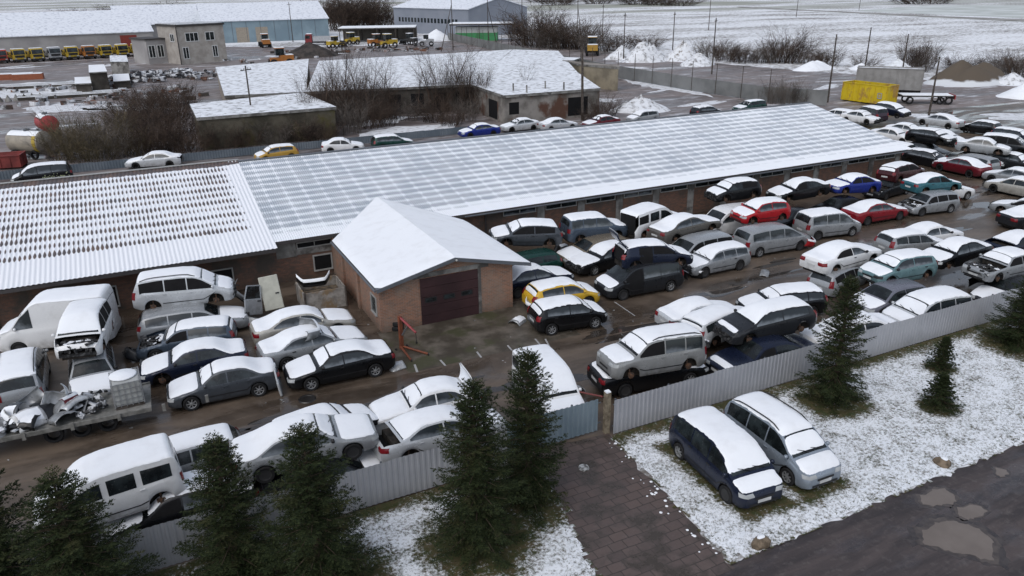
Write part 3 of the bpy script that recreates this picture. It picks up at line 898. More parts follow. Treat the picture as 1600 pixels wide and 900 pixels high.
dl = lambda x, y: (y - 13.0) / (20.6 - 13.0)
lawn(13.3, 52, 13.1, 20.35, lambda x, y: min(x - (13.4 + .62 * dl(x, y)) , y - 13.2))
lawn(-13, 11.2, 13.1, 20.45, lambda x, y: min((9.35 + 1.6 * dl(x, y)) - x, y - 13.2))
# grass blades poking through
def grass(n):
    rg = np.random.default_rng(11); mb = MB(); k = 0
    while k < n:
        if rg.random() < .72: x, y = rg.uniform(13.6, 34), rg.uniform(13.3, 20.25)
        else: x, y = rg.uniform(-2, 10.6), rg.uniform(13.3, 20.3)
        if 13.6 < x and x < 13.45 + .62 * dl(x, y): continue
        if x < 12 and x > 9.3 + 1.6 * dl(x, y): continue
        b_ = bare(x, y)
        if rg.random() < b_ * .62: continue
        a = rg.uniform(0, 6.28); h = rg.uniform(.04, .10); w = rg.uniform(.008, .018); l = rg.normal(0, .05, 2)
        for q in range(2):
            a += 2
            l = rg.normal(0, .05, 2)
            mb.add([(x - w * math.cos(a), y - w * math.sin(a), .03), (x + w * math.cos(a), y + w * math.sin(a), .03), (x + l[0], y + l[1], .03 + h)], [(0, 1, 2)])
        k += 1
    m_, t, b = nt('grass_blade', .8, .2)
    oi = t.nodes.new('ShaderNodeNewGeometry')
    t.links.new(mix_(t, oi.outputs['Random Per Island'], (.030, .042, .014), (.085, .075, .035)), b.inputs['Base Color'])
    tag(mb.build('grass', m_), kind='stuff')
grass(20000)

# ------------------------------------------------------------------ wall and roof materials
def brick_mat(name, c1, c2, mortar, stain, amt=.5, gen=False, spec=None):
    m, t, b = nt(name, .85, .25)
    p = coords(t)
    # wall coordinates: along = x+y (walls are axis aligned), up = z
    s3 = sep_(t, p)
    cx = t.nodes.new('ShaderNodeCombineXYZ')
    t.links.new(math_(t, 'ADD', s3[0], s3[1]), cx.inputs[0]); t.links.new(s3[2], cx.inputs[1])
    br = N(t, 'ShaderNodeTexBrick')
    br.inputs['Scale'].default_value = 1; br.inputs['Brick Width'].default_value = .25; br.inputs['Row Height'].default_value = .075; br.inputs['Mortar Size'].default_value = .008
    br.inputs['Color1'].default_value = (*c1, 1); br.inputs['Color2'].default_value = (*c2, 1); br.inputs['Mortar'].default_value = (*mortar, 1)
    br.inputs['Bias'].default_value = -.1
    t.links.new(cx.outputs[0], br.inputs['Vector'])
    c = br.outputs['Color']
    c = mix_(t, math_(t, 'MULTIPLY', ramp_(t, noise_(t, scale_(t, p, (1, 1, 2.5)), 2.3, 7, .7), .42, .70), .55), c, tuple(x * 1.5 for x in c1))
    c = mix_(t, math_(t, 'MULTIPLY', ramp_(t, noise_(t, scale_(t, p, (.8, .8, .55)), .75, 6, .65), .44, .62), amt), c, stain)
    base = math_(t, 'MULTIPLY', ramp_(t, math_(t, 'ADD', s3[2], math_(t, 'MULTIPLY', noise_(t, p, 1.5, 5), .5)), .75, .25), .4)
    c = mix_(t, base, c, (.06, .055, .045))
    t.links.new(c, b.inputs['Base Color'])
    bump_(t, b, noise_(t, p, 9, 6, .7), .4, .03)
    MATS[name] = m
    return m
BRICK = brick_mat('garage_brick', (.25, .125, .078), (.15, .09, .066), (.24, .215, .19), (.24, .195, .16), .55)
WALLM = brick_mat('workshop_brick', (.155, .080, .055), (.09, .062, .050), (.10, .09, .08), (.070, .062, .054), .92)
CONC = mat_noise('grey_concrete', (.14, .135, .125), (.26, .255, .245), 1.2, .85, .25, 0, .15, .35, .65, c3=(.09, .085, .08), scale3=.8)
FRAMEM = plain('pale_frame', (.34, .34, .33), .6)
def corr_roof(name, rust):
    m, t, b = nt(name, .5, .4)
    p = coords(t); s3 = sep_(t, p); X_, Y_ = s3[0], s3[1]
    jig = noise_(t, scale_(t, p, (1, 1, 1)), .35, 4, .6)
    jig2 = noise_(t, scale_(t, p, (3.0, 1.5, 1)), 1.0, 4, .65)
    row = math_(t, 'SINE', math_(t, 'MULTIPLY', math_(t, 'ADD', Y_, math_(t, 'MULTIPLY', math_(t, 'SUBTRACT', jig, .5), .12)), 2 * PI / (.93 if rust else .775)))
    stripe = math_(t, 'SINE', math_(t, 'MULTIPLY', X_, 2 * PI / (.22 if rust else .13)))
    if rust:
        v_ = math_(t, 'ADD', math_(t, 'MULTIPLY', row, .48), math_(t, 'MULTIPLY', stripe, .62))
        v_ = math_(t, 'ADD', v_, math_(t, 'MULTIPLY', math_(t, 'SUBTRACT', jig, .53), 1.7))
        v_ = math_(t, 'ADD', v_, math_(t, 'MULTIPLY', math_(t, 'SUBTRACT', jig2, .5), 1.0))
        big = math_(t, 'SINE', math_(t, 'MULTIPLY', Y_, 2 * PI / 1.75))
        v_ = math_(t, 'ADD', v_, math_(t, 'MULTIPLY', big, .16))
        gate = ramp_(t, Y_, .7, 2.0)                 # snow still lies thick along the eaves
        v_ = math_(t, 'SUBTRACT', v_, math_(t, 'MULTIPLY', math_(t, 'SUBTRACT', 1, gate), 1.9))
        v_ = math_(t, 'ADD', v_, math_(t, 'MULTIPLY', ramp_(t, math_(t, 'ADD', Y_, math_(t, 'MULTIPLY', jig2, .5)), 11.2, 11.6), 2.2))   # bare ridge strip
        v_ = math_(t, 'SUBTRACT', v_, math_(t, 'MULTIPLY', ramp_(t, X_, 4.6, 5.6), 1.2))
        f = ramp_(t, v_, .10, .50)
        bare_ = mix_(t, ramp_(t, noise_(t, p, .9, 6, .7), .42, .64), (.070, .058, .058), (.125, .080, .062))
        snow_ = (.76, .78, .82)
    else:
        fx = math_(t, 'FRACT', math_(t, 'DIVIDE', X_, 1.13))
        col = math_(t, 'MULTIPLY', ramp_(t, fx, .0, .16), ramp_(t, fx, 1.0, .86))
        cell = t.nodes.new('ShaderNodeTexWhiteNoise'); cell.noise_dimensions = '2D'
        cv = t.nodes.new('ShaderNodeCombineXYZ')
        t.links.new(math_(t, 'FLOOR', math_(t, 'DIVIDE', X_, 1.13)), cv.inputs[0]); t.links.new(math_(t, 'FLOOR', math_(t, 'DIVIDE', Y_, 3.72)), cv.inputs[1])
        t.links.new(cv.outputs[0], cell.inputs['Vector'])
        v_ = math_(t, 'ADD', math_(t, 'MULTIPLY', row, .60), math_(t, 'MULTIPLY', stripe, .42))
        v_ = math_(t, 'ADD', v_, math_(t, 'MULTIPLY', col, .62))
        v_ = math_(t, 'ADD', v_, math_(t, 'MULTIPLY', math_(t, 'SUBTRACT', cell.outputs['Value'], .55), .28))
        v_ = math_(t, 'ADD', v_, math_(t, 'MULTIPLY', math_(t, 'SUBTRACT', jig, .55), 1.5))
        v_ = math_(t, 'ADD', v_, math_(t, 'MULTIPLY', math_(t, 'SUBTRACT', jig2, .5), .5))
        v_ = math_(t, 'SUBTRACT', v_, math_(t, 'MULTIPLY', ramp_(t, Y_, 1.7, .5), 1.6))
        v_ = math_(t, 'SUBTRACT', v_, math_(t, 'MULTIPLY', ramp_(t, X_, 9, 30), .22))
        f = math_(t, 'MULTIPLY', ramp_(t, v_, -.15, .45), .92)
        line = math_(t, 'MULTIPLY', ramp_(t, math_(t, 'ABSOLUTE', math_(t, 'SUBTRACT', Y_, 7.45)), .07, .02), ramp_(t, noise_(t, scale_(t, p, (1, .01, 1)), .7, 4), .46, .52))
        f = math_(t, 'MAXIMUM', f, line)
        bare_ = mix_(t, ramp_(t, noise_(t, p, .6, 5, .6), .4, .62), (.30, .34, .39), (.38, .41, .45))
        snow_ = (.76, .79, .83)
    t.links.new(mix_(t, f, snow_, bare_), b.inputs['Base Color'])
    t.links.new(mix_(t, f, (.75, .75, .75), (.42, .42, .42)), b.inputs['Roughness'])
    return m
ROOF_RUST = corr_roof('rusty_corrugated_roof', True)
ROOF_MAIN = corr_roof('snowy_corrugated_roof', False)
FASCIA = plain('dark_fascia', (.045, .04, .04), .7)
GREYBOARD = plain('grey_board', (.10, .11, .125), .6)
BACKROOF = plain('plain_roof', (.5, .52, .55), .6)

def window(parent, x0, x1, z0, z1, y, mull=1, pane=None, fr=.06, frame=FRAMEM, out=-1, axis='x'):
    """framed window on a wall plane; out = direction the wall faces along y (or x when axis='y')"""
    def B(mb, a0, a1, b0, b1, d0, d1):
        d0, d1 = sorted((d0, d1))
        if axis == 'x': mb.box(a0, a1, d0, d1, b0, b1)
        else: mb.box(d0, d1, a0, a1, b0, b1)
    mb = MB(); o0, o1 = y + out * .004, y + out * .06
    B(mb, x0 - fr, x1 + fr, z1, z1 + fr, o0, o1); B(mb, x0 - fr, x1 + fr, z0 - fr, z0, o0, o1 + out * .03)
    B(mb, x0 - fr, x0, z0, z1, o0, o1); B(mb, x1, x1 + fr, z0, z1, o0, o1)
    for k in range(1, mull + 1):
        xm = x0 + (x1 - x0) * k / (mull + 1)
        B(mb, xm - fr * .4, xm + fr * .4, z0, z1, o0, o1)
    w = mb.build('window', frame, parent)
    mb = MB(); B(mb, x0, x1, z0, z1, y + out * .003, y + out * .012)
    mb.build('pane', pane or GLASS, w)
    return w

def corrugated(name, mat, x0, x1, ya, yb, parent, loc, rot, pitch=.17, amp=.022, per=6):
    n = int((x1 - x0) / pitch * per)
    xs = np.linspace(x0, x1, n + 1)
    z = amp * np.sin(xs * 2 * PI / pitch)
    P = np.stack([np.stack([xs, np.full_like(xs, y), z], -1) for y in np.linspace(ya, yb, 2)], 1)
    o = MB().grid(P).build(name, mat, parent)
    o.location = loc; o.rotation_euler = rot
    return o

# ------------------------------------------------------------------ the long workshop building
SL = math.atan2(2.3, 11.4); RL = math.hypot(2.3, 11.4)
wb_ = thing('workshop_building', 'long low brick workshop with a snow striped corrugated roof and high strip windows', 'building', (0, 42.3, 0))
mb = MB()
for (x0, x1, yo) in ((-26, 6.0, 0.0), (6.0, 56.6, 0.0)):
    pass
# gabled shell
def gable(x, zf=2.62, yr=10.9, zr=4.78, yb=21.8):
    return [(x, 0, 0), (x, 0, zf), (x, yr, zr), (x, yb, zf), (x, yb, 0)]
g0, g1 = gable(-26), gable(56.6)
mb.add(g0 + g1, [(0, 1, 2, 3, 4), (9, 8, 7, 6, 5), (0, 5, 6, 1), (3, 8, 9, 4)])
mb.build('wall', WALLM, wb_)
# concrete pilasters between the window bays
for k in range(12):
    x = 22.45 + 3.03 * k + .02
    if x < 56: MB().box(x + .12, x + .64, -.06, .004, 0, 2.42).build('pilaster', CONC, wb_)
for k in range(13):
    x = 20.2 + 3.03 * k
    if x + 2.2 < 56.5: window(wb_, x, x + 2.25, 2.0, 2.34, 0, 1, GLASS if k % 3 else GLASS_PALE, .05)
MB().box(6.1, 7.2, -.05, .004, 1.45, 2.4).build('pilaster', CONC, wb_)
MB().box(7.2, 9.2, -.04, .004, 1.5, 1.86).build('lintel', CONC, wb_)
window(wb_, 7.3, 9.2, 1.92, 2.18, 0, 1, DARK, .05)
window(wb_, 8.15, 9.1, .45, 1.28, 0, 0, DARK, .08)
window(wb_, -3.0, -2.1, .30, 1.34, 0, 0, DARK, .07)
window(wb_, 2.65, 3.65, .45, 1.32, 0, 0, DARK, .07)
for x in (-7.5, 18.9): MB().tube((x, -.10, 0), (x, -.10, 2.5), .05, .05, 8).build('downpipe', FASCIA, wb_)
# roofs
r1 = corrugated('roof', ROOF_MAIN, 6.0, 57.2, 0, RL, wb_, (0, -.5, 2.60), (SL, 0, 0), .13, .010)
tag(r1, 'grey corrugated roof with rows of half melted snow')
r2 = corrugated('roof', ROOF_RUST, -26.5, 6.04, -.75, RL + .25, wb_, (0, -.5, 2.625), (SL, 0, 0), .22, .015)
tag(r2, 'brown corrugated roof with rows of bare oval patches in the snow')
mb = MB(); mb.add([(-26.5, 10.92, 4.915), (57.2, 10.92, 4.895), (57.2, 22.4, 2.56), (-26.5, 22.4, 2.56)], [(0, 1, 2, 3)]); mb.build('roof', BACKROOF, wb_)
mb = MB(); mb.cbox((31.6, 10.9, 4.93), (51.2, .34, .035)); mb.build('ridge_cap', GREYBOARD, wb_)
mb = MB(); mb.cbox((-10.2, 11.15, 4.985), (32.6, .30, .035)); mb.build('ridge_cap', FRAMEM, wb_)
mb = MB(); mb.box(6.1, 57.2, -.54, -.50, 2.40, 2.56); mb.build('fascia', FASCIA, wb_)
mb = MB(); mb.box(-26.5, 5.95, -1.27, -1.22, 2.26, 2.43); mb.build('fascia', FASCIA, wb_)
mb = MB(); mb.box(6.1, 57.1, -.49, -.03, 2.38, 2.41); mb.build('soffit', FASCIA, wb_)
mb = MB(); mb.box(-26.4, 5.9, -1.20, -.03, 2.28, 2.31); mb.build('soffit', FASCIA, wb_)
mb = MB(); mb.tube((17.3, -.60, 2.47), (57, -.60, 2.44), .055, .055, 6); mb.build('gutter', GREYBOARD, wb_)

# ------------------------------------------------------------------ the garage annex
ga = thing('garage_annex', 'small brick garage with a thick snow covered gable roof and a dark red door', 'garage', (0, 33.1, 0))
mb = MB()
def gz(x): return 2.36 + (3.30 - 2.36) * (1 - abs(x - 13.0) / 4.0)
mb.add([(9.2, 0, 0), (9.2, 0, gz(9.2)), (13, 0, 3.24), (16.25, 0, gz(16.25)), (16.25, 0, 0), (9.2, 9.19, 0), (9.2, 9.19, gz(9.2)), (16.25, 9.19, gz(16.25)), (16.25, 9.19, 0)],
       [(0, 1, 2, 3, 4), (0, 5, 6, 1), (4, 3, 7, 8)])
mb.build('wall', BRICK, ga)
DOORM = mat_noise('dark_red_door', (.032, .016, .018), (.048, .023, .025), .6, .45, .4, coord='obj')
mb = MB()
for k in range(5): mb.box(11.25, 14.3, -.045, -.004, .02 + .485 * k, .49 + .485 * k)
dr = mb.build('garage_door', DOORM, ga)
for x in (11.45, 12.42, 13.36):
    mb = MB(); mb.box(x, x + .62, -.062, -.046, 1.16, 1.42); w = mb.build('door_window', TRIM, dr)
    mb = MB(); mb.box(x + .06, x + .56, -.068, -.063, 1.21, 1.37); mb.build('pane', GLASS, w)
mb = MB(); mb.box(10.9, 14.9, -.03, -.004, 2.47, 2.70); mb.box(14.31, 14.48, -.03, -.004, 0, 2.47); mb.build('lintel', CONC, ga)
window(ga, .55, 1.35, .75, 1.62, 9.2, 0, GLASS, .06, FRAMEM, -1, 'y')
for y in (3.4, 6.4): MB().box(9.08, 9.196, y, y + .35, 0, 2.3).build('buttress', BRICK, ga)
# roof slabs with the snow on them
def slab(quad, th):
    q = [Vector(p) for p in quad]
    return [tuple(p) for p in q] + [tuple(p + Vector((0, 0, th))) for p in q]
QL = [(9.0, -.35, 2.36), (13.0, -.35, 3.30), (13.0, 12.6, 3.30), (9.0, 8.05, 2.36)]
QR = [(13.0, -.35, 3.30), (17.15, -.35, 2.34), (17.15, 8.0, 2.34), (13.0, 12.6, 3.30)]
for q in (QL, QR):
    mb = MB(); mb.add(slab(q, .05), [(3, 2, 1, 0), (4, 5, 6, 7), (0, 1, 5, 4), (1, 2, 6, 5), (2, 3, 7, 6), (3, 0, 4, 7)]); mb.build('roof', GREYBOARD, ga)
rg = np.random.default_rng(2)
def snow_slab(q, n=26, k=18, th=.10, inset=.05):
    P = np.array(q, float); rows = []
    for i in range(n):
        a = i / (n - 1); row = []
        for j in range(k):
            c_ = j / (k - 1)
            p = (P[0] * (1 - c_) + P[1] * c_) * (1 - a) + (P[3] * (1 - c_) + P[2] * c_) * a
            e = min(1, i / 1.2, (n - 1 - i) / 1.2)
            ridge = c_ if q is QL else 1 - c_
            e2 = min(1, (1 - ridge) * 1e3 if False else (ridge * (k - 1)) / 1.2)
            row.append((p[0], p[1], p[2] + .045 + th * max(0, min(e, e2)) ** .5 * (1 + rg.normal(0, .03))))
        rows.append(row)
    G_ = np.array(rows)
    return G_[:, ::-1] if q is QL else G_[:, ::-1]
for q in (QL, QR):
    MB().grid(snow_slab(q)).build('roof_snow', SNOW, ga, True)
mb = MB()
for (a, b_) in (((9.0, -.37, 2.36), (13.0, -.37, 3.30)), ((13.0, -.37, 3.30), (17.15, -.37, 2.34))):
    A_, B_ = Vector(a), Vector(b_)
    mb.add([A_ + Vector((0, 0, -.13)), B_ + Vector((0, 0, -.13)), B_ + Vector((0, 0, .05)), A_ + Vector((0, 0, .05)), A_ + Vector((0, .035, -.13)), B_ + Vector((0, .035, -.13)), B_ + Vector((0, .035, .05)), A_ + Vector((0, .035, .05))],
           [(0, 1, 2, 3), (7, 6, 5, 4), (0, 4, 5, 1), (2, 6, 7, 3), (0, 3, 7, 4), (1, 5, 6, 2)])
mb.build('bargeboard', GREYBOARD, ga)
mb = MB(); mb.tube((8.94, -.3, 2.33), (8.94, 8.0, 2.33), .06, .06, 8); mb.build('gutter', GREYBOARD, ga)
mb = MB(); mb.lathe([(.001, -.10), (.05, -.09), (.06, -.04), (.05, 0)], 'Y', 10, (13.05, -.38, 3.22)); mb.build('floodlight', FRAMEM, ga, True)

# ------------------------------------------------------------------ corrugated metal fences
FLIL = mat_noise('pale_sheet_metal', (.36, .37, .40), (.41, .42, .45), .7, .42, .5, .25, 0)
FBLUE = mat_noise('blue_sheet_metal', (.18, .24, .285), (.225, .285, .33), .7, .42, .5, .25, 0)
FBACK = mat_noise('grey_blue_sheet', (.10, .125, .15), (.15, .175, .20), .3, .6, .4, .1, 0)
def sheet_fence(name, label, x0, x1, y, h, mat, pitch=.19, amp=.017, z0=.06, post=2.4, group=None, cat='fence', panel=1.15):
    f = thing(name, label, cat, (x0, y, 0), group=group)
    n = int((x1 - x0) / pitch)
    xs, ys = [], []
    for k in range(n):
        for q, o in ((0, -1), (.32, -1), (.45, 1), (.85, 1), (.98, -1)):
            xs.append((k + q) * pitch); ys.append(o * amp / 2)
    zz = [z0, h]
    rg = np.random.default_rng(int(x1 * 10) % 1000)
    dz = np.repeat(rg.normal(0, .012, int((x1 - x0) / panel) + 2), 1)
    P = np.array([[(x, y_, z + (dz[int(x / panel)] if z > .5 else 0)) for z in zz] for x, y_ in zip(xs, ys)])
    MB().grid(P).build('sheet_panel', mat, f)
    mb = MB()
    for z in (.35, h - .25): mb.box(0, x1 - x0, .04, .085, z, z + .04)
    mb.build('rail', GREYBOARD, f)
    x = .1
    while x < x1 - x0:
        MB().box(x, x + .06, .09, .15, 0, h - .04).build('post', GREYBOARD, f); x += post
    return f
sheet_fence('metal_fence', 'long pale corrugated metal fence right of the gate, along the snowy lawn', 14.1, 48, 20.42, 1.5, FLIL)
sheet_fence('metal_fence', 'pale corrugated metal fence behind the spruces left of the gate', -14, 9.8, 20.45, 1.55, FLIL)
sheet_fence('sliding_gate', 'blue-grey corrugated sliding gate at the top of the paved drive', 9.9, 13.85, 20.85, 1.45, FBLUE, .21, .03, .1, 1.3, cat='gate')
sheet_fence('metal_fence', 'low grey-blue metal fence behind the cars on the far side of the workshop', -22, 34, 79.6, .82, FBACK, .25, .03)
gp = thing('gate_post', 'short weathered timber post between the gate and the pale fence', 'post', (13.98, 20.7, 0))
mb = MB(); mb.box(-.1, .1, -.1, .1, 0, 1.72); mb.build('timber', mat_noise('weathered_timber', (.13, .105, .075), (.26, .22, .16), 6, .85, .2), gp)
mb = MB(); mb.cbox((0, 0, 1.745), (.18, .18, .05)); mb.build('snow_layer', SNOW, gp)
bar = thing('barrier_arm', 'thin rusty red barrier pole leaning from the gate post into the yard', 'barrier', (13.9, 20.9, 0))
mb = MB(); mb.tube((0, 0, 1.45), (-.35, 2.3, .75), .035, .035, 8); mb.build('pole', plain('rusty_red', (.16, .035, .03), .6), bar)
mb = MB(); mb.tube((-.35, 2.3, 0), (-.35, 2.3, .8), .04, .04, 8); mb.build('support', GREYBOARD, bar)

# ------------------------------------------------------------------ spruces
def spruce_mat():
    m, t, b = nt('spruce_needles', .75, .2)
    g_ = t.nodes.new('ShaderNodeNewGeometry')
    c = mix_(t, g_.outputs['Random Per Island'], (.010, .018, .007), (.033, .044, .015))
    p = coords(t)
    c = mix_(t, math_(t, 'MULTIPLY', ramp_(t, noise_(t, p, 1.6, 4), .5, .72), .45), c, (.075, .065, .028))
    t.links.new(c, b.inputs['Base Color'])
    return m
NEEDLE = spruce_mat()
BARK = mat_noise('bark', (.05, .038, .028), (.10, .075, .055), 8, .9, .2)
def spruce_mesh(seed, h=5.2, r=1.35, dens=1.0, tw=1.0, ex=.70):
    rg = np.random.default_rng(seed)
    V, F = [], []
    z = .12 * h * .35
    br = MB(); br.tube((0, 0, 0), (0, 0, h * .55), .035 * h ** .8, .018 * h ** .8, 8); br.tube((0, 0, h * .55), (0, 0, h * .985), .018 * h ** .8, .008, 6)
    Z = np.array([0, 0, 1.])
    def tri(p, d, L, w, n_):
        i = len(V)
        V.append(tuple(p - n_ * w)); V.append(tuple(p + n_ * w)); V.append(tuple(p + d * L)); F.append((i, i + 1, i + 2))
    def twig(p, d, L):
        d = d / np.linalg.norm(d)
        n_ = np.cross(d, Z); n_ /= (np.linalg.norm(n_) + 1e-6); up = np.cross(n_, d)
        k = max(3, int(L / .045))
        for q in range(k):
            s_ = q / k
            pp = p + d * L * s_
            ln = .075 * tw ** .6 * (1 - .45 * s_) * rg.uniform(.8, 1.3)
            for sg in (1, -1):
                dd = d * .75 + n_ * sg * .62 + up * rg.normal(.12, .25)
                tri(pp, dd / np.linalg.norm(dd), ln * 1.25, .019, up if rg.random() < .4 else d * .9)
        tri(p + d * L * .8, d, L * .3, .014, n_)
    zz = .25
    while zz < h * .97:
        f = zz / h
        Lb = r * (1 - f) ** ex * (1.0 if f > .12 else .75 + 2 * f) + .05
        nb = rg.integers(6, 9) if f < .8 else rg.integers(4, 7)
        a0 = rg.uniform(0, 6.28)
        for k in range(nb):
            a = a0 + 2 * PI * k / nb + rg.normal(0, .22)
            L = Lb * (rg.uniform(.55, 1.0) if rg.random() < .6 else rg.uniform(.95, 1.32))
            el = -.30 + .95 * f ** 1.3 + rg.normal(0, .10)
            d = np.array([math.cos(a) * math.cos(el), math.sin(a) * math.cos(el), math.sin(el)])
            p0 = np.array([0, 0, zz + rg.normal(0, .03)])
            m = max(3, int(L / (.105 / dens)))
            side = np.cross(d, Z); side /= np.linalg.norm(side)
            tip = p0
            for q in range(1, m + 1):
                s_ = q / m
                pp = p0 + d * L * s_ + Z * (.18 * L * s_ * s_)      # tips turn up
                if s_ > .12:
                    for sg in (1, -1):
                        tl = tw * (.16 + .24 * L * (1 - s_)) * rg.uniform(.7, 1.2)
                        td = d * .72 + side * sg * rg.uniform(.5, .85) + Z * rg.normal(-.10, .16)
                        twig(pp, td, tl)
                tip = pp
            twig(tip, d + Z * .35, .16 * tw)
            if f < .9: br.tube(p0, p0 + d * L * .7 + Z * .09 * L, .012 + .006 * L, .005, 4, False)
        zz += h * .0205 * rg.uniform(.6, 1.5) * (1.25 - .4 * f)
    for q in range(10):
        a = rg.uniform(0, 6.28); twig(np.array([0, 0, h * (.88 + .010 * q)]), np.array([.7 * math.cos(a), .7 * math.sin(a), .9]), h * .045)
    twig(np.array([0, 0, h * .95]), np.array([.02, .02, 1]), h * .07)
    me = bpy.data.meshes.new('crown'); me.from_pydata(V, [], F); me.materials.append(NEEDLE); me.update()
    return me, br.mesh('trunk', BARK)
SPR = [spruce_mesh(1), spruce_mesh(2, 5.2, 1.25), spruce_mesh(3, 5.2, 1.45)]
SPRS = spruce_mesh(9, 1.8, .62, 1.1, .5, 1.0)
def spruce(x, y, h, r, me, base_h, base_r, label, rz):
    t_ = thing('spruce_tree', label, 'tree', (x, y, 0), rz, 'spruces outside the fence')
    t_.scale = (r / base_r, r / base_r, h / base_h)
    link('trunk', me[1], t_); link('crown', me[0], t_)
    return t_
TL = ['dark spruce filling the bottom left corner', 'broad spruce in front of the white leisure van, second from the left edge', 'spruce with a bare spiky top just right of the white leisure van', 'wide bushy spruce in front of the long silver saloon',
      'tall spruce left of the paved drive, left one of the touching pair', 'tall spruce beside the sliding gate, right one of the touching pair', 'tall narrow spruce before the right fence, near the two parked people carriers', 'spruce cut off by the right edge of the lawn']
BR = {0: 1.35, 1: 1.25, 2: 1.45}
for i, (x, y, h, r) in enumerate(TREES):
    k = (0, 2, 1, 2, 0, 1, 1, 2)[i]
    spruce(x, y, h, r, SPR[k], 5.2, BR[k], TL[i], i * 1.3)
for i, (x, y, h, r) in enumerate(SMALL):
    spruce(x, y, h, r, SPRS, 1.8, .55, ['little spruce sapling nearer the right fence', 'little spruce sapling standing further out on the open snowy lawn'][i], i * 2.0)

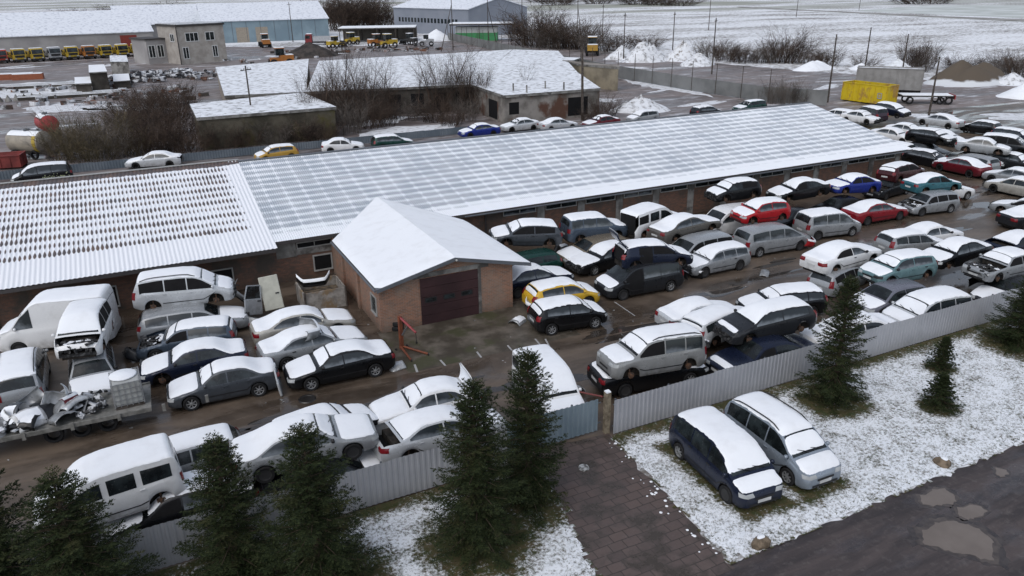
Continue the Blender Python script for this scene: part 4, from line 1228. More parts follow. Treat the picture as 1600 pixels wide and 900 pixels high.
CARS = [
    ('van', 'white', -4.6, 39.17, 0, 167.6, {'L': 4.97}, 'tall white high-roof panel van parked nose left against the brick wall'),
    ('mpv', 'white', -3.29, 35.53, 1.1, -97.9, {'L': 3.9, 'hood_off': 1, 'nose_off': 1, 'wheels': '0000'}, 'white people carrier with a bare engine bay, stacked on a crushed silver car'),
    ('est', 'silver', -3.21, 34.1, 0, -88.0, {'snow': 'hood', 'wheels': '0000', 'L': 4.2}, 'silver car crushed beneath the stacked white people carrier, snowy bonnet facing the trailer'),
    ('mpv', 'silver', -5.79, 34.6, 0, 92.0, {'rails': 1, 'snow': 'full'}, 'silver people carrier at the left edge with its rear window facing the scrap trailer'),
    ('mpv', 'whitesilver', 1.04, 38.65, 1.15, -7.4, {'wheels': '0000', 'rails': 1, 'nose_off': 1, 'doors': 1, 'L': 4.56}, 'pale silver people carrier with roof rails stacked high beside the brick wall'),
    ('est', 'silver', 1.18, 37.44, 0, -4.9, {'snow': 'hood', 'wheels': '0100', 'nose_off': 1, 'L': 4.97}, 'silver estate flattened beneath the pale people carrier with roof rails'),
    ('est', 'bluegrey', 0.71, 35.42, 0, 169.3, {'hood_off': 1, 'nose_off': 1, 'wheels': '1111', 'L': 4.23}, 'blue-grey estate nose left with its bonnet gone and engine bay showing'),
    ('sed', 'navy', 0.77, 32.95, 0, 176.9, {'wheels': '0111', 'doors': 1, 'L': 4.38}, 'dark blue saloon without a front wheel, between the stripped estate and the grey saloon'),
    ('sed', 'steel', 1.64, 30.37, 0, 177.9, {'wheels': '1111', 'doors': 1, 'L': 4.3}, 'steel grey saloon nose left on alloy wheels at the front of the left row'),
    ('sed', 'beige', 5.8, 34.6, 0, -0.1, {'wheels': '0111', 'doors': 1, 'L': 4.75}, 'pale beige saloon parked nose right just below the wooden skip'),
    ('sed', 'silver', 5.71, 32.22, 0, 3.5, {'wheels': '1011', 'hood_off': 0, 'doors': 1, 'L': 4.72}, 'silver saloon with a loose bumper lying across its windscreen'),
    ('sed', 'black', 6.3, 29.81, 0, 178.6, {'wheels': '1011', 'doors': 1, 'L': 4.54}, 'black saloon nose left beside the orange engine hoist'),
    ('kan', 'white', -2.44, 22.88, 0.8, 184.0, {'wheels': '0000', 'doors': 1}, 'white high-roof leisure van raised above the left fence between the spruces'),
    ('sed', 'black', -0.6, 22.75, 0, 180.0, {'snow': 'full', 'wheels': '0000'}, 'dark saloon flattened beneath the white leisure van behind the left fence'),
    ('hat', 'silver', -0.34, 25.02, 0, 182.0, {'wheels': '1111'}, 'small silver hatchback peeping out behind the white leisure van'),
    ('sed', 'silver', 3.42, 22.75, 0.95, -5.1, {'wheels': '1111', 'hub': 1, 'doors': 1, 'L': 4.7}, 'long silver saloon stacked on a dark wreck above the fence between two spruces'),
    ('sed', 'black', 4.0, 22.2, 0, 2.0, {'snow': 'hood', 'wheels': '0000'}, 'dark wreck pressed flat beneath the long silver saloon'),
    ('hat', 'black', 4.43, 24.74, 0, 10.0, {'wheels': '1111', 'snow': 'full'}, 'dark hatchback mostly hidden behind the long silver saloon'),
    ('sed', 'white', 8.42, 24.85, 0, 175.9, {'boot_open': 1, 'wheels': '1111', 'doors': 1, 'L': 4.29}, 'white saloon with its boot lid raised beside the big spruces'),
    ('sed', 'whitesilver', 7.97, 22.24, 0.35, 2.6, {'boot_off': 1, 'wheels': '0000', 'doors': 1, 'L': 4.91}, 'white saloon missing its boot lid, nose tucked behind the tall spruce pair'),
    ('kan', 'white', 13.0, 23.45, 0, -96.0, {'L': 4.2, 'wheels': '1111'}, 'plain white van facing us just inside the sliding gate'),
    ('hat', 'yellow', 18.5, 31.97, 0, -4.1, {'wheels': '1111', 'doors': 1, 'rearline': 1, 'L': 3.82}, 'yellow hatchback nose right next to the garage wall'),
    ('hat', 'black', 17.55, 29.71, 0, -7.4, {'wheels': '1111', 'doors': 1, 'L': 3.68}, 'glossy black hatchback with a snowy roof standing in front of the yellow hatchback'),
    ('sed', 'navy', 18.31, 34.82, 0, 2.0, {'wheels': '1111'}, 'dark saloon whose snowy roof shows just behind the yellow hatchback'),
    ('est', 'green', 18.8, 37.07, 0, 180.0, {'snow': 'none', 'wheels': '0000'}, 'dark green estate crushed under a graphite hatchback beside the garage roof'),
    ('hat', 'steel', 19.92, 38.87, 1.15, 165.3, {'wheels': '0000', 'hub': 1, 'L': 4.2, 'doors': 1}, 'graphite hatchback nose left stacked on the dark green estate'),
    ('suv', 'bluegrey', 24.5, 38.49, 0.85, -8.3, {'wheels': '0000', 'hub': 1, 'L': 4.0, 'nose_off': 1}, 'slate blue hatchback with red tail lamp stacked against the long wall'),
    ('est', 'gold', 23.61, 37.13, 0, 179.6, {'snow': 'hood', 'wheels': '1111', 'hood_off': 0, 'L': 4.47}, 'bronze estate with a crumpled snowy bonnet under the slate blue hatchback'),
    ('kan', 'white', 28.43, 37.99, 0.85, 13.0, {'wheels': '0000', 'hub': 1, 'tail_off': 1, 'L': 4.43}, 'white delivery van with open rear doorway stacked by the long wall'),
    ('sed', 'taupe', 29.53, 35.98, 1.0, 5.6, {'wheels': '0000', 'hub': 1, 'doors': 1, 'L': 4.91}, 'taupe saloon with red tail lamps stacked nose right above a silver people carrier'),
    ('sed', 'black', 23.78, 35.94, 0, -173.2, {'wheels': '1111', 'nose_off': 1, 'L': 4.91}, 'black saloon with a smashed front corner beside the dark people carrier'),
    ('hat', 'navy', 24.22, 32.06, 1.2, -11.3, {'wheels': '0000', 'hub': 1, 'hatch_open': 1, 'L': 4.2, 'doors': 1, 'nodoor': (1,)}, 'dark blue hatchback with its tailgate swung up on top of a dark people carrier'),
    ('mpv', 'graphite', 23.28, 31.87, 0, 176.7, {'snow': 'hood', 'wheels': '1111', 'doors': 1, 'nodoor': (0,), 'L': 4.76}, 'dark people carrier with clear windscreen carrying the blue hatchback with raised tailgate'),
    ('mpv', 'silver', 29.17, 34.25, 0, 182.0, {'snow': 'none', 'wheels': '0000'}, 'silver people carrier squeezed below the taupe saloon'),
    ('est', 'silver', 28.97, 32.51, 0, 179.7, {'wheels': '1111', 'nose_off': 1, 'doors': 1, 'L': 4.23}, 'silver hatchback with a wrecked front end parked nose left at the lane'),
    ('hat', 'black', 36.63, 39.8, 1.45, 174.6, {'wheels': '0000', 'hub': 1, 'nose_off': 1, 'L': 3.68}, 'black hatchback perched on the white van with no windscreen'),
    ('kan', 'white', 34.53, 37.91, 0, 176.7, {'snow': 'none', 'wheels': '0000', 'nose_off': 1, 'L': 4.1}, 'white van without windscreen squashed under the perched black hatchback'),
    ('hat', 'red', 35.33, 35.78, 1.15, 174.8, {'wheels': '0000', 'hub': 1, 'doors': 1, 'L': 3.68}, 'bright red hatchback on top of a grey people carrier'),
    ('mpv', 'silver', 34.4, 33.6, 0, -3.9, {'snow': 'none', 'wheels': '1111', 'nose_off': 1, 'doors': 1, 'L': 4.98}, 'silver-grey people carrier beneath the bright red hatchback'),
    ('mpv', 'silver', 39.8, 34.23, 0, -9.0, {'wheels': '1111', 'L': 4.25, 'doors': 1}, 'silver compact people carrier with alloy wheels parked at the lane edge'),
    ('sed', 'black', 41.83, 38.93, 1.1, 172.5, {'wheels': '0000', 'hub': 1, 'L': 4.41}, 'black saloon nose left stacked third from the end of the long building'),
    ('sed', 'black', 39.2, 36.6, 0, 178.0, {'snow': 'none', 'wheels': '0000'}, 'black wreck in the shade beneath the stacked black saloon'),
    ('sed', 'blue', 46.27, 38.18, 1.1, 174.4, {'wheels': '0000', 'hub': 1, 'L': 4.19}, 'bright blue saloon stacked nose left near the end of the long building'),
    ('sed', 'black', 44.2, 37.2, 0, 178.0, {'snow': 'none', 'wheels': '0000'}, 'dark wreck in the shade beneath the bright blue saloon'),
    ('sed', 'red2', 45.27, 35.1, 0, -3.2, {'wheels': '1111', 'hub': 1, 'doors': 1, 'L': 4.91}, 'crimson saloon with straps of snow over its roof at the lane edge'),
    ('hat', 'maroon', 53.19, 39.46, 0.9, 6.5, {'wheels': '0000', 'hub': 1, 'L': 4.32}, 'dark maroon hatchback backed up to the end of the long building'),
    ('sed', 'teal', 51.76, 35.78, 1.0, -9.8, {'wheels': '0000', 'hub': 1, 'doors': 1, 'L': 4.19}, 'teal saloon stacked above a silver estate in the middle of the yard'),
    ('est', 'silver', 50.24, 34.69, 0, 171.6, {'snow': 'none', 'wheels': '1111', 'hood_off': 1, 'L': 4.23}, 'silver estate with an open engine bay beneath the teal saloon'),
    ('sed', 'graphite', 51.59, 39.23, 0, 188.0, {'snow': 'hood', 'wheels': '1111', 'hood_off': 1}, 'charcoal wreck with no bonnet between the crimson saloon and the maroon hatchback'),
    ('sed', 'white', 54.39, 36.44, 0, -8.0, {'wheels': '1111'}, 'white car whose bonnet sticks out beyond the teal saloon'),
    ('sed', 'darkred', 63.05, 41.21, 0, 88.9, {'wheels': '1111', 'L': 4.59}, 'dark red saloon standing alone across the lane from the teal saloon'),
    ('est', 'silver', 64.8, 41.65, 0, 90.0, {'snow': 'none', 'wheels': '1111'}, 'silver estate without snow behind the dark red saloon'),
    ('sed', 'silver', 66.99, 42.14, 1.1, -64.5, {'wheels': '0000', 'hub': 1, 'L': 4.19}, 'silver saloon nose right stacked over a dark wreck behind the silver estate'),
    ('sed', 'black', 66.9, 42.5, 0, -66.0, {'snow': 'hood', 'wheels': '0000'}, 'dark wreck below the stacked silver saloon at the far right'),
    ('mpv', 'graphite', 70.34, 42.21, 0.8, -67.9, {'wheels': '0000', 'L': 4.28}, 'dark people carrier with a snowy windscreen behind the stacked silver saloon'),
    ('hat', 'black', 67.01, 47.27, 1.1, -80.8, {'wheels': '0000', 'L': 4.2}, 'black hatchback nose right stacked on a black wreck near the utility pole'),
    ('sed', 'black', 66.8, 47.6, 0, -81.0, {'snow': 'none', 'wheels': '0000'}, 'black wreck under the black hatchback near the utility pole'),
    ('sed', 'whitesilver', 78.96, 55.09, 0.5, 98.8, {'wheels': '1111', 'L': 4.72}, 'silver saloon with dark tail lamps right beside the leaning utility pole'),
    ('hat', 'black', 81.39, 51.92, 0, 97.9, {'wheels': '1111', 'snow': 'full', 'L': 3.68}, 'black hatchback with silver bonnet and red tail lamp facing away at the far right'),
    ('sed', 'white', 74.45, 61.53, 0.3, -83.4, {'wheels': '1111', 'nose_off': 1, 'L': 4.29}, 'white saloon with a torn off front just beyond the roof end'),
    ('mpv', 'plum', 76.27, 61.88, 0.4, 79.4, {'wheels': '1111', 'L': 4.3}, 'plum coloured people carrier in front of the yellow container'),
    ('hat', 'navy', 79.1, 61.3, 0.8, -85.5, {'wheels': '1111', 'nose_off': 1, 'L': 3.99}, 'dark blue wreck with crushed nose at the corner of the yellow container'),
    ('est', 'white', 74.81, 65.24, 0, 100.0, {'wheels': '1111'}, 'white estate half hidden behind the roof end, furthest left beyond the roof'),
    ('sed', 'white', 69.74, 53.45, 0, -78.0, {'wheels': '1111'}, 'white saloon pressed against the roof end, clear side windows showing'),
    ('hat', 'teal', 63.81, 48.75, 0, 100.0, {'wheels': '1111'}, 'pale teal hatchback with its tail beside the roof end'),
    ('sed', 'white', 73.25, 54.41, 0, -80.0, {'wheels': '1111'}, 'white saloon buried between the roof end and the black stack'),
    ('sed', 'maroon', 72.35, 41.96, 0.4, -85.0, {'wheels': '1111', 'snow': 'none'}, 'maroon car without snow cut off by the right edge'),
    ('sed', 'silver', 63.08, 36.56, 0, 95.0, {'wheels': '1111'}, 'silver saloon nose left at the right edge, behind the champagne saloon'),
    ('sed', 'beige', 60.25, 34.52, 0, 92.0, {'wheels': '1111', 'hub': 1, 'nose_off': 1}, 'champagne saloon nose left at the right edge of the lane'),
    ('sed', 'silver', 54.88, 30.44, 0, 98.0, {'wheels': '0111', 'nose_off': 1}, 'grey wreck with stripped front wheel arch at the right edge'),
    ('sed', 'graphite', 53.25, 29.15, 0, -12.0, {'wheels': '1111', 'L': 4.5}, 'dark saloon with snowy boot and long red lamp strip at the right edge'),
    ('sed', 'navy', 46.91, 26.0, 0, -4.0, {'wheels': '1111', 'boot_off': 1}, 'dark saloon with its boot lid missing and clear rear window at the right edge'),
    ('box', 'silver', 39.93, 22.72, 0.95, 178.0, {'wheels': '0000', 'hub': 1, 'hood_off': 1, 'doors': 1}, 'old boxy silver saloon with chrome bumper and no bonnet, stacked by the fence'),
    ('sed', 'graphite', 39.42, 21.84, 0, 183.0, {'snow': 'hood', 'wheels': '0000'}, 'dark car with a snowy bonnet crushed beneath the boxy silver saloon'),
    ('sed', 'black', 39.8, 25.35, 0.8, 176.4, {'wheels': '0000', 'hub': 1, 'L': 4.19}, 'black saloon stacked between the pale teal hatchback and the boxy silver saloon'),
    ('hat', 'paleteal', 34.57, 24.87, 0.95, 173.8, {'wheels': '0000', 'hub': 1, 'L': 3.9, 'doors': 1}, 'pale teal hatchback with a missing headlamp stacked above a lilac-grey wreck'),
    ('est', 'silver', 39.87, 28.12, 0.55, -8.9, {'wheels': '0000', 'hub': 1, 'L': 4.23}, 'silver estate with dark rear window facing the lane behind the pale teal hatchback'),
    ('sed', 'white', 43.77, 29.73, 0, -3.0, {'wheels': '1111'}, 'white saloon nose right, behind the silver estate with dark rear window'),
    ('sed', 'white', 33.59, 27.6, 1.0, 3.4, {'wheels': '0000', 'hub': 1, 'doors': 1, 'L': 4.91}, 'clean white saloon with red tail lamps stacked at the lane corner'),
    ('est', 'silver', 33.42, 27.29, 0, 12.0, {'snow': 'none', 'wheels': '0000'}, 'silver estate squashed below the clean white saloon'),
    ('hat', 'lilac', 32.72, 23.78, 0, 178.7, {'snow': 'hood', 'wheels': '1111', 'L': 4.07}, 'lilac-grey hatchback wreck under the pale teal hatchback'),
    ('mpv', 'whitesilver', 32.75, 21.63, 0, 174.9, {'wheels': '1111', 'doors': 1, 'L': 4.28}, 'white people carrier nose left just inside the right fence'),
    ('sed', 'white', 27.94, 21.87, 0, 171.6, {'wheels': '1111', 'L': 4.6}, 'white saloon hidden behind the tallest right spruce inside the fence'),
    ('est', 'black', 27.72, 25.97, 0, 164.2, {'wheels': '1111', 'doors': 1, 'L': 4.23}, 'black estate with a fully snowed bonnet along the lane, behind the stacked dark saloon'),
    ('hat', 'graphite', 23.61, 22.86, 1.05, 173.7, {'wheels': '0000', 'hub': 1, 'L': 4.4, 'nose_off': 1, 'doors': 1, 'barehood': 1}, 'dark hatchback with a bare blue bonnet stacked over a navy wreck by the fence'),
    ('sed', 'navy', 22.71, 21.94, 0, 177.2, {'snow': 'patch', 'wheels': '1111', 'doors': 1, 'nodoor': (0,), 'L': 4.91}, 'navy wreck with clear windscreen and snow blotches on its bonnet by the fence'),
    ('est', 'whitesilver', 23.04, 24.94, 0.25, 8.8, {'wheels': '0000', 'tail_off': 0, 'L': 4.51}, 'silver estate jammed behind the off-roader with roof rails'),
    ('sed', 'whitesilver', 23.21, 26.66, 0, -4.2, {'wheels': '1111', 'L': 4.21}, 'white saloon on the lane behind the off-roader with roof rails'),
    ('suv', 'silver2', 17.52, 22.89, 0.75, 174.2, {'wheels': '0000', 'hub': 1, 'rails': 1, 'doors': 1, 'L': 4.35}, 'silver off-roader with roof rails stacked above a black saloon by the gate'),
    ('sed', 'black', 17.63, 23.15, 0, -8.5, {'wheels': '1111', 'L': 4.91}, 'black saloon with red tail lamp flattened under the silver off-roader'),
    ('mpv', 'navy', 16.05, 16.69, 0, -94.2, {'wheels': '1111', 'doors': 1, 'front': 1, 'glassy': 1, 'L': 4.28}, 'navy blue people carrier parked on the snowy lawn outside the fence'),
    ('mpv', 'silverblue', 18.42, 16.55, 0, -91.3, {'wheels': '1111', 'doors': 1, 'front': 1, 'rails': 1, 'glassy': 1, 'L': 4.28}, 'silver-blue people carrier with alloy wheels on the lawn, nearest the tall spruce'),
    ('mpv', 'black', -7.44, 76.47, 0, 182.0, {'wheels': '1111', 'wreath': 1}, 'black people carrier at far left with pale ornamental grass painted on its side'),
    ('sed', 'whitesilver', 1.55, 78.78, 0, 166.2, {'wheels': '1111', 'tail_off': 1, 'L': 4.91}, 'silver car with smashed tail behind the corrugated roof'),
    ('hat', 'yellow2', 12.18, 75.92, 0, 185.0, {'wheels': '1111'}, 'mustard hatchback behind the joint between the two roofs'),
    ('sed', 'white', 18.88, 76.76, 0, -12.8, {'wheels': '1111', 'L': 4.19}, 'white saloon behind the long roof, left of the dark green estate'),
    ('est', 'green', 23.8, 75.81, 0, -3.9, {'wheels': '1111', 'L': 4.2}, 'dark green estate behind the long roof in front of the ruin'),
    ('sed', 'blue', 34.21, 77.5, 0, 178.6, {'wheels': '1111', 'L': 4.53}, 'blue saloon nose left behind the long roof'),
    ('sed', 'whitesilver', 39.62, 78.35, 0, 180.0, {'wheels': '1111'}, 'white car right behind the ridge, next to the blue saloon'),
    ('sed', 'whitesilver', 43.57, 76.53, 0, 0.0, {'wheels': '1111'}, 'white car behind the ridge below the leaning utility pole'),
    ('sed', 'darkred', 48.51, 75.38, 0, 182.0, {'wheels': '1111'}, 'snow-covered saloon showing a red tail behind the ridge'),
    ('hat', 'silver', 54.61, 75.7, 0, 182.0, {'wheels': '1111'}, 'silver hatchback behind the ridge beside the snowy rubble heap'),
    ('hat', 'graphite', 63.5, 75.06, 0, 2.0, {'wheels': '1111'}, 'small dark hatchback tail left behind the ridge near the concrete fence'),
    ('est', 'green', 70.88, 75.58, 0, 182.0, {'wheels': '1111'}, 'dark green estate nose left behind the far end of the ridge'),
    ('hat', 'black', 63.55, 44.8, 0, -80.0, {'wheels': '0000'}, 'black hatchback roof showing low in front of the black stack by the pole'),
    ('sed', 'graphite', 68.4, 40.06, 0, -84.0, {'wheels': '1111'}, 'charcoal saloon at the right edge just behind the champagne saloon pair'),
    ('est', 'navy', 79.58, 46.87, 0, -84.0, {'wheels': '1111'}, 'navy estate at the far right edge beyond the dark people carrier'),
    ('hat', 'whitesilver', 72.76, 50.08, 0, -80.0, {'wheels': '1111'}, 'pale hatchback tucked behind the black stack by the leaning pole'),
    ('hat', 'silver', 44.8, 22.4, 0.5, 180.0, {'wheels': '0000', 'hub': 1}, 'silver hatchback raised at the right edge beyond the boxy saloon'),
    ('mpv', 'silver', 51.0, 25.4, 0, 4.0, {'wheels': '1111'}, 'silver people carrier at the right edge behind the saloon without boot lid'),
]

for i, c in enumerate(CARS): make_car(i, *c)

# ------------------------------------------------------------------ leafless bushes and trees
TWIG = mat_noise('bare_twigs', (.038, .029, .025), (.09, .064, .049), .5, .9, .15)
TWIGO = mat_noise('olive_twigs', (.062, .052, .032), (.135, .108, .068), .5, .9, .15)
TWIGG = mat_noise('grey_twigs', (.075, .065, .058), (.16, .14, .125), .5, .9, .15)
def bush_mesh(seed, mat, n=95, h=3.0, spread=1.6, w=.016, side=5):
    rg = np.random.default_rng(seed); V, F = [], []
    def rib(p, q, w0, w1):
        d = q - p; n_ = np.cross(d, rg.normal(0, 1, 3)); n_ /= np.linalg.norm(n_) + 1e-9
        i = len(V); V.extend([tuple(p - n_ * w0), tuple(p + n_ * w0), tuple(q + n_ * w1), tuple(q - n_ * w1)]); F.append((i, i + 1, i + 2, i + 3))
    for k in range(n):
        a = rg.uniform(0, 6.28); r0 = spread * .65 * math.sqrt(rg.random())
        p = np.array([r0 * math.cos(a), r0 * math.sin(a), 0.])
        d = np.array([math.cos(a) * rg.uniform(0, .5), math.sin(a) * rg.uniform(0, .5), 1.]); L = h * rg.uniform(.55, 1.05) * (1.05 - .35 * r0 / spread)
        m = 5
        for q in range(m):
            nx = p + d * L / m + rg.normal(0, .05, 3) * L / 3
            rib(p, nx, w * (1 - .75 * q / m), w * (1 - .75 * (q + 1) / m))
            if q > 0:
                for s_ in range(side):
                    e = d + rg.normal(0, .62, 3); e[2] = abs(e[2]) * .8 + .15
                    b0 = p + (nx - p) * rg.random()
                    b1 = b0 + e * L * rg.uniform(.08, .22)
                    rib(b0, b1, w * .45, w * .2)
                    if rg.random() < .6: rib(b1 - (b1 - b0) * .4, b1 + rg.normal(0, .13, 3) * L / 3, w * .3, w * .15)
            p = nx; d = d + rg.normal(0, .12, 3)
    me = bpy.data.meshes.new('twigs'); me.from_pydata(V, [], F); me.materials.append(mat); me.update()
    return me
BUSH = [bush_mesh(1, TWIG), bush_mesh(2, TWIGO, 85, 3, 1.9, .018), bush_mesh(3, TWIGG, 75, 3, 1.5), bush_mesh(4, TWIG, 105, 3.2, 1.7)]
def bare_tree_mesh(seed, h=6.0):
    rg = np.random.default_rng(seed); mb = MB(); V, F = [], []
    mb2 = MB()
    def grow(p, d, L, r, lev):
        m = 4
        for q in range(m):
            nx = p + d * L / m
            r1 = r * (1 - .18)
            (mb if lev == 0 else mb2).tube(p, nx, r, r1, 5 if lev < 2 else 3, False)
            if lev < 3 and (q > 0 or lev > 0):
                for s_ in range(2 if lev < 2 else 3):
                    e = d + rg.normal(0, .55, 3); e[2] += .25; e /= np.linalg.norm(e)
                    grow(nx, e, L * rg.uniform(.38, .62), r1 * .5, lev + 1)
            p, r = nx, r1
            d = d + rg.normal(0, .10, 3); d /= np.linalg.norm(d)
    grow(np.array([0, 0, 0.]), np.array([rg.normal(0, .06), rg.normal(0, .06), 1.]), h * .85, .085, 0)
    return mb.mesh('trunk', TWIG), mb2.mesh('crown', TWIG)
BTREE = [bare_tree_mesh(k) for k in (1, 2, 3, 4)]
nbush = [0]
def bush(xy, s, h, k, label):
    o = link('bare_bush', BUSH[k], None, (xy[0], xy[1], 0), nbush[0] * 1.7)
    o.scale = (s, s, h / 3.0); nbush[0] += 1
    return tag(o, label, 'bush', 'leafless bushes around the yards')
def btree(xy, h, k, label):
    t_ = thing('bare_tree', label, 'tree', (xy[0], xy[1], 0), nbush[0] * 2.1, 'leafless trees around the ruin'); nbush[0] += 1
    t_.scale = (h / 6,) * 3
    link('trunk', BTREE[k][0], t_); link('crown', BTREE[k][1], t_)
OL = 'olive brown leafless thicket behind the rusty roof beside the tank trailers'
for xy, s, h in (((-6.61, 87.46), 1.2, 3.0), ((-5.18, 85.97), 1.4, 3.4), ((-3.60, 85.07), 1.5, 3.6), ((-2.07, 85.22), 1.4, 3.3), ((-0.62, 85.78), 1.3, 3.2), ((-5.90, 91.70), 1.3, 3.0), ((-4.13, 91.82), 1.5, 3.2), ((-2.31, 92.34), 1.4, 3.0)):
    bush(xy, s * 1.1, h * (1.15 if nbush[0] % 2 else .8), 1 if nbush[0] % 3 else 2, OL)
BL = 'dark brown leafless shrub in the tangle left of the ruined building'
for k, (xy, s, h) in enumerate((((0.86, 86.00), 1.6, 3.2), ((2.35, 85.88), 1.5, 3.0), ((3.88, 86.11), 1.6, 3.0), ((5.25, 84.22), 1.5, 2.6), ((0.62, 96.08), 1.7, 3.2), ((2.61, 96.26), 1.8, 3.4), ((5.01, 96.70), 1.7, 3.4), ((0.32, 108.55), 1.8, 3.0), ((2.61, 110.02), 1.9, 3.2), ((5.29, 110.19), 1.9, 3.2), ((2.39, 122.93), 1.9, 2.6), ((6.44, 120.50), 1.9, 2.8), ((-0.56, 101.36), 1.6, 2.8))):
    bush(xy, s, h, (0, 3)[k % 2], BL)
RL_ = 'brown leafless shrub growing against the dark front of the ruin'
for k, (xy, s, h) in enumerate((((8.41, 84.65), 1.3, 2.2), ((10.98, 84.72), 1.3, 2.4), ((13.57, 84.42), 1.4, 2.4), ((16.20, 84.12), 1.3, 2.4), ((18.32, 82.90), 1.3, 2.2), ((22.15, 86.74), 1.5, 3.8), ((25.02, 88.87), 1.5, 3.6), ((27.20, 89.59), 1.3, 3.0), ((31.08, 91.53), 1.2, 2.4), ((33.49, 89.03), 1.3, 2.6), ((34.16, 85.51), 1.2, 2.2), ((37.24, 87.90), 1.2, 2.6), ((53.23, 81.78), 1.3, 2.2), ((49.87, 79.38), 1.0, 1.6))):
    bush(xy, s, h, (3, 0, 2)[k % 3], RL_)
for k, (xy, h) in enumerate((((22.88, 95.28), 6.5), ((25.50, 100.59), 7.5), ((25.96, 96.22), 7), ((27.01, 92.84), 6.5), ((29.54, 96.99), 6), ((20.22, 89.26), 5.5), ((30.01, 93.26), 6.0), ((33.47, 94.66), 5.4), ((35.05, 94.91), 6.4), ((37.53, 97.15), 6.8), ((39.05, 97.52), 7.4), ((39.88, 95.74), 6.6), ((39.14, 91.29), 6.6), ((40.55, 90.45), 5.4), ((19.14, 94.31), 4.6), ((48.83, 94.98), 4.8))):
    btree(xy, h, k % 4, 'slender leafless tree rising in front of the ruin' if k < 7 else 'slender leafless tree between the two wings of the ruin')
TL_ = 'tall brown leafless thicket standing up before the snowy ruin roof'
for k, (xy, s, h) in enumerate((((21.84, 92.73), 1.5, 5.8), ((24.26, 94.46), 1.6, 6.4), ((26.25, 94.38), 1.6, 6.0), ((28.62, 94.08), 1.3, 5.0), ((36.73, 95.13), 1.3, 5.4), ((38.94, 95.04), 1.5, 6.2), ((40.33, 92.98), 1.5, 6.0), ((19.34, 90.24), 1.4, 4.6))):
    bush(xy, s, h, (0, 3, 2)[k % 3], TL_)
FL = 'leafless shrub on the edge of the snowy field beyond the gravel heaps'
for k, (px, s, h) in enumerate((((100.15, 190.84), 5.5, 9), ((100.85, 184.97), 5, 8), ((100.52, 177.59), 5, 7), ((102.16, 174.00), 4.5, 6.5), ((104.77, 172.15), 4, 6), ((103.36, 163.92), 3.5, 5), ((107.11, 161.30), 3, 4.5), ((117.66, 163.06), 3, 3), ((114.98, 135.90), 3, 4), ((113.04, 128.55), 2.6, 4), ((112.99, 123.72), 2.4, 3), ((116.12, 121.64), 2.4, 3), ((118.71, 119.92), 2.6, 5), ((120.46, 118.75), 2.6, 5.5), ((121.96, 114.68), 2.2, 3.4), ((122.61, 111.28), 2.2, 3.4), ((126.03, 95.56), 1.6, 5), ((127.39, 94.68), 1.8, 5), ((131.93, 96.85), 1.6, 4.5), ((138.63, 87.41), 2.0, 3), ((134.90, 82.74), 2, 3.5), ((132.89, 79.64), 2, 4.2), ((137.01, 93.53), 2, 2.2), ((124.81, 104.18), 1.8, 2.4))):
    bush(px, s, h, (0, 3, 2)[k % 3], FL)
HL = 'brown leafless shrub in the hedge between the far halls'
for k, (px, s, h) in enumerate((((73.28, 292.04), 7, 11), ((79.42, 297.25), 7, 12), ((83.39, 294.06), 7, 12), ((87.60, 295.91), 7, 11), ((91.57, 292.70), 6, 10), ((88.70, 357.81), 7, 8), ((100.87, 370.54), 8, 9), ((-17.86, 537.87), 6, 4), ((4.03, 541.19), 7, 6), ((35.69, 564.27), 6, 6), ((37.13, 509.38), 6, 4), ((286.90, 507.46), 10, 6), ((323.61, 510.57), 9, 6), ((333.80, 472.74), 12, 7), ((333.49, 450.15), 10, 6), ((333.21, 429.11), 9, 5), ((453.65, 343.23), 14, 6), ((328.54, 591.84), 16, 8))):
    bush(px, s, h, (0, 3)[k % 2], HL)
LL = 'thin leafless sapling near the concrete fence behind the roof'
for k, (px, s, h) in enumerate((((78.55, 79.11), 1.0, 3.2), ((79.57, 77.81), 1.1, 3.4), ((81.00, 76.95), 1.0, 2.6), ((79.15, 81.54), .8, 2.0))):
    bush(px, s, h, 2, LL)
for xy, h, lab in (((24.43, 122.68), 2.8, 'small green pine growing in front of the ruin roof at its left wing'), ((64.68, 140.68), 2.6, 'small green pine standing behind the ruin roof at its right wing')):
    spruce(xy[0], xy[1], h, .95, SPRS, 1.8, .55, lab, 1)

# ------------------------------------------------------------------ utility poles
POLE = mat_noise('pole_timber', (.045, .038, .033), (.095, .08, .07), 4, .9, .2)
CERAMIC = plain('insulator', (.3, .3, .29), .4)
def pole(xy, h, label, lean=(0, 0), cross=True, brace=None, r=.13):
    p = thing('utility_pole', label, 'pole', (xy[0], xy[1], 0), R(35), 'utility poles')
    mb = MB(); mb.tube((0, 0, 0), (lean[0], lean[1], h), r, r * .62, 8)
    mb.build('shaft', POLE, p)
    if cross:
        mb = MB(); mb.cbox((lean[0] * .93, lean[1] * .93, h * .94), (1.5, .09, .09)); mb.build('crossarm', POLE, p)
        for s_ in (-.65, -.3, .3, .65):
            mb = MB(); mb.tube((lean[0] * .93 + s_, lean[1] * .93, h * .94 + .05), (lean[0] * .93 + s_, lean[1] * .93, h * .94 + .22), .045, .03, 6); mb.build('insulator', CERAMIC, p)
    if brace:
        mb = MB(); mb.tube((brace, .3, 0), (lean[0] * .8, lean[1] * .8, h * .82), r * .85, r * .6, 6); mb.build('brace', POLE, p)
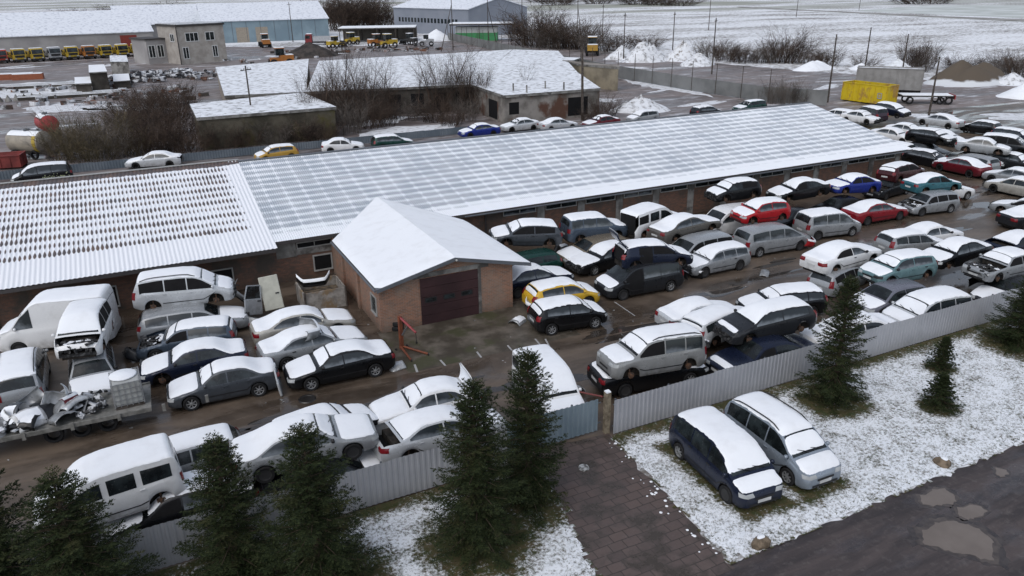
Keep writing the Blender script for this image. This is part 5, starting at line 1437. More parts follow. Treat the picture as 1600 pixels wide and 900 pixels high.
for (px, h, lab, kw) in (((85.41, 76.34), 8.8, 'tall timber utility pole beside the yellow container', {}), ((115.59, 96.26), 7.8, 'timber utility pole rising from the small snowy heap behind the grey container', {}), ((116.85, 89.83), 7.0, 'timber utility pole in front of the cone shaped snowy heap', {}),
    ((82.62, 59.09), 7.3, 'leaning timber utility pole among the cars by the right lane', dict(lean=(.5, 0))), ((12.44, 90.56), 7.6, 'thin utility pole in front of the left wing of the ruin', dict(r=.11)), ((49.36, 80.75), 8.6, 'stout leaning utility pole at the right corner of the ruin', dict(lean=(.2, .3), cross=False, r=.2)),
    ((94.23, 184.54), 13, 'utility pole at the near corner of the large grey hall', {}), ((120.03, 200.15), 11, 'braced utility pole at the hedge left of the gravel heaps', dict(brace=3.5)), ((117.91, 183.56), 10, 'second utility pole right of the braced pole at the hedge', {}), ((96.29, 141.47), 9.5, 'utility pole behind the snowy rubble heaps left side', {}),
    ((106.44, 138.11), 9.5, 'utility pole standing before the brown earth heap', {}), ((178.45, 212.98), 16, 'slim utility pole alone in the snowy field', dict(cross=False)), ((94.50, 110.99), 9.5, 'utility pole right of the snow dusted rubble heaps', {}), ((47.43, 240.85), 11, 'utility pole before the blue metal hall', {}),
    ((76.23, 187.47), 13, 'braced utility pole in front of the green and white kiosk', dict(brace=-5)), ((92.62, 201.91), 12, 'braced utility pole right of the green and white kiosk', dict(brace=5)), ((266.72, 261.56), 13, 'distant utility pole beside the field track', dict(cross=False)), ((340.20, 292.24), 14, 'most distant utility pole near the pale meadow', dict(cross=False))):
    pole(px, h, lab, **kw)

# ------------------------------------------------------------------ the ruin
RUIN = mat_noise('sooty_plaster', (.045, .040, .035), (.105, .095, .083), .5, .9, .2, 0, .15, .35, .68, c3=(.05, .044, .038), scale3=.25)
RSNOW = mk_snow('patchy_roof_snow', (.76, .79, .83), (.10, .09, .085), .95, 3)
t_ = RSNOW.node_tree
def flat_building(name, label, pts, h, wallm, roofm, over=.25, th=.28, cat='building', holes=(), loc0=None):
    x0, y0 = pts[0]
    b_ = thing(name, label, cat, (x0, y0, 0))
    q = [(p[0] - x0, p[1] - y0) for p in pts]
    mb = MB(); mb.prism(q, 0, h); mb.build('wall', wallm, b_)
    cx = sum(p[0] for p in q) / len(q); cy = sum(p[1] for p in q) / len(q)
    o = []
    for p in q:
        d = Vector((p[0] - cx, p[1] - cy)); o.append((p[0] + d.x / d.length * over, p[1] + d.y / d.length * over))
    mb = MB(); mb.prism(o, h + .004, h + th); mb.build('roof', CONC, b_)
    mb = MB(); mb.poly([(p[0], p[1], h + th + .03) for p in o]); mb.build('roof_snow', roofm, b_)
    return b_
def wall_hole(b_, p, q, s0, s1, z0, z1, mat=DARK, name='opening', frame=None):
    """opening on the wall from p to q (local XY), between distances s0..s1"""
    P = Vector(p); Q = Vector(q); d = (Q - P).normalized(); n_ = Vector((d.y, -d.x))
    def box(a0, a1, b0, b1, o0, o1):
        mb = MB(); vs = []
        for o in (o0, o1):
            for (s_, z) in ((a0, b0), (a1, b0), (a1, b1), (a0, b1)):
                w = P + d * s_ + n_ * o; vs.append((w.x, w.y, z))
        mb.add(vs, [(3, 2, 1, 0), (4, 5, 6, 7), (0, 1, 5, 4), (1, 2, 6, 5), (2, 3, 7, 6), (3, 0, 4, 7)])
        return mb
    if frame: box(s0 - .1, s1 + .1, z0 - .1, z1 + .1, .003, .05).build(name, frame, b_); return box(s0, s1, z0, z1, .051, .06).build('pane', mat, b_)
    return box(s0, s1, z0, z1, .003, .02).build(name, mat, b_)
fl = flat_building('ruined_building', 'low ruined block left of the ruin, mossy wall under a snowy flat roof', [(6.40, 84.67), (20.31, 84.69), (19.75, 98.37), (6.74, 95.20)], 3.05, mat_noise('mossy_wall', (.05, .045, .034), (.11, .098, .075), .5, .9, .2, 0, .1, .35, .68, c3=(.085, .075, .03), scale3=.3), RSNOW)
f2 = flat_building('ruined_building', 'rear left wing of the ruin with a bare gable end under snowy roof', [(10.99, 100.43), (20.29, 98.71), (30.58, 143.47), (14.30, 137.42)], 3.1, mat_noise('raw_blockwork', (.19, .165, .14), (.30, .27, .235), .6, .9, .2), RSNOW)
rm = [(20.43, 98.63), (40.77, 94.79), (69.66, 140.82), (31.50, 138.69)]
fm = flat_building('ruined_building', 'long middle wing of the ruin with dark empty openings under snow', rm, 3.1, RUIN, RSNOW)
L_ = math.dist(rm[0], rm[1])
for k in range(7): wall_hole(fm, (0, 0), (rm[1][0] - rm[0][0], rm[1][1] - rm[0][1]), 1 + k * L_ / 7, 1 + k * L_ / 7 + 1.7, .3, 2.5)
rr = [(40.91, 94.70), (39.89, 82.81), (52.98, 82.75), (59.57, 99.52), (75.64, 133.13), (69.86, 140.68)]
fr = flat_building('ruined_building', 'right ruin wing, pale wall with dark openings and stub pipes on its roof', rr, 3.1, mat_noise('pale_ruin_wall', (.13, .12, .108), (.27, .25, .23), .5, .9, .2, 0, .1, .35, .65, c3=(.10, .055, .04), scale3=.35), RSNOW)
lr = lambda i: (rr[i][0] - rr[0][0], rr[i][1] - rr[0][1])
for (a, b_) in ((.6, 1.9), (8.6, 11.4)): wall_hole(fr, lr(1), lr(2), a, b_, .3 if a > 5 else 1.1, 2.5)
wall_hole(fr, lr(0), lr(1), 6.5, 9.5, .2, 2.4)
for k, (px, py) in enumerate(((42.53, 85.76), (43.13, 83.36), (46.99, 85.83), (48.34, 83.57))):
    mb = MB(); mb.tube((px - rr[0][0], py - rr[0][1], 3.3), (px - rr[0][0], py - rr[0][1], 4.3), .10, .10, 8); mb.build('vent_pipe', CONC, fr)
flat_building('storage_block', 'plain beige windowless block beyond the right wing of the ruin', [(65.75, 108.78), (67.94, 101.04), (69.57, 103.54), (66.57, 115.41)], 3.2, mat_noise('beige_render', (.17, .15, .115), (.29, .255, .19), .4, .9, .2), mat_noise('muddy_roof', (.16, .14, .12), (.3, .28, .26), .4, .9, .2))
flat_building('low_shed', 'small snow roofed shed between the ruin and the beige block', [(74.80, 134.09), (78.05, 129.24), (74.53, 125.72), (70.64, 128.33)], 2.0, RUIN, SNOW)

# rubble heaps -------------------------------------------------------------------------------
def heap(name, label, c, rx, ry, h, mat, seed, rough=.12, rz=0, cat='heap', peaks=1, group=None):
    rg = np.random.default_rng(seed); P = []
    ph = rg.uniform(0, 6.28, 6)
    pk = [(rg.uniform(-.45, .45), rg.uniform(-.25, .25), rg.uniform(.75, 1)) for k in range(peaks)]
    if peaks == 1: pk = [(0, 0, 1)]
    n = 26; m = 14
    for i in range(m):
        row = []
        for j in range(n + 1):
            a = 2 * PI * (j % n) / n; r = (i / (m - 1))
            w = 1 + .12 * math.sin(2 * a + ph[0]) + .08 * math.sin(3 * a + ph[1]) + .05 * math.sin(7 * a + ph[2])
            x, y = r * math.cos(a) * w, r * math.sin(a) * w
            z = max(hh * max(0, 1 - math.hypot(x - qx, (y - qy)) / (1.0 * (1.0 if peaks == 1 else .72))) for qx, qy, hh in pk)
            z = z ** .9 + rough * rg.normal(0, .35) * (1 - r)
            row.append((x * rx, y * ry, max(-.02, z * h) if i < m - 1 else -.03))
        row[-1] = row[0]
        P.append(row)
    o = MB().grid(P).build(name, mat, None, True, None, (c[0], c[1], 0), rz)
    return tag(o, label, cat, group)
RUB = mk_snow('snowy_rubble', (.70, .72, .75), (.08, .07, .06), 1.0, 2)
heap('rubble_heap', 'heap of rubble and brushwood under snow right of the ruin', (59.92, 83.76), 4.2, 3.2, 1.7, RUB, 1, .35)
heap('snow_heap', 'wide white double humped heap nearest the concrete fence', (115.61, 107.49), 5.4, 3.2, 2.0, SNOW, 2, .05, 0, peaks=2)
heap('snow_heap', 'small white heap between the wide double heap and the cone', (122.56, 102.96), 2.4, 2.0, 1.1, SNOW, 3, .05)
heap('snow_heap', 'pointed white cone of gravel under snow behind the grey container', (120.86, 94.05), 4.4, 3.4, 2.6, mk_snow('gravel_snow', (.74, .77, .80), (.25, .24, .23), .6, 3), 4, .06)
SANDM, t, b = nt('sand_heap', .9, .2); p_ = geo_pos(t)
t.links.new(mix_(t, ramp_(t, math_(t, 'ADD', sep_(t, p_)[2], noise_(t, p_, .5, 4)), 1.0, 1.35), (.60, .62, .64), (.105, .085, .065)), b.inputs['Base Color'])
heap('sand_heap', 'broad brown sand heap with snow round its foot at the far right', (121.07, 80.93), 10.0, 5.0, 3.6, SANDM, 5, .05, .1, peaks=3)
heap('snow_heap', 'white heap cut off by the right edge beside the sand heap', (111.43, 66.28), 3, 3, 1.8, SNOW, 6, .05)
heap('snow_heap', 'white heap at the right foot of the sand heap', (125.08, 76.45), 3.2, 2.4, 1.7, RUB, 16, .1)
HB = 'snow covered rubble heap left of the brown earth heap'
heap('rubble_heap', 'leftmost snow dusted rubble heap beyond the concrete fence', (97.68, 144.02), 4.2, 3.2, 2.6, RUB, 7, .3)
heap('rubble_heap', 'largest rugged rubble heap under snow beyond the concrete fence', (99.69, 137.49), 6.4, 4.4, 4.2, RUB, 8, .35, peaks=3)
heap('earth_heap', 'heap of brown earth streaked with snow right of the rugged rubble', (106.45, 134.64), 4.6, 3.4, 3.6, mk_snow('earth_streaks', (.70, .72, .75), (.10, .07, .045), 1.0, 2), 9, .3)
heap('rubble_heap', 'smaller snowy rubble heap at the right end of the row', (102.39, 124.62), 4.2, 3, 2.4, RUB, 10, .2)
heap('snow_heap', 'little white heap in front of the large grey hall', (86.36, 225.16), 5, 4, 3, SNOW, 11, .05)
heap('earth_heap', 'round dark mound in the machinery yard before the blue hall', (41.05, 190.00), 7, 5, 3.2, mat_noise('dark_earth', (.03, .028, .027), (.07, .06, .055), .6, .9, .2), 12, .1)

# concrete fence with tall posts ----------------------------------------------------------------
cf = [(89.19, 223.06), (81.35, 155.04), (77.24, 115.02), (77.37, 95.21), (78.66, 80.42), (82.70, 73.94)]
x0, y0 = cf[0]
fe = thing('concrete_fence', 'grey panel fence with tall thin posts running to the far yard', 'fence', (x0, y0, 0))
CF = mat_noise('grey_panel', (.13, .135, .135), (.20, .205, .205), .25, .8, .3)
for a, b_ in zip(cf[:-1], cf[1:]):
    A_ = Vector((a[0] - x0, a[1] - y0)); B_ = Vector((b_[0] - x0, b_[1] - y0)); n = max(1, int((B_ - A_).length / 4.6))
    ang = math.atan2((B_ - A_).y, (B_ - A_).x)
    for k in range(n):
        p = A_ + (B_ - A_) * (k / n); q = A_ + (B_ - A_) * ((k + 1) / n); mid = (p + q) / 2; l = (q - p).length
        mb = MB(); mb.cbox((mid.x, mid.y, 1.05), (l - .16, .09, 1.95), ang); mb.build('panel', CF, fe)
        mb = MB(); mb.tube((p.x, p.y, 0), (p.x, p.y, 4.4), .07, .05, 6); mb.build('post', POLE, fe)

# ------------------------------------------------------------------ far buildings
HWALL = mat_noise('pale_grey_wall', (.26, .25, .25), (.36, .35, .345), .15, .85, .3)
BLUEW = mat_noise('blue_cladding', (.15, .21, .25), (.20, .27, .31), .2, .6, .4)
GREYW = mat_noise('grey_cladding', (.19, .21, .25), (.22, .24, .28), .2, .6, .4)
HROOF = mk_snow('hall_roof_snow', (.70, .73, .78), (.33, .36, .42), .8, 2)
def hall(name, label, c, L, W, he, hr, rz, wallm, roofm=HROOF, cat='building'):
    """gabled hall; local x along the ridge, front long wall at y=0"""
    h_ = thing(name, label, cat, (c[0], c[1], 0), rz)
    a = [(0, 0, 0), (0, 0, he), (0, W / 2, hr), (0, W, he), (0, W, 0)]; b_ = [(L, y, z) for _, y, z in a]
    mb = MB(); mb.add(a + b_, [(0, 1, 2, 3, 4), (9, 8, 7, 6, 5), (0, 5, 6, 1), (3, 8, 9, 4)]); mb.build('wall', wallm, h_)
    mb = MB(); o = .35
    s_ = (hr - he) / (W / 2)
    for z_ in (.05,):
        mb.add([(-o, -o, he - o * s_ + z_), (L + o, -o, he - o * s_ + z_), (L + o, W / 2, hr + z_), (-o, W / 2, hr + z_), (-o, W + o, he - o * s_ + z_), (L + o, W + o, he - o * s_ + z_)], [(0, 1, 2, 3), (3, 2, 5, 4)])
    r = mb.build('roof', roofm, h_); md = r.modifiers.new('thickness', 'SOLIDIFY'); md.thickness = .2; md.offset = 1
    return h_
A0 = (-24.78, 224.72)
hl = hall('long_hall', 'long pale hall with a snowy roof behind the row of parked trucks', (-75, 229), 85, 34, 4.6, 9.6, R(3.5), HWALL)
wall_hole(hl, (0, 0), (85, 0), 77, 81, 0, 4.0, plain('red_gate', (.22, .03, .02), .6), 'gate')
bh = hall('blue_hall', 'blue clad metal hall with snowy roof right of the brick house', (24, 250), 36, 34, 6.0, 10.5, R(-4), BLUEW)
for (a, b_) in ((9, 12.5), (14.5, 18)): wall_hole(bh, (0, 0), (36, 0), a, b_, 0, 4.2, plain('cream_gate', (.30, .26, .21), .7), 'gate')
for k in range(1, 9): MB().box(4 * k - .05, 4 * k + .05, -.05, -.004, .2, 5.8).build('cladding_rib', GREYBOARD, bh)
hb = hall('storage_hall', 'low storage hall with snowy roof between the long hall and the blue hall', (2, 262), 30, 30, 5.2, 10.2, R(2), HWALL)
gp0, gp1 = (98.91, 229.75), (88.47, 270.54)
ang = math.atan2(gp0[1] - gp1[1], gp0[0] - gp1[0])
gh = hall('grey_hall', 'large grey clad hall with a strip of dark windows at the far edge', gp1, math.dist(gp0, gp1), 24, 8.0, 11.0, ang, GREYW)
Lg = math.dist(gp0, gp1)
for k in range(18): wall_hole(gh, (0, 0), (Lg, 0), 3 + k * (Lg - 8) / 18, 3 + k * (Lg - 8) / 18 + (Lg - 8) / 18 * .62, 3.6, 5.0, GLASS, 'window')
# two storey house
h0, h1 = (12.57, 185.52), (22.40, 189.28)
ha = math.atan2(h1[1] - h0[1], h1[0] - h0[0]); HL_ = math.dist(h0, h1)
hh = thing('brick_house', 'two storey pale brick house with a flat dark parapet and white windows', 'building', (h0[0], h0[1], 0), ha)
PB = mat_noise('pale_brick', (.30, .275, .25), (.40, .375, .345), .8, .9, .2, 0, .1)
mb = MB(); mb.box(0, HL_, 0, 9.5, 0, 7.7); mb.build('wall', PB, hh)
mb = MB(); mb.box(-.25, HL_ + .25, -.25, 9.7, 7.704, 8.1); mb.build('roof', FASCIA, hh)
mb = MB(); mb.box(.1, HL_ - .1, .1, 9.4, 8.104, 8.2); mb.build('roof_snow', mk_snow('thin_roof_snow', (.5, .52, .55), (.1, .1, .1), .8, 3), hh)
WF = plain('white_frame', (.62, .63, .63), .5)
window(hh, 1.7, 4.4, 4.7, 6.3, 0, 2, GLASS, .14, WF); window(hh, 6.2, 8.1, 4.7, 6.3, 0, 1, GLASS, .14, WF)
window(hh, .7, 1.8, 1.2, 3.4, 0, 1, GLASS, .14, WF); window(hh, 7.4, 8.4, 1.2, 3.4, 0, 1, GLASS, .14, WF)
window(hh, 2.0, 3.6, 4.7, 6.1, 0, 1, GLASS, .14, WF, -1, 'y')
mb = MB(); mb.tube((-.3, -.3, 0), (-.3, -.3, 8.2), .12, .12, 6); mb.build('downpipe', FASCIA, hh)
an = thing('house_annex', 'low rendered annex with tall white windows left of the brick house', 'building', (h0[0], h0[1], 0), ha)
mb = MB(); mb.box(-4.2, -.02, 6.5, 14, 0, 5.0); mb.build('wall', HWALL, an); mb = MB(); mb.box(-4.5, -.02, 6.2, 14.2, 5.004, 5.3); mb.build('roof', FASCIA, an)
window(an, -3.8, -2.6, 1.4, 3.8, 6.5, 1, GLASS, .14, WF); window(an, -1.9, -.7, 1.4, 3.8, 6.5, 1, GLASS, .14, WF)
# kiosk and canopy
k0 = (89.01, 216.67)
ki = thing('green_kiosk', 'white and green kiosk under a flat snowy canopy before the grey hall', 'kiosk', (k0[0], k0[1], 0), R(-30))
mb = MB(); mb.box(0, 12, 0, 5, 2.2, 3.8); mb.build('wall', plain('white_panel', (.5, .52, .52), .6), ki)
mb = MB(); mb.box(0, 12, -.01, 5.01, 0, 2.196); mb.build('green_band', plain('green_panel', (.05, .27, .10), .6), ki)
mb = MB(); mb.box(-1.5, 17, -1.5, 6, 4.3, 4.7); mb.build('canopy', FASCIA, ki)
mb = MB(); mb.box(-1.5, 17, -1.5, 6, 4.704, 4.9); mb.build('roof_snow', SNOW, ki)
for x, y in ((-1.2, -1.2), (16.6, -1.2), (16.6, 5.6), (7, -1.2)): mb = MB(); mb.tube((x, y, 0), (x, y, 4.3), .12, .12, 6); mb.build('post', POLE, ki)
c0 = (58.28, 229.84)
ca = thing('machine_shelter', 'open shelter with a snowy roof over machinery in the middle of the works yard', 'shelter', (c0[0], c0[1], 0), R(-22))
mb = MB(); mb.box(0, 22, 0, 10, 3.6, 3.9); mb.build('roof', FASCIA, ca)
mb = MB(); mb.box(0, 22, 0, 10, 3.904, 4.1); mb.build('roof_snow', SNOW, ca)
for k in range(5):
    for y in (.2, 9.8): mb = MB(); mb.tube((.3 + 5.3 * k, y, 0), (.3 + 5.3 * k, y, 3.6), .12, .12, 6); mb.build('post', POLE, ca)
mb = MB(); mb.box(0, 22, 9.9, 10, 0, 3.4); mb.build('wall', mat_noise('shelter_wall', (.10, .09, .08), (.16, .15, .135), .5, .9), ca)

# ------------------------------------------------------------------ trucks and machines
def truck(xy, rz, col, label, cab2=None, body=True, group='works trucks parked in a row', wide=2.5):
    t_ = thing('works_truck', label, 'truck', (xy[0], xy[1], 0), rz, group)
    # local x forward
    M_ = plain('truck_' + col[0], col[1], .4)
    mb = MB()
    pr = [(1.9, .75), (3.75, .75), (3.8, 1.7), (3.62, 2.75), (3.4, 2.95), (1.95, 2.95)]
    w = wide / 2
    a = [(x, -w, z) for x, z in pr]; b_ = [(x, w, z) for x, z in pr]; n = len(pr)
    mb.add(a + b_, [tuple(range(n)), tuple(range(2 * n - 1, n - 1, -1))] + [(i, i + n, (i + 1) % n + n, (i + 1) % n) for i in range(n)])
    mb.build('cab', M_, t_)
    mb = MB(); mb.add([(3.805, -w + .12, 1.75), (3.805, w - .12, 1.75), (3.64, w - .15, 2.7), (3.64, -w + .15, 2.7)], [(0, 1, 2, 3)]); mb.build('windscreen', GLASS, t_)
    for s_ in (1, -1):
        mb = MB(); mb.box(2.4, 3.5, s_ * (w + .01) - .008, s_ * (w + .01) + .008, 1.75, 2.6); mb.build('window', GLASS, t_)
        mb = MB(); mb.box(3.75, 3.86, s_ * (w - .35) - .2, s_ * (w - .35) + .2, .8, 1.0); mb.build('headlight', LAMP, t_)
        mb = MB(); mb.box(3.55, 3.7, s_ * (w + .2) - .12, s_ * (w + .2) + .12, 1.8, 2.4); mb.build('mirror', TRIM, t_)
    mb = MB(); mb.box(3.78, 3.84, -w + .3, w - .3, 1.12, 1.6); mb.build('grille', TRIM, t_)
    mb = MB(); mb.box(3.6, 3.95, -w, w, .45, .76); mb.build('bumper', TRIM, t_)
    mb = MB(); mb.box(1.95, 3.45, -w + .05, w - .05, 2.96, 3.04); mb.build('snow_layer', SNOW, t_)
    mb = MB(); mb.box(-3.6, 3.4, -.5, .5, .55, .9); mb.build('chassis', UNDER, t_)
    if body:
        mb = MB(); mb.box(-3.6, 1.7, -w, w, 1.0, 1.1); mb.box(-3.6, 1.7, -w, -w + .08, 1.1, 2.3); mb.box(-3.6, 1.7, w - .08, w, 1.1, 2.3); mb.box(1.6, 1.7, -w + .08, w - .08, 1.1, 2.6)
        mb.build('load_body', M_ if cab2 is None else plain('truck_' + cab2[0], cab2[1], .6), t_)
        mb = MB(); mb.box(-3.5, 1.5, -w + .1, w - .1, 1.5, 1.9); mb.build('load', mat_noise('load_snow', (.2, .19, .18), (.6, .62, .65), 1.2, .9), t_)
    for x in (2.9, -1.9, -3.1):
        for s_ in (1, -1):
            o = link('wheel', TYRE_ME, t_, (x, s_ * (w - .16), .5)); o.scale = (1.58, 1.5, 1.58); o.name = 'wheel'
    return t_
YEL = ('yellow', (.48, .33, .03)); ORA = ('orange', (.40, .15, .03)); RDT = ('red', (.42, .05, .03)); GRT = ('grey', (.33, .34, .36))
a0, a1 = (-24.10, 214.97), (4.29, 217.16)
tc = [(RDT, 'red orange works truck at the left end of the truck row'), (YEL, 'yellow works truck second in the row, next to the red orange one'), (YEL, 'yellow works truck left of the silver-white truck'), (GRT, 'silver-white truck standing among the yellow trucks'), (YEL, 'yellow works truck right of the silver-white truck'),
      (ORA, 'orange works truck in the middle of the yellow row'), (YEL, 'yellow works truck just right of the orange truck'), (YEL, 'yellow works truck second from the right end of the row'), (YEL, 'yellow works truck at the right end of the row below the red gate')]
for k, (c_, lab) in enumerate(tc):
    q = k / 8.0
    truck((a0[0] + (a1[0] - a0[0]) * q, a0[1] + (a1[1] - a0[1]) * q), R(-72), c_, lab)
truck((51.76, 225.69), R(160), ('darkred', (.20, .02, .025)), 'dark red lorry before the blue hall', ('silver', (.4, .41, .43)), group='works lorries')

def loader(xy, rz, col, label, s=1.0, arm=True):
    t_ = thing('wheel_loader', label, 'machine', (xy[0], xy[1], 0), rz, 'yard machines'); t_.scale = (s, s, s)
    M_ = plain('machine_' + col[0], col[1], .5)
    mb = MB(); mb.box(-2.4, -.2, -.9, .9, .9, 1.9); mb.box(-.2, 1.4, -.55, .55, .8, 1.5); mb.build('body', M_, t_)
    mb = MB(); mb.box(-.9, .5, -.7, .7, 1.904, 3.0); mb.build('cab', GLASS, t_)
    mb = MB(); mb.box(-1.0, .6, -.8, .8, 3.004, 3.12); mb.build('cab_roof', M_, t_); mb = MB(); mb.box(-1.0, .6, -.8, .8, 3.124, 3.22); mb.build('snow_layer', SNOW, t_)
    mb = MB(); mb.box(-2.4, -1.1, -.85, .85, 1.904, 1.99); mb.build('snow_layer', SNOW, t_)
    if arm:
        mb = MB(); mb.tube((.6, .5, 1.4), (2.4, .5, .7), .12, .12, 6); mb.tube((.6, -.5, 1.4), (2.4, -.5, .7), .12, .12, 6); mb.build('arm', M_, t_)
        mb = MB(); mb.add([(2.3, -1.2, .2), (3.2, -1.2, .15), (2.4, -1.2, 1.2), (2.3, 1.2, .2), (3.2, 1.2, .15), (2.4, 1.2, 1.2)], [(0, 1, 2), (5, 4, 3), (0, 3, 4, 1), (0, 2, 5, 3)]); mb.build('bucket', TRIM, t_)
    for x in (-1.6, 1.0):
        for s_ in (1, -1):
            o = link('wheel', TYRE_ME, t_, (x, s_ * .95, .66)); o.scale = (2.1, 1.9, 2.1); o.name = 'wheel'
    return t_
for xy, rz, c_, lab, s, arm in (((52.64, 211.49), 20, YEL, 'yellow loader left under the machine shelter', 1.2, True), ((59.07, 220.43), 200, YEL, 'yellow machine second from left under the machine shelter', 1.3, True), ((63.31, 209.14), 10, ORA, 'orange machine with snowy bonnet before the shelter', 1.3, False),
    ((64.12, 203.36), 190, YEL, 'yellow grader with snow on top right of the shelter', 1.4, True), ((72.81, 210.53), 120, ('dark', (.03, .03, .03)), 'black machine beside the yellow grader', 1.2, True), ((74.88, 203.55), 160, GRT, 'pale grey machine by the little white heap', 1.2, True),
    ((30.04, 169.23), 180, ORA, 'orange paving machine in front of the ruin at left', 1.5, False), ((97.26, 155.56), 60, ('ochre', (.38, .22, .03)), 'ochre tipping hopper machine at the end of the concrete fence', 1.6, True), ((36.87, 225.29), 90, ORA, 'rusty orange machine left of the dark mound', 1.4, True)):
    loader(xy, R(rz), c_, lab, s * .8, arm)

def bin_(name, label, c, L, W, H, rz, mat, cat, z0=.15, group=None, ribs=8, inner=SNOW, open_=True):
    t_ = thing(name, label, cat, (c[0], c[1], 0), rz, group)
    mb = MB(); th = .06
    mb.box(-L / 2, L / 2, -W / 2, -W / 2 + th, z0, H); mb.box(-L / 2, L / 2, W / 2 - th, W / 2, z0, H); mb.box(-L / 2, -L / 2 + th, -W / 2 + th, W / 2 - th, z0, H); mb.box(L / 2 - th, L / 2, -W / 2 + th, W / 2 - th, z0, H)
    mb.box(-L / 2 + th, L / 2 - th, -W / 2 + th, W / 2 - th, z0, z0 + .08)
    mb.build('shell', mat, t_)
    mb = MB()
    for k in range(ribs + 1):
        x = -L / 2 + .06 + (L - .12) * k / ribs
        for s_ in (1, -1): mb.box(x - .05, x + .05, s_ * (W / 2 + .035) - .033, s_ * (W / 2 + .035) + .033, z0 + .05, H - .12)
    for k in range(3):
        y = -W / 2 + .2 + (W - .4) * k / 2
        for s_ in (1, -1): mb.box(s_ * (L / 2 + .035) - .033, s_ * (L / 2 + .035) + .033, y - .05, y + .05, z0 + .05, H - .12)
    mb.build('rib', mat, t_)
    mb = MB()
    for s_ in (1, -1): mb.box(-L / 2 - .05, L / 2 + .05, s_ * W / 2 - .07, s_ * W / 2 + .07, H + .003, H + .10)
    for s_ in (1, -1): mb.box(s_ * L / 2 - .07, s_ * L / 2 + .07, -W / 2 + .072, W / 2 - .072, H + .003, H + .10)
    mb.build('top_rim', mat, t_)
    mb = MB(); mb.box(-L / 2 + th + .01, L / 2 - th - .01, -W / 2 + th + .01, W / 2 - th - .01, z0 + .09, H * .55 if open_ else H - .05); mb.build('contents', inner, t_)
    mb = MB()
    for s_ in (-.7, .7): mb.box(-L / 2, L / 2, s_ - .08, s_ + .08, 0, z0 - .003)
    mb.build('skid', UNDER, t_)
    return t_
YC = mat_noise('yellow_container', (.50, .36, .01), (.58, .43, .015), .8, .5, .4, c3=(.36, .22, .05), scale3=.7)
yc = bin_('yellow_container', 'bright yellow open-top container beyond the end of the long roof', (89.9, 73.6), 6.6, 2.5, 2.45, R(-84), YC, 'container', inner=UNDER)
mb = MB()
for (a, b_, c_, d) in ((2.1, 2.75, .85, 1.0), (2.1, 2.2, .85, 1.6), (2.65, 2.75, .85, 1.6), (2.1, 2.75, 1.5, 1.6), (2.3, 2.55, 1.15, 1.3)): mb.box(a, b_, -1.335, -1.325, c_, d)
mb.build('stencil', WP, yc)
gcn = bin_('grey_container', 'tall grey tipping container behind the yellow container', (98.20, 77.43), 8.5, 2.6, 3.7, R(-52), mat_noise('grey_steel', (.19, .185, .18), (.25, .245, .24), .8, .6, .4), 'container', z0=.9, inner=RSNOW, open_=False)
for x in (-2.8, 2.2, 3.2):
    for s_ in (1, -1): o = link('wheel', TYRE_ME, gcn, (x, s_ * 1.05, .47)); o.scale = (1.5, 1.5, 1.5)
fx = thing('flatbed_trailer', 'empty snowy flatbed trailer with red tail board right of the grey container', 'trailer', (95.4, 69.2, 0), R(-36))
mb = MB(); mb.box(-3.2, 3.2, -1.2, 1.2, 1.0, 1.15); mb.build('deck', UNDER, fx); mb = MB(); mb.box(-3.2, 3.0, -1.15, 1.15, 1.154, 1.22); mb.build('snow_layer', SNOW, fx)
mb = MB(); mb.box(3.2, 3.3, -1.25, 1.25, .7, 1.25); mb.build('tail_board', plain('red_board', (.32, .03, .03), .5), fx)
for x in (-2.2, 1.6, 2.6):
    for s_ in (1, -1): o = link('wheel', TYRE_ME, fx, (x, s_ * 1.0, .5)); o.scale = (1.55, 1.4, 1.55)

# tank trailers behind the rusty roof
def tank(xy, rz, label, c1, c2, r=.95, L=3.6, z=1.6):
    t_ = thing('tank_trailer', label, 'tank', (xy[0], xy[1], 0), rz)
    mb = MB(); mb.lathe([(.001, -L / 2 - .25), (r * .7, -L / 2 - .15), (r, -L / 2), (r, L / 2), (r * .7, L / 2 + .15), (.001, L / 2 + .25)], 'X', 24, (0, 0, z)); mb.build('tank', c1, t_, True, R(50))
    mb = MB(); mb.box(-L / 2, L / 2 + .4, -.7, .7, .5, .72); mb.build('chassis', UNDER, t_)
    P = []
    for x in np.linspace(-L / 2 + .1, L / 2 - .1, 8): P.append([(x, (r + .04) * math.sin(a), z + (r + .04) * math.cos(a)) for a in np.linspace(-.85, .85, 9)])
    MB().grid(P).build('snow_layer', SNOW, t_, True)
    mb = MB()
    for k in (-.5, .5): mb.tube((-L / 2, k * .4, z + r + .10), (L / 2, k * .4, z + r + .10), .03, .03, 6)
    mb.build('walkway', GREYBOARD, t_)
    mb = MB(); mb.lathe([(.3, 0), (.3, .2), (.001, .22)], 'Z', 12, (0, 0, z + r)); mb.build('hatch', GREYBOARD, t_)
    mb = MB(); mb.lathe([(r + .005, -.2), (r + .03, -.19), (r + .03, .19), (r + .005, .2)], 'X', 24, (L / 2 - .35, 0, z)); mb.build('band', c2, t_)
    for x in (-1.1, 1.1):
        for s_ in (1, -1): o = link('wheel', TYRE_ME, t_, (x, s_ * .85, .47)); o.scale = (1.45, 1.3, 1.45)
tank((-9.12, 89.56), R(-40), 'rusty yellow and grey tank trailer at the left edge', mat_noise('ochre_tank', (.22, .20, .17), (.34, .30, .24), 1, .5), plain('yellow_band', (.45, .32, .04), .5), 1.05, 3.6)
tank((-8.26, 101.65), R(-75), 'red tank trailer with snow on top behind the yellow tank', mat_noise('red_tank', (.26, .025, .03), (.36, .04, .045), 1, .5), plain('red_band', (.30, .03, .035), .5), .95, 2.8)
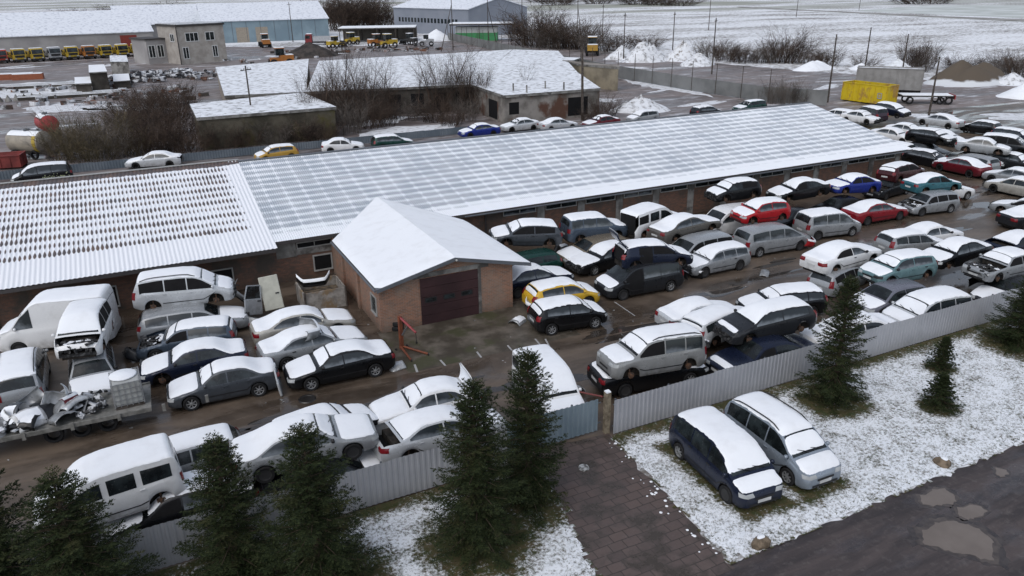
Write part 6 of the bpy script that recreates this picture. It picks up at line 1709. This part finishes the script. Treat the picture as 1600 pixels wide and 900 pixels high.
bin_('red_bin', 'dark red metal bin at the left edge by the yellow tank', (-11.16, 85.49), 3.4, 2.0, 1.2, R(-10), mat_noise('maroon_steel', (.12, .02, .018), (.2, .035, .03), 1, .6), 'bin', ribs=4)
# works yard clutter
bin_('blue_skip', 'blue-grey skip beside the brick house', (8.53, 195.00), 5.2, 3.2, 3.0, R(-20), plain('blue_skip', (.08, .12, .16), .6), 'skip', inner=SNOW, ribs=4)
flat_building('concrete_pen', 'grey concrete pen with a snowy wall top in the left works yard', [(-1.09, 164.83), (1.88, 162.94), (1.98, 178.64), (-1.04, 180.60)], 2.8, CONC, RSNOW, .05, .1, 'pen')
flat_building('small_hut', 'taller little hut with a snowy roof in the left works yard', [(-4.20, 142.87), (-1.70, 143.15), (-2.10, 156.33), (-4.42, 156.71)], 3.0, RUIN, SNOW, .3, .15, 'hut')
flat_building('small_hut', 'lower little hut with snowy roof, left of the taller hut', [(-6.29, 138.97), (-4.16, 138.51), (-4.44, 148.60), (-6.62, 148.99)], 1.8, RUIN, SNOW, .3, .15, 'hut')
flat_building('low_slab', 'low snow topped slab stack right of the taller hut', [(-1.02, 145.52), (1.40, 145.95), (1.51, 157.36), (-0.96, 157.81)], 1.2, RUIN, SNOW, .2, .1, 'stack')
rg = np.random.default_rng(21)
mb = MB(); c_ = (7.47, 159.38)
for k in range(90): mb.cbox((rg.normal(0, 5.2), rg.normal(0, 3.2), rg.uniform(.2, 1.1)), (rg.uniform(.5, 1.8), rg.uniform(.3, 1.2), rg.uniform(.2, .7)), rg.uniform(0, 3), rg.normal(0, .2), rg.normal(0, .2))
tag(mb.build('scrap_heap', mat_noise('scrap_snow', (.05, .05, .055), (.62, .64, .67), .8, .8, .3, 0, 0, .46, .56), None, False, None, (c_[0], c_[1], 0)), 'spread heap of snowy scrap blocks in front of the brick house', 'scrap heap')
for k, (px, py, l, rz, lab) in enumerate(((((-12.59, 154.63)), 0, 22, -8, 'long stacked beams under snow in the left works yard'), (((-7.31, 137.94)), 0, 14, -4, 'shorter beams lying by the lower hut'),)):
    t_ = thing('beam_stack', lab, 'beams', (px[0], px[1], 0), R(rz))
    for q in range(3):
        mb = MB(); mb.box(-l / 2, l / 2, q * .5, q * .5 + .35, 0, .45 + .12 * q); mb.build('beam', RUIN, t_)
        mb = MB(); mb.box(-l / 2, l / 2, q * .5, q * .5 + .35, .454 + .12 * q, .53 + .12 * q); mb.build('snow_layer', SNOW, t_)
for k in range(6):
    c_ = (-14.97, 138.61)
    o = heap('concrete_ring', 'pale concrete block in the short row by the left edge', (c_[0] - 1.6 + k * 1.05, c_[1] + .1 * k, 0), .5, .5, 1.0, CONC, 40 + k, .02, cat='block', group='pale concrete blocks by the left edge')
for k, (px, lab, l) in enumerate(((((-17.85, 173.07)), 'orange steel box lying at the left edge of the works yard', 7), (((-15.15, 171.36)), 'second orange steel box, right of the first one', 5))):
    t_ = thing('steel_box', lab, 'steel box', (px[0], px[1], 0), R(-6)); mb = MB(); mb.box(-l / 2, l / 2, -.8, .8, 0, 1.0); mb.build('shell', plain('rust_orange', (.30, .09, .04), .7), t_); mb = MB(); mb.box(-l / 2 + .1, l / 2 - .1, -.75, .75, 1.004, 1.1); mb.build('snow_layer', SNOW, t_)

# ------------------------------------------------------------------ things in the yard
# scrap trailer
p0, p1 = (-5.69, 29.17), (-1.11, 29.04)
ta = math.atan2(p1[1] - p0[1], p1[0] - p0[0]); TLn = math.dist(p0, p1)
tr = thing('scrap_trailer', 'low flatbed trailer heaped with car parts at the left edge of the yard', 'trailer', (p0[0], p0[1], 0), ta)
DECK = mat_noise('trailer_steel', (.12, .12, .11), (.24, .235, .22), 3, .7, .3, .2)
mb = MB(); mb.box(-2, TLn, .02, 2.15, .72, .80); mb.build('deck', DECK, tr)
mb = MB(); mb.box(-2, TLn, -.06, .016, .70, .86); mb.box(-2, TLn, 2.154, 2.22, .70, .86)
for k in range(5): mb.box(.3 + 1.55 * k, .42 + 1.55 * k, -.12, -.063, .62, .92)
mb.build('side_rail', DECK, tr)
mb = MB(); mb.box(-2, TLn - .3, .5, .62, .5, .717); mb.box(-2, TLn - .3, 1.5, 1.62, .5, .717); mb.build('chassis', UNDER, tr)
for x in (1.2, 2.1, 3.0):
    for y in (.45, 1.75): o = link('wheel', TYRE_ME, tr, (x, y, .34)); o.scale = (1.08, 1.1, 1.08)
ca_, sa_ = math.cos(ta), math.sin(ta)
def on_tr(x, y): return (p0[0] + x * ca_ - y * sa_, p0[1] + x * sa_ + y * ca_)
def bent_panel(name, label, loc, rot, L, W, mat, cat, curve=.18, lip=.12, snow=0, seed=0, group=None):
    """bonnet, wing or bumper skin: a curved pressed sheet with a folded lip"""
    rg = np.random.default_rng(seed); P = []
    for i in range(10):
        a = i / 9 - .5; row = []
        for j in range(8):
            c_ = j / 7 - .5
            z = -curve * (2 * c_) ** 2 * W - .10 * (2 * a) ** 2 * L + rg.normal(0, .012)
            row.append((a * L, c_ * W, z))
        row.append((a * L, .52 * W, row[-1][2] - lip)); row.insert(0, (a * L, -.52 * W, row[0][2] - lip))
        P.append(row)
    t_ = thing(name, label, cat, loc, rot=rot, group=group)
    o = MB().grid(P).build('skin', mat, t_, True, R(50)); md = o.modifiers.new('t', 'SOLIDIFY'); md.thickness = .018
    mb = MB(); mb.box(-L * .4, L * .4, -.03, .03, -.12, -.05); mb.build('brace', TRIM, t_)
    if snow:
        Q = np.array(P)[1:-1, 2:-2] + np.array([0, 0, .035]); MB().grid(Q).build('snow_layer', SNOW, t_, True)
    return t_
def bumper(name, label, loc, rot, W, mat, snow=1, seed=0, group=None):
    t_ = thing(name, label, 'bumper', loc, rot=rot, group=group); P = []
    for i in range(17):
        a = -1 + 2 * i / 16; x = -.55 * max(0, abs(a) - .62) / .38 * (abs(a)) - .10 * a * a; y = a * W / 2 * (1 if abs(a) < .8 else .98)
        P.append([(x - .10, y, .26), (x - .01, y, .24), (x + .03, y, .15), (x + .02, y, .02), (x, y, -.12), (x - .08, y, -.2)])
    o = MB().grid(P).build('skin', mat, t_, True); md = o.modifiers.new('t', 'SOLIDIFY'); md.thickness = .015
    mb = MB(); mb.box(.005, .035, -W * .28, W * .28, -.08, .0); mb.build('air_intake', TRIM, t_)
    if snow: MB().grid([[(p[0][0], p[0][1], p[0][2] + .03), (p[1][0] + .01, p[1][1], p[1][2] + .04), (p[2][0] + .01, p[2][1], p[2][2] + .03)] for p in P]).build('snow_layer', SNOW, t_, True)
    return t_
rg = np.random.default_rng(77)
scr = [('silver wing panel at the left end of the scrap trailer', .6, 'silver'), ('grey bonnet skin leaning on the left part of the scrap trailer', 1.2, 'steel'), ('silver bumper skin second from the left on the trailer', 1.8, 'silver'), ('crumpled white bonnet in the middle of the trailer', 2.6, 'white'),
       ('dark grey wing panel beside the crumpled white bonnet', 3.3, 'graphite'), ('pale silver bonnet standing on edge on the trailer', 4.1, 'whitesilver'), ('large silver front skin at the right half of the trailer', 4.2, 'silver'), ('snowy bonnet under the crushed silver car on the trailer', 4.7, 'whitesilver'),
       ('dark red lamp panel near the caged tank', 5.0, 'darkred'), ('black bumper skin at the back of the scrap trailer', 2.2, 'black'), ('silver door skin lying flat at the front of the trailer', 3.9, 'silver'), ('narrow white strip panel left of the caged tank', 4.4, 'white')]
for k, (lab, x, c_) in enumerate(scr):
    x = -.9 + x * (TLn - 1.1) / 6.0
    q = on_tr(x, .5 + .5 * (k % 3))
    if k % 3 == 2: bumper('loose_bumper', lab, (q[0], q[1], 1.1), (rg.normal(0, .5), rg.normal(0, .6), rg.uniform(0, 6)), 1.5, paint(c_), 1, k, 'car parts on the scrap trailer')
    else: bent_panel('bonnet_panel', lab, (q[0], q[1], 1.15 + .12 * (k % 2)), (rg.normal(0, .55), rg.normal(0, .5), rg.uniform(0, 6)), 1.0, .8 if k != 8 else .4, paint(c_), 'car part', .18, .12, k % 2, k, 'car parts on the scrap trailer')
mb = MB()
for k in range(70): mb.cbox((rg.uniform(-1.2, TLn - 1.5), rg.uniform(.2, 2.0), rg.uniform(.85, 1.15)), (rg.uniform(.1, .5), rg.uniform(.05, .3), rg.uniform(.04, .2)), rg.uniform(0, 3), rg.normal(0, .4), rg.normal(0, .4))
tag(mb.build('small_scrap', mat_noise('small_scrap', (.02, .02, .022), (.55, .57, .6), 3, .6, .4, .2, 0, .46, .58), None, False, None, (p0[0], p0[1], 0), ta), kind='stuff')
# caged tank
q = on_tr(TLn - .75, 1.0)
ib = thing('caged_tank', 'white plastic cube tank in a wire cage standing on the scrap trailer', 'tank', (q[0], q[1], .80), ta + R(4))
mb = MB(); mb.box(-.48, .48, -.58, .58, .14, 1.05); o = mb.build('bottle', plain('milky_plastic', (.40, .41, .40), .5), ib); md = o.modifiers.new('b', 'BEVEL'); md.width = .06; md.segments = 2
mb = MB()
for z in (.16, .38, .6, .82, 1.05):
    for s_ in (1, -1): mb.box(-.51, .51, s_ * .605 - .012, s_ * .605 + .012, z - .012, z + .012); mb.box(s_ * .505 - .012, s_ * .505 + .012, -.59, .59, z - .012, z + .012)
for k in range(6):
    a = -.5 + .2 * k
    for s_ in (1, -1): mb.box(a - .011, a + .011, s_ * .618 - .011, s_ * .618 + .011, .1, 1.08); mb.box(s_ * .518 - .011, s_ * .518 + .011, a * 1.16 - .011, a * 1.16 + .011, .1, 1.08)
mb.build('cage', plain('galvanised', (.34, .35, .36), .45, .5, .4), ib)
mb = MB(); mb.box(-.5, .5, -.6, .6, 0, .10); mb.build('pallet', POLE, ib)
mb = MB(); mb.lathe([(.001, .07), (.46, .06), (.5, .02), (.48, 0)], 'Z', 16, (-.05, .1, 1.07)); mb.build('snow_layer', SNOW, ib, True)
# wooden skip by the wall
sk = thing('wooden_skip', 'weathered grey timber skip by the brick wall next to the garage', 'skip', (7.55, 38.3, 0), R(0))
TIM = mat_noise('grey_planks', (.17, .155, .14), (.33, .31, .285), 2.2, .85, .2, 0, .15, c3=(.22, .16, .10), scale3=1.2)
for nm, b_ in (('front_board', (-1.1, 1.1, -1.0, -.93, 0, 1.05)), ('rear_board', (-1.1, 1.1, .93, 1.0, 0, 1.05)), ('side_board', (-1.1, -1.03, -.927, .927, 0, 1.05)), ('side_board', (1.03, 1.1, -.927, .927, 0, 1.05))):
    MB().box(*b_).build(nm, TIM, sk)
mb = MB(); mb.box(-1.02, 1.02, -.92, .92, 0, .55); mb.build('contents', mat_noise('skip_junk', (.03, .025, .02), (.16, .12, .08), 4, .9), sk)
mb = MB()
for x in (-1.06, 1.06):
    for y in (-1.04, 1.04): mb.tube((x, y, 0), (x, y, 1.12), .05, .05, 6)
mb.build('corner_post', POLE, sk)
bumper('loose_bumper', 'black bumper with snow on it lying across the timber skip', (7.2, 38.0, 1.22), (0, .25, R(-98)), 1.75, paint('black'), 1, 5)
# doors leaning on the wall
def panel_door(label, loc, rot, mat, W=1.05, H=1.75, win=True):
    t_ = thing('loose_door', label, 'car door', loc, rot=rot)
    mb = MB(); mb.box(-W / 2, W / 2, -.05, .05, 0, H * (.55 if win else 1)); o = mb.build('skin', mat, t_); md = o.modifiers.new('b', 'BEVEL'); md.width = .04; md.segments = 2
    if win:
        mb = MB()
        pts = [(-W / 2 + .03, H * .55), (-W / 2 + .22, H * .98), (W / 2 - .03, H * .98), (W / 2 - .03, H * .55)]
        for a, b_ in zip(pts[:-1], pts[1:]): mb.tube((a[0], 0, a[1]), (b_[0], 0, b_[1]), .035, .035, 6)
        mb.build('window_frame', mat, t_)
        mb = MB(); mb.poly([(x, .01, z) for x, z in pts]); mb.build('pane', GLASS, t_)
    mb = MB(); mb.box(W / 2 - .28, W / 2 - .1, -.09, -.053, H * .44, H * .48); mb.build('door_handle', TRIM, t_)
    return t_
ld = (4.88, 37.46)
panel_door('cream white van door panel leaning against the brick wall beside the skip', (ld[0] + .15, ld[1] + .25, .35), (R(-24), R(-5), R(-6)), plain('cream_paint', (.42, .42, .36), .5), .95, 1.75, False)
ld = (3.91, 37.26)
panel_door('black glazed car door with a silver frame, left of the cream van panel', (ld[0] + .05, ld[1] + .2, .35), (R(-16), R(14), R(25)), paint('silver'), 1.0, 1.5)
ld = (3.75, 29.53)
panel_door('silver car door standing on edge before the nose of the black saloon', (ld[0], ld[1], 0), (R(-8), R(4), R(80)), paint('whitesilver'), 1.0, 1.15)
bumper('loose_bumper', 'silver bumper with lamp holes lying across the second silver saloon', (5.95, 31.9, 1.42), (0, .15, R(0)), 1.7, paint('silver'), 1, 6)
bumper('loose_bumper', 'white front bumper lying on the ground against the garage wall', (16.7, 31.5, .36), (0, R(35), R(200)), 1.7, paint('whitesilver'), 1, 7)
bumper('loose_bumper', 'red and white bumper dropped at the nose of the grey people carrier', (36.95, 32.7, .35), (0, .3, R(-30)), 1.5, paint('red'), 1, 8)
jk = (15.68, 31.20); bent_panel('bonnet_panel', 'grey wing panel lying in front of the white front bumper', (jk[0], jk[1], .22), (.2, .1, .6), .9, .6, paint('silver'), 'car part', .2, .1, 1, 31)
# engine hoist
hp = (9.66, 30.44)
eh = thing('engine_hoist', 'orange engine hoist standing in front of the garage', 'hoist', (hp[0], hp[1], 0), R(15))
HO = mat_noise('hoist_orange', (.20, .055, .022), (.12, .04, .022), 4, .6, .4)
mb = MB(); mb.box(-.08, .08, .55, .69, 0, 1.65); mb.build('mast', HO, eh)
mb = MB(); mb.tube((-.05, .6, .12), (-.42, -.75, .08), .055, .05, 6); mb.build('leg', HO, eh)
mb = MB(); mb.tube((.05, .6, .12), (.5, -.75, .08), .055, .05, 6); mb.build('leg', HO, eh)
mb = MB(); mb.tube((0, .62, 1.6), (.12, -.45, 1.15), .06, .05, 6); mb.build('boom', plain('hoist_red', (.25, .03, .035), .5), eh)
mb = MB(); mb.tube((0, .5, .75), (.06, .1, 1.32), .045, .03, 8); mb.build('ram', plain('steel_grey', (.2, .21, .22), .4, .5, .5), eh)
mb = MB(); mb.tube((.12, -.45, 1.1), (.12, -.45, .7), .015, .015, 5); mb.cbox((.12, -.45, .66), (.06, .06, .1)); mb.build('hook', TRIM, eh)
for x, y in ((-.42, -.75), (.5, -.75), (-.3, .65), (.3, .65)): mb = MB(); mb.lathe([(.05, -.03), (.06, 0), (.05, .03)], 'X', 10, (x, y, .06)); mb.build('castor', TRIM, eh)
q = (10.00, 33.09)
ty_ = thing('tyre_stack', 'small stack of worn tyres against the garage corner behind the orange hoist', 'tyres', (q[0], q[1] + .15, 0))
for k in range(2): o = link('tyre', TYRE_ME, ty_, (.05 * k, .03, .12 + .23 * k)); o.rotation_euler = (PI / 2, 0, 0); o.scale = (1.1, 1.1, 1.1)
q = (4.56, 28.40)
o = MB().lathe([(.36, 0), (.33, .035), (.25, .035), (.24, .02), (.001, .02)], 'Z', 24).build('manhole_cover', plain('wet_iron', (.02, .018, .017), .3), None, True, R(40), (q[0], q[1], .012)); tag(o, 'round dark manhole cover in the wet lane', 'manhole cover')
q = (12.05, 19.13)
o = MB().lathe([(.20, 0), (.18, .05), (.12, .06), (.001, .07)], 'Z', 12).build('drain_cover', mat_noise('snowy_grate', (.05, .05, .045), (.45, .46, .46), 9, .8), None, True, R(40), (q[0], q[1], .014)); tag(o, 'small round snow speckled drain lid in the paved drive', 'drain cover')
# stones on the lawn
def stone(q, s, label, seed):
    rg = np.random.default_rng(seed); t_ = thing('field_stone', label, 'stone', (q[0], q[1], 0), rg.uniform(0, 6), 'stones at the edge of the lawn')
    P = []
    for i in range(8):
        th_ = PI / 2 * i / 7; row = []
        for j in range(13):
            a = 2 * PI * (j % 12) / 12; r = 1 + .12 * math.sin(2 * a + seed) + .10 * math.sin(3 * a + 2 * seed) + .05 * math.sin(5 * th_ + a)
            k_ = (.80 + .30 * math.sin(2 * th_ + .4)) * math.cos(th_) if i else .86
            row.append((s * r * k_ * math.cos(a) + .12 * s * math.sin(th_), s * .78 * r * k_ * math.sin(a), s * (.85 + .10 * math.sin(a + seed) * math.cos(th_)) * math.sin(th_)))
        P.append(row)
    P = np.array(P)
    MB().grid(P).build('rock', mat_noise('brown_stone', (.085, .065, .045), (.2, .155, .11), 5, .85, .3, 0, .3), t_, True)
    MB().grid(P[5:] * np.array([.98, .98, 1.0]) + np.array([.02, .02, .025])).build('snow_layer', SNOW, t_, True)
stone((14.68, 13.37), .33, 'brown stone with a snow cap on the lawn corner nearest the drive', 3)
stone((23.14, 13.64), .32, 'brown stone with a snow cap further right along the road', 5)
rg = np.random.default_rng(4)
mb = MB()
for k in range(34):
    q = rg.random(); x = 13.35 + .62 * q - abs(rg.normal(0, .32)); y = 13.4 + 6.9 * q
    s_ = rg.uniform(.015, .06)
    mb.lathe([(s_, 0), (s_ * .7, s_ * .3), (.001, s_ * .4)], 'Z', 7, (x, y, .016))
tag(mb.build('snow_crumbs', SNOW, None, True), kind='stuff')
mb = MB()
for k in range(260):
    x, y = rg.uniform(-8, 48), rg.uniform(21, 42)
    s_ = rg.uniform(.02, .07)
    mb.cbox((x, y, .02), (s_ * 2, s_, .02), rg.uniform(0, 3))
tag(mb.build('litter', mat_noise('litter', (.03, .03, .03), (.4, .4, .4), 5, .7), None), kind='stuff')

# loose parts dropped between the stacks ---------------------------------------------------------
def at_(q, dz=0): return (q[0], q[1], dz)
for k, (q, z, kind, c_, lab) in enumerate((
    ((38.86, 34.55), .25, 'p', 'white', 'white wing panel lying at the nose of the grey people carrier'),
    ((27.13, 32.50), .25, 'b', 'black', 'black bumper hanging at the tail of the dark people carrier below the raised tailgate'),
    ((8.64, 29.21), .2, 'p', 'whitesilver', 'pale panel hanging by the rear wheel of the black saloon'),
    ((57.57, 37.04), .2, 'p', 'black', 'dark panel beneath the tail of the teal saloon'),
    ((37.48, 24.20), .3, 'p', 'white', 'pale panel lying in the gap below the boxy silver saloon'),
    ((34.90, 27.20), .4, 'b', 'graphite', 'dark bumper wedged below the pale teal hatchback'),
    ((16.04, 23.35), .25, 'p', 'white', 'small white lid on the wet ground near the gate post'),
    ((14.74, 23.91), .12, 'p', 'whitesilver', 'small white panel lying right of the plain white van'),
    ((-1.99, 35.99), .3, 'b', 'graphite', 'dark bumper lying in the shade left of the blue saloon'),
    ((4.45, 41.29), .3, 'p', 'black', 'black panel among the junk by the brick wall'),
    ((3.58, 39.93), .5, 'b', 'silver', 'bent silver bumper in front of the flattened silver estate'),
    ((23.00, 39.59), .4, 'p', 'graphite', 'dark torn panel between the graphite hatchback and the bronze estate'),
    ((30.96, 30.45), .2, 'p', 'silver', 'little silver strip lying in the lane behind the white saloon'),
    ((39.69, 40.67), .3, 'b', 'white', 'white bumper under the bright red hatchback'),
    ((27.11, 33.22), .55, 'p', 'navy', 'torn dark blue panel hanging below the rear of the navy hatchback stack'),
    ((25.89, 32.47), .35, 'b', 'graphite', 'crumpled dark bumper at the tail corner of the dark people carrier'),
    ((22.48, 32.52), .3, 'p', 'black', 'black door skin by the doorless side of the dark people carrier'),
    ((21.16, 23.82), .9, 'p', 'graphite', 'dark bent panel between the stacked off-roader and the navy wreck'),
    ((21.52, 24.72), .7, 'b', 'silver', 'silver bumper jammed behind the stacked off-roader'),
    ((26.92, 23.82), .9, 'p', 'black', 'black panel wedged behind the stacked hatchback with the bare blue bonnet'),
    ((21.88, 38.43), .5, 'b', 'taupe', 'dull brown bumper before the bronze estate'),
    ((52.85, 39.66), .5, 'p', 'graphite', 'charcoal panel on the wreck behind the crimson saloon'),
    ((39.99, 23.39), .5, 'b', 'black', 'black bumper below the boxy silver saloon'),
    ((9.80, 24.75), .5, 'p', 'whitesilver', 'white panel between the two white saloons by the spruces'),
    ((3.47, 37.05), .3, 'b', 'silver', 'small silver bumper behind the stripped blue-grey estate'),
    ((5.30, 23.50), .5, 'b', 'darkred', 'dark red lamp bar under the long silver saloon'),
    )):
    if kind == 'b': bumper('loose_bumper', lab, at_(q, z), (rg.normal(0, .3), rg.normal(0, .4), rg.uniform(0, 6)), 1.4, paint(c_), 1 if k % 2 else 0, 200 + k)
    else: bent_panel('bonnet_panel', lab, at_(q, z), (rg.normal(0, .3), rg.normal(0, .3), rg.uniform(0, 6)), .7, .45, paint(c_), 'car part', .15, .06, k % 2, 200 + k)

rg = np.random.default_rng(9)
mb = MB()
for k in range(260):
    q = [(-12.47, 152.62), (-3.89, 152.21), (2.42, 134.48), (4.63, 163.62), (-8.84, 133.37), (30.43, 183.91), (54.81, 197.77), (67.00, 193.95), (43.73, 205.49), (15.23, 156.86)][k % 10]
    mb.cbox((q[0] + rg.normal(0, 5.5), q[1] + rg.normal(0, 4), .25), (rg.uniform(.4, 2.2), rg.uniform(.2, .8), rg.uniform(.15, .7)), rg.normal(0, .7), rg.normal(0, .1))
tag(mb.build('yard_clutter', mat_noise('yard_clutter', (.05, .045, .042), (.58, .60, .63), .5, .8, .3, 0, 0, .44, .6, c3=(.16, .07, .04), scale3=.35)), kind='stuff')
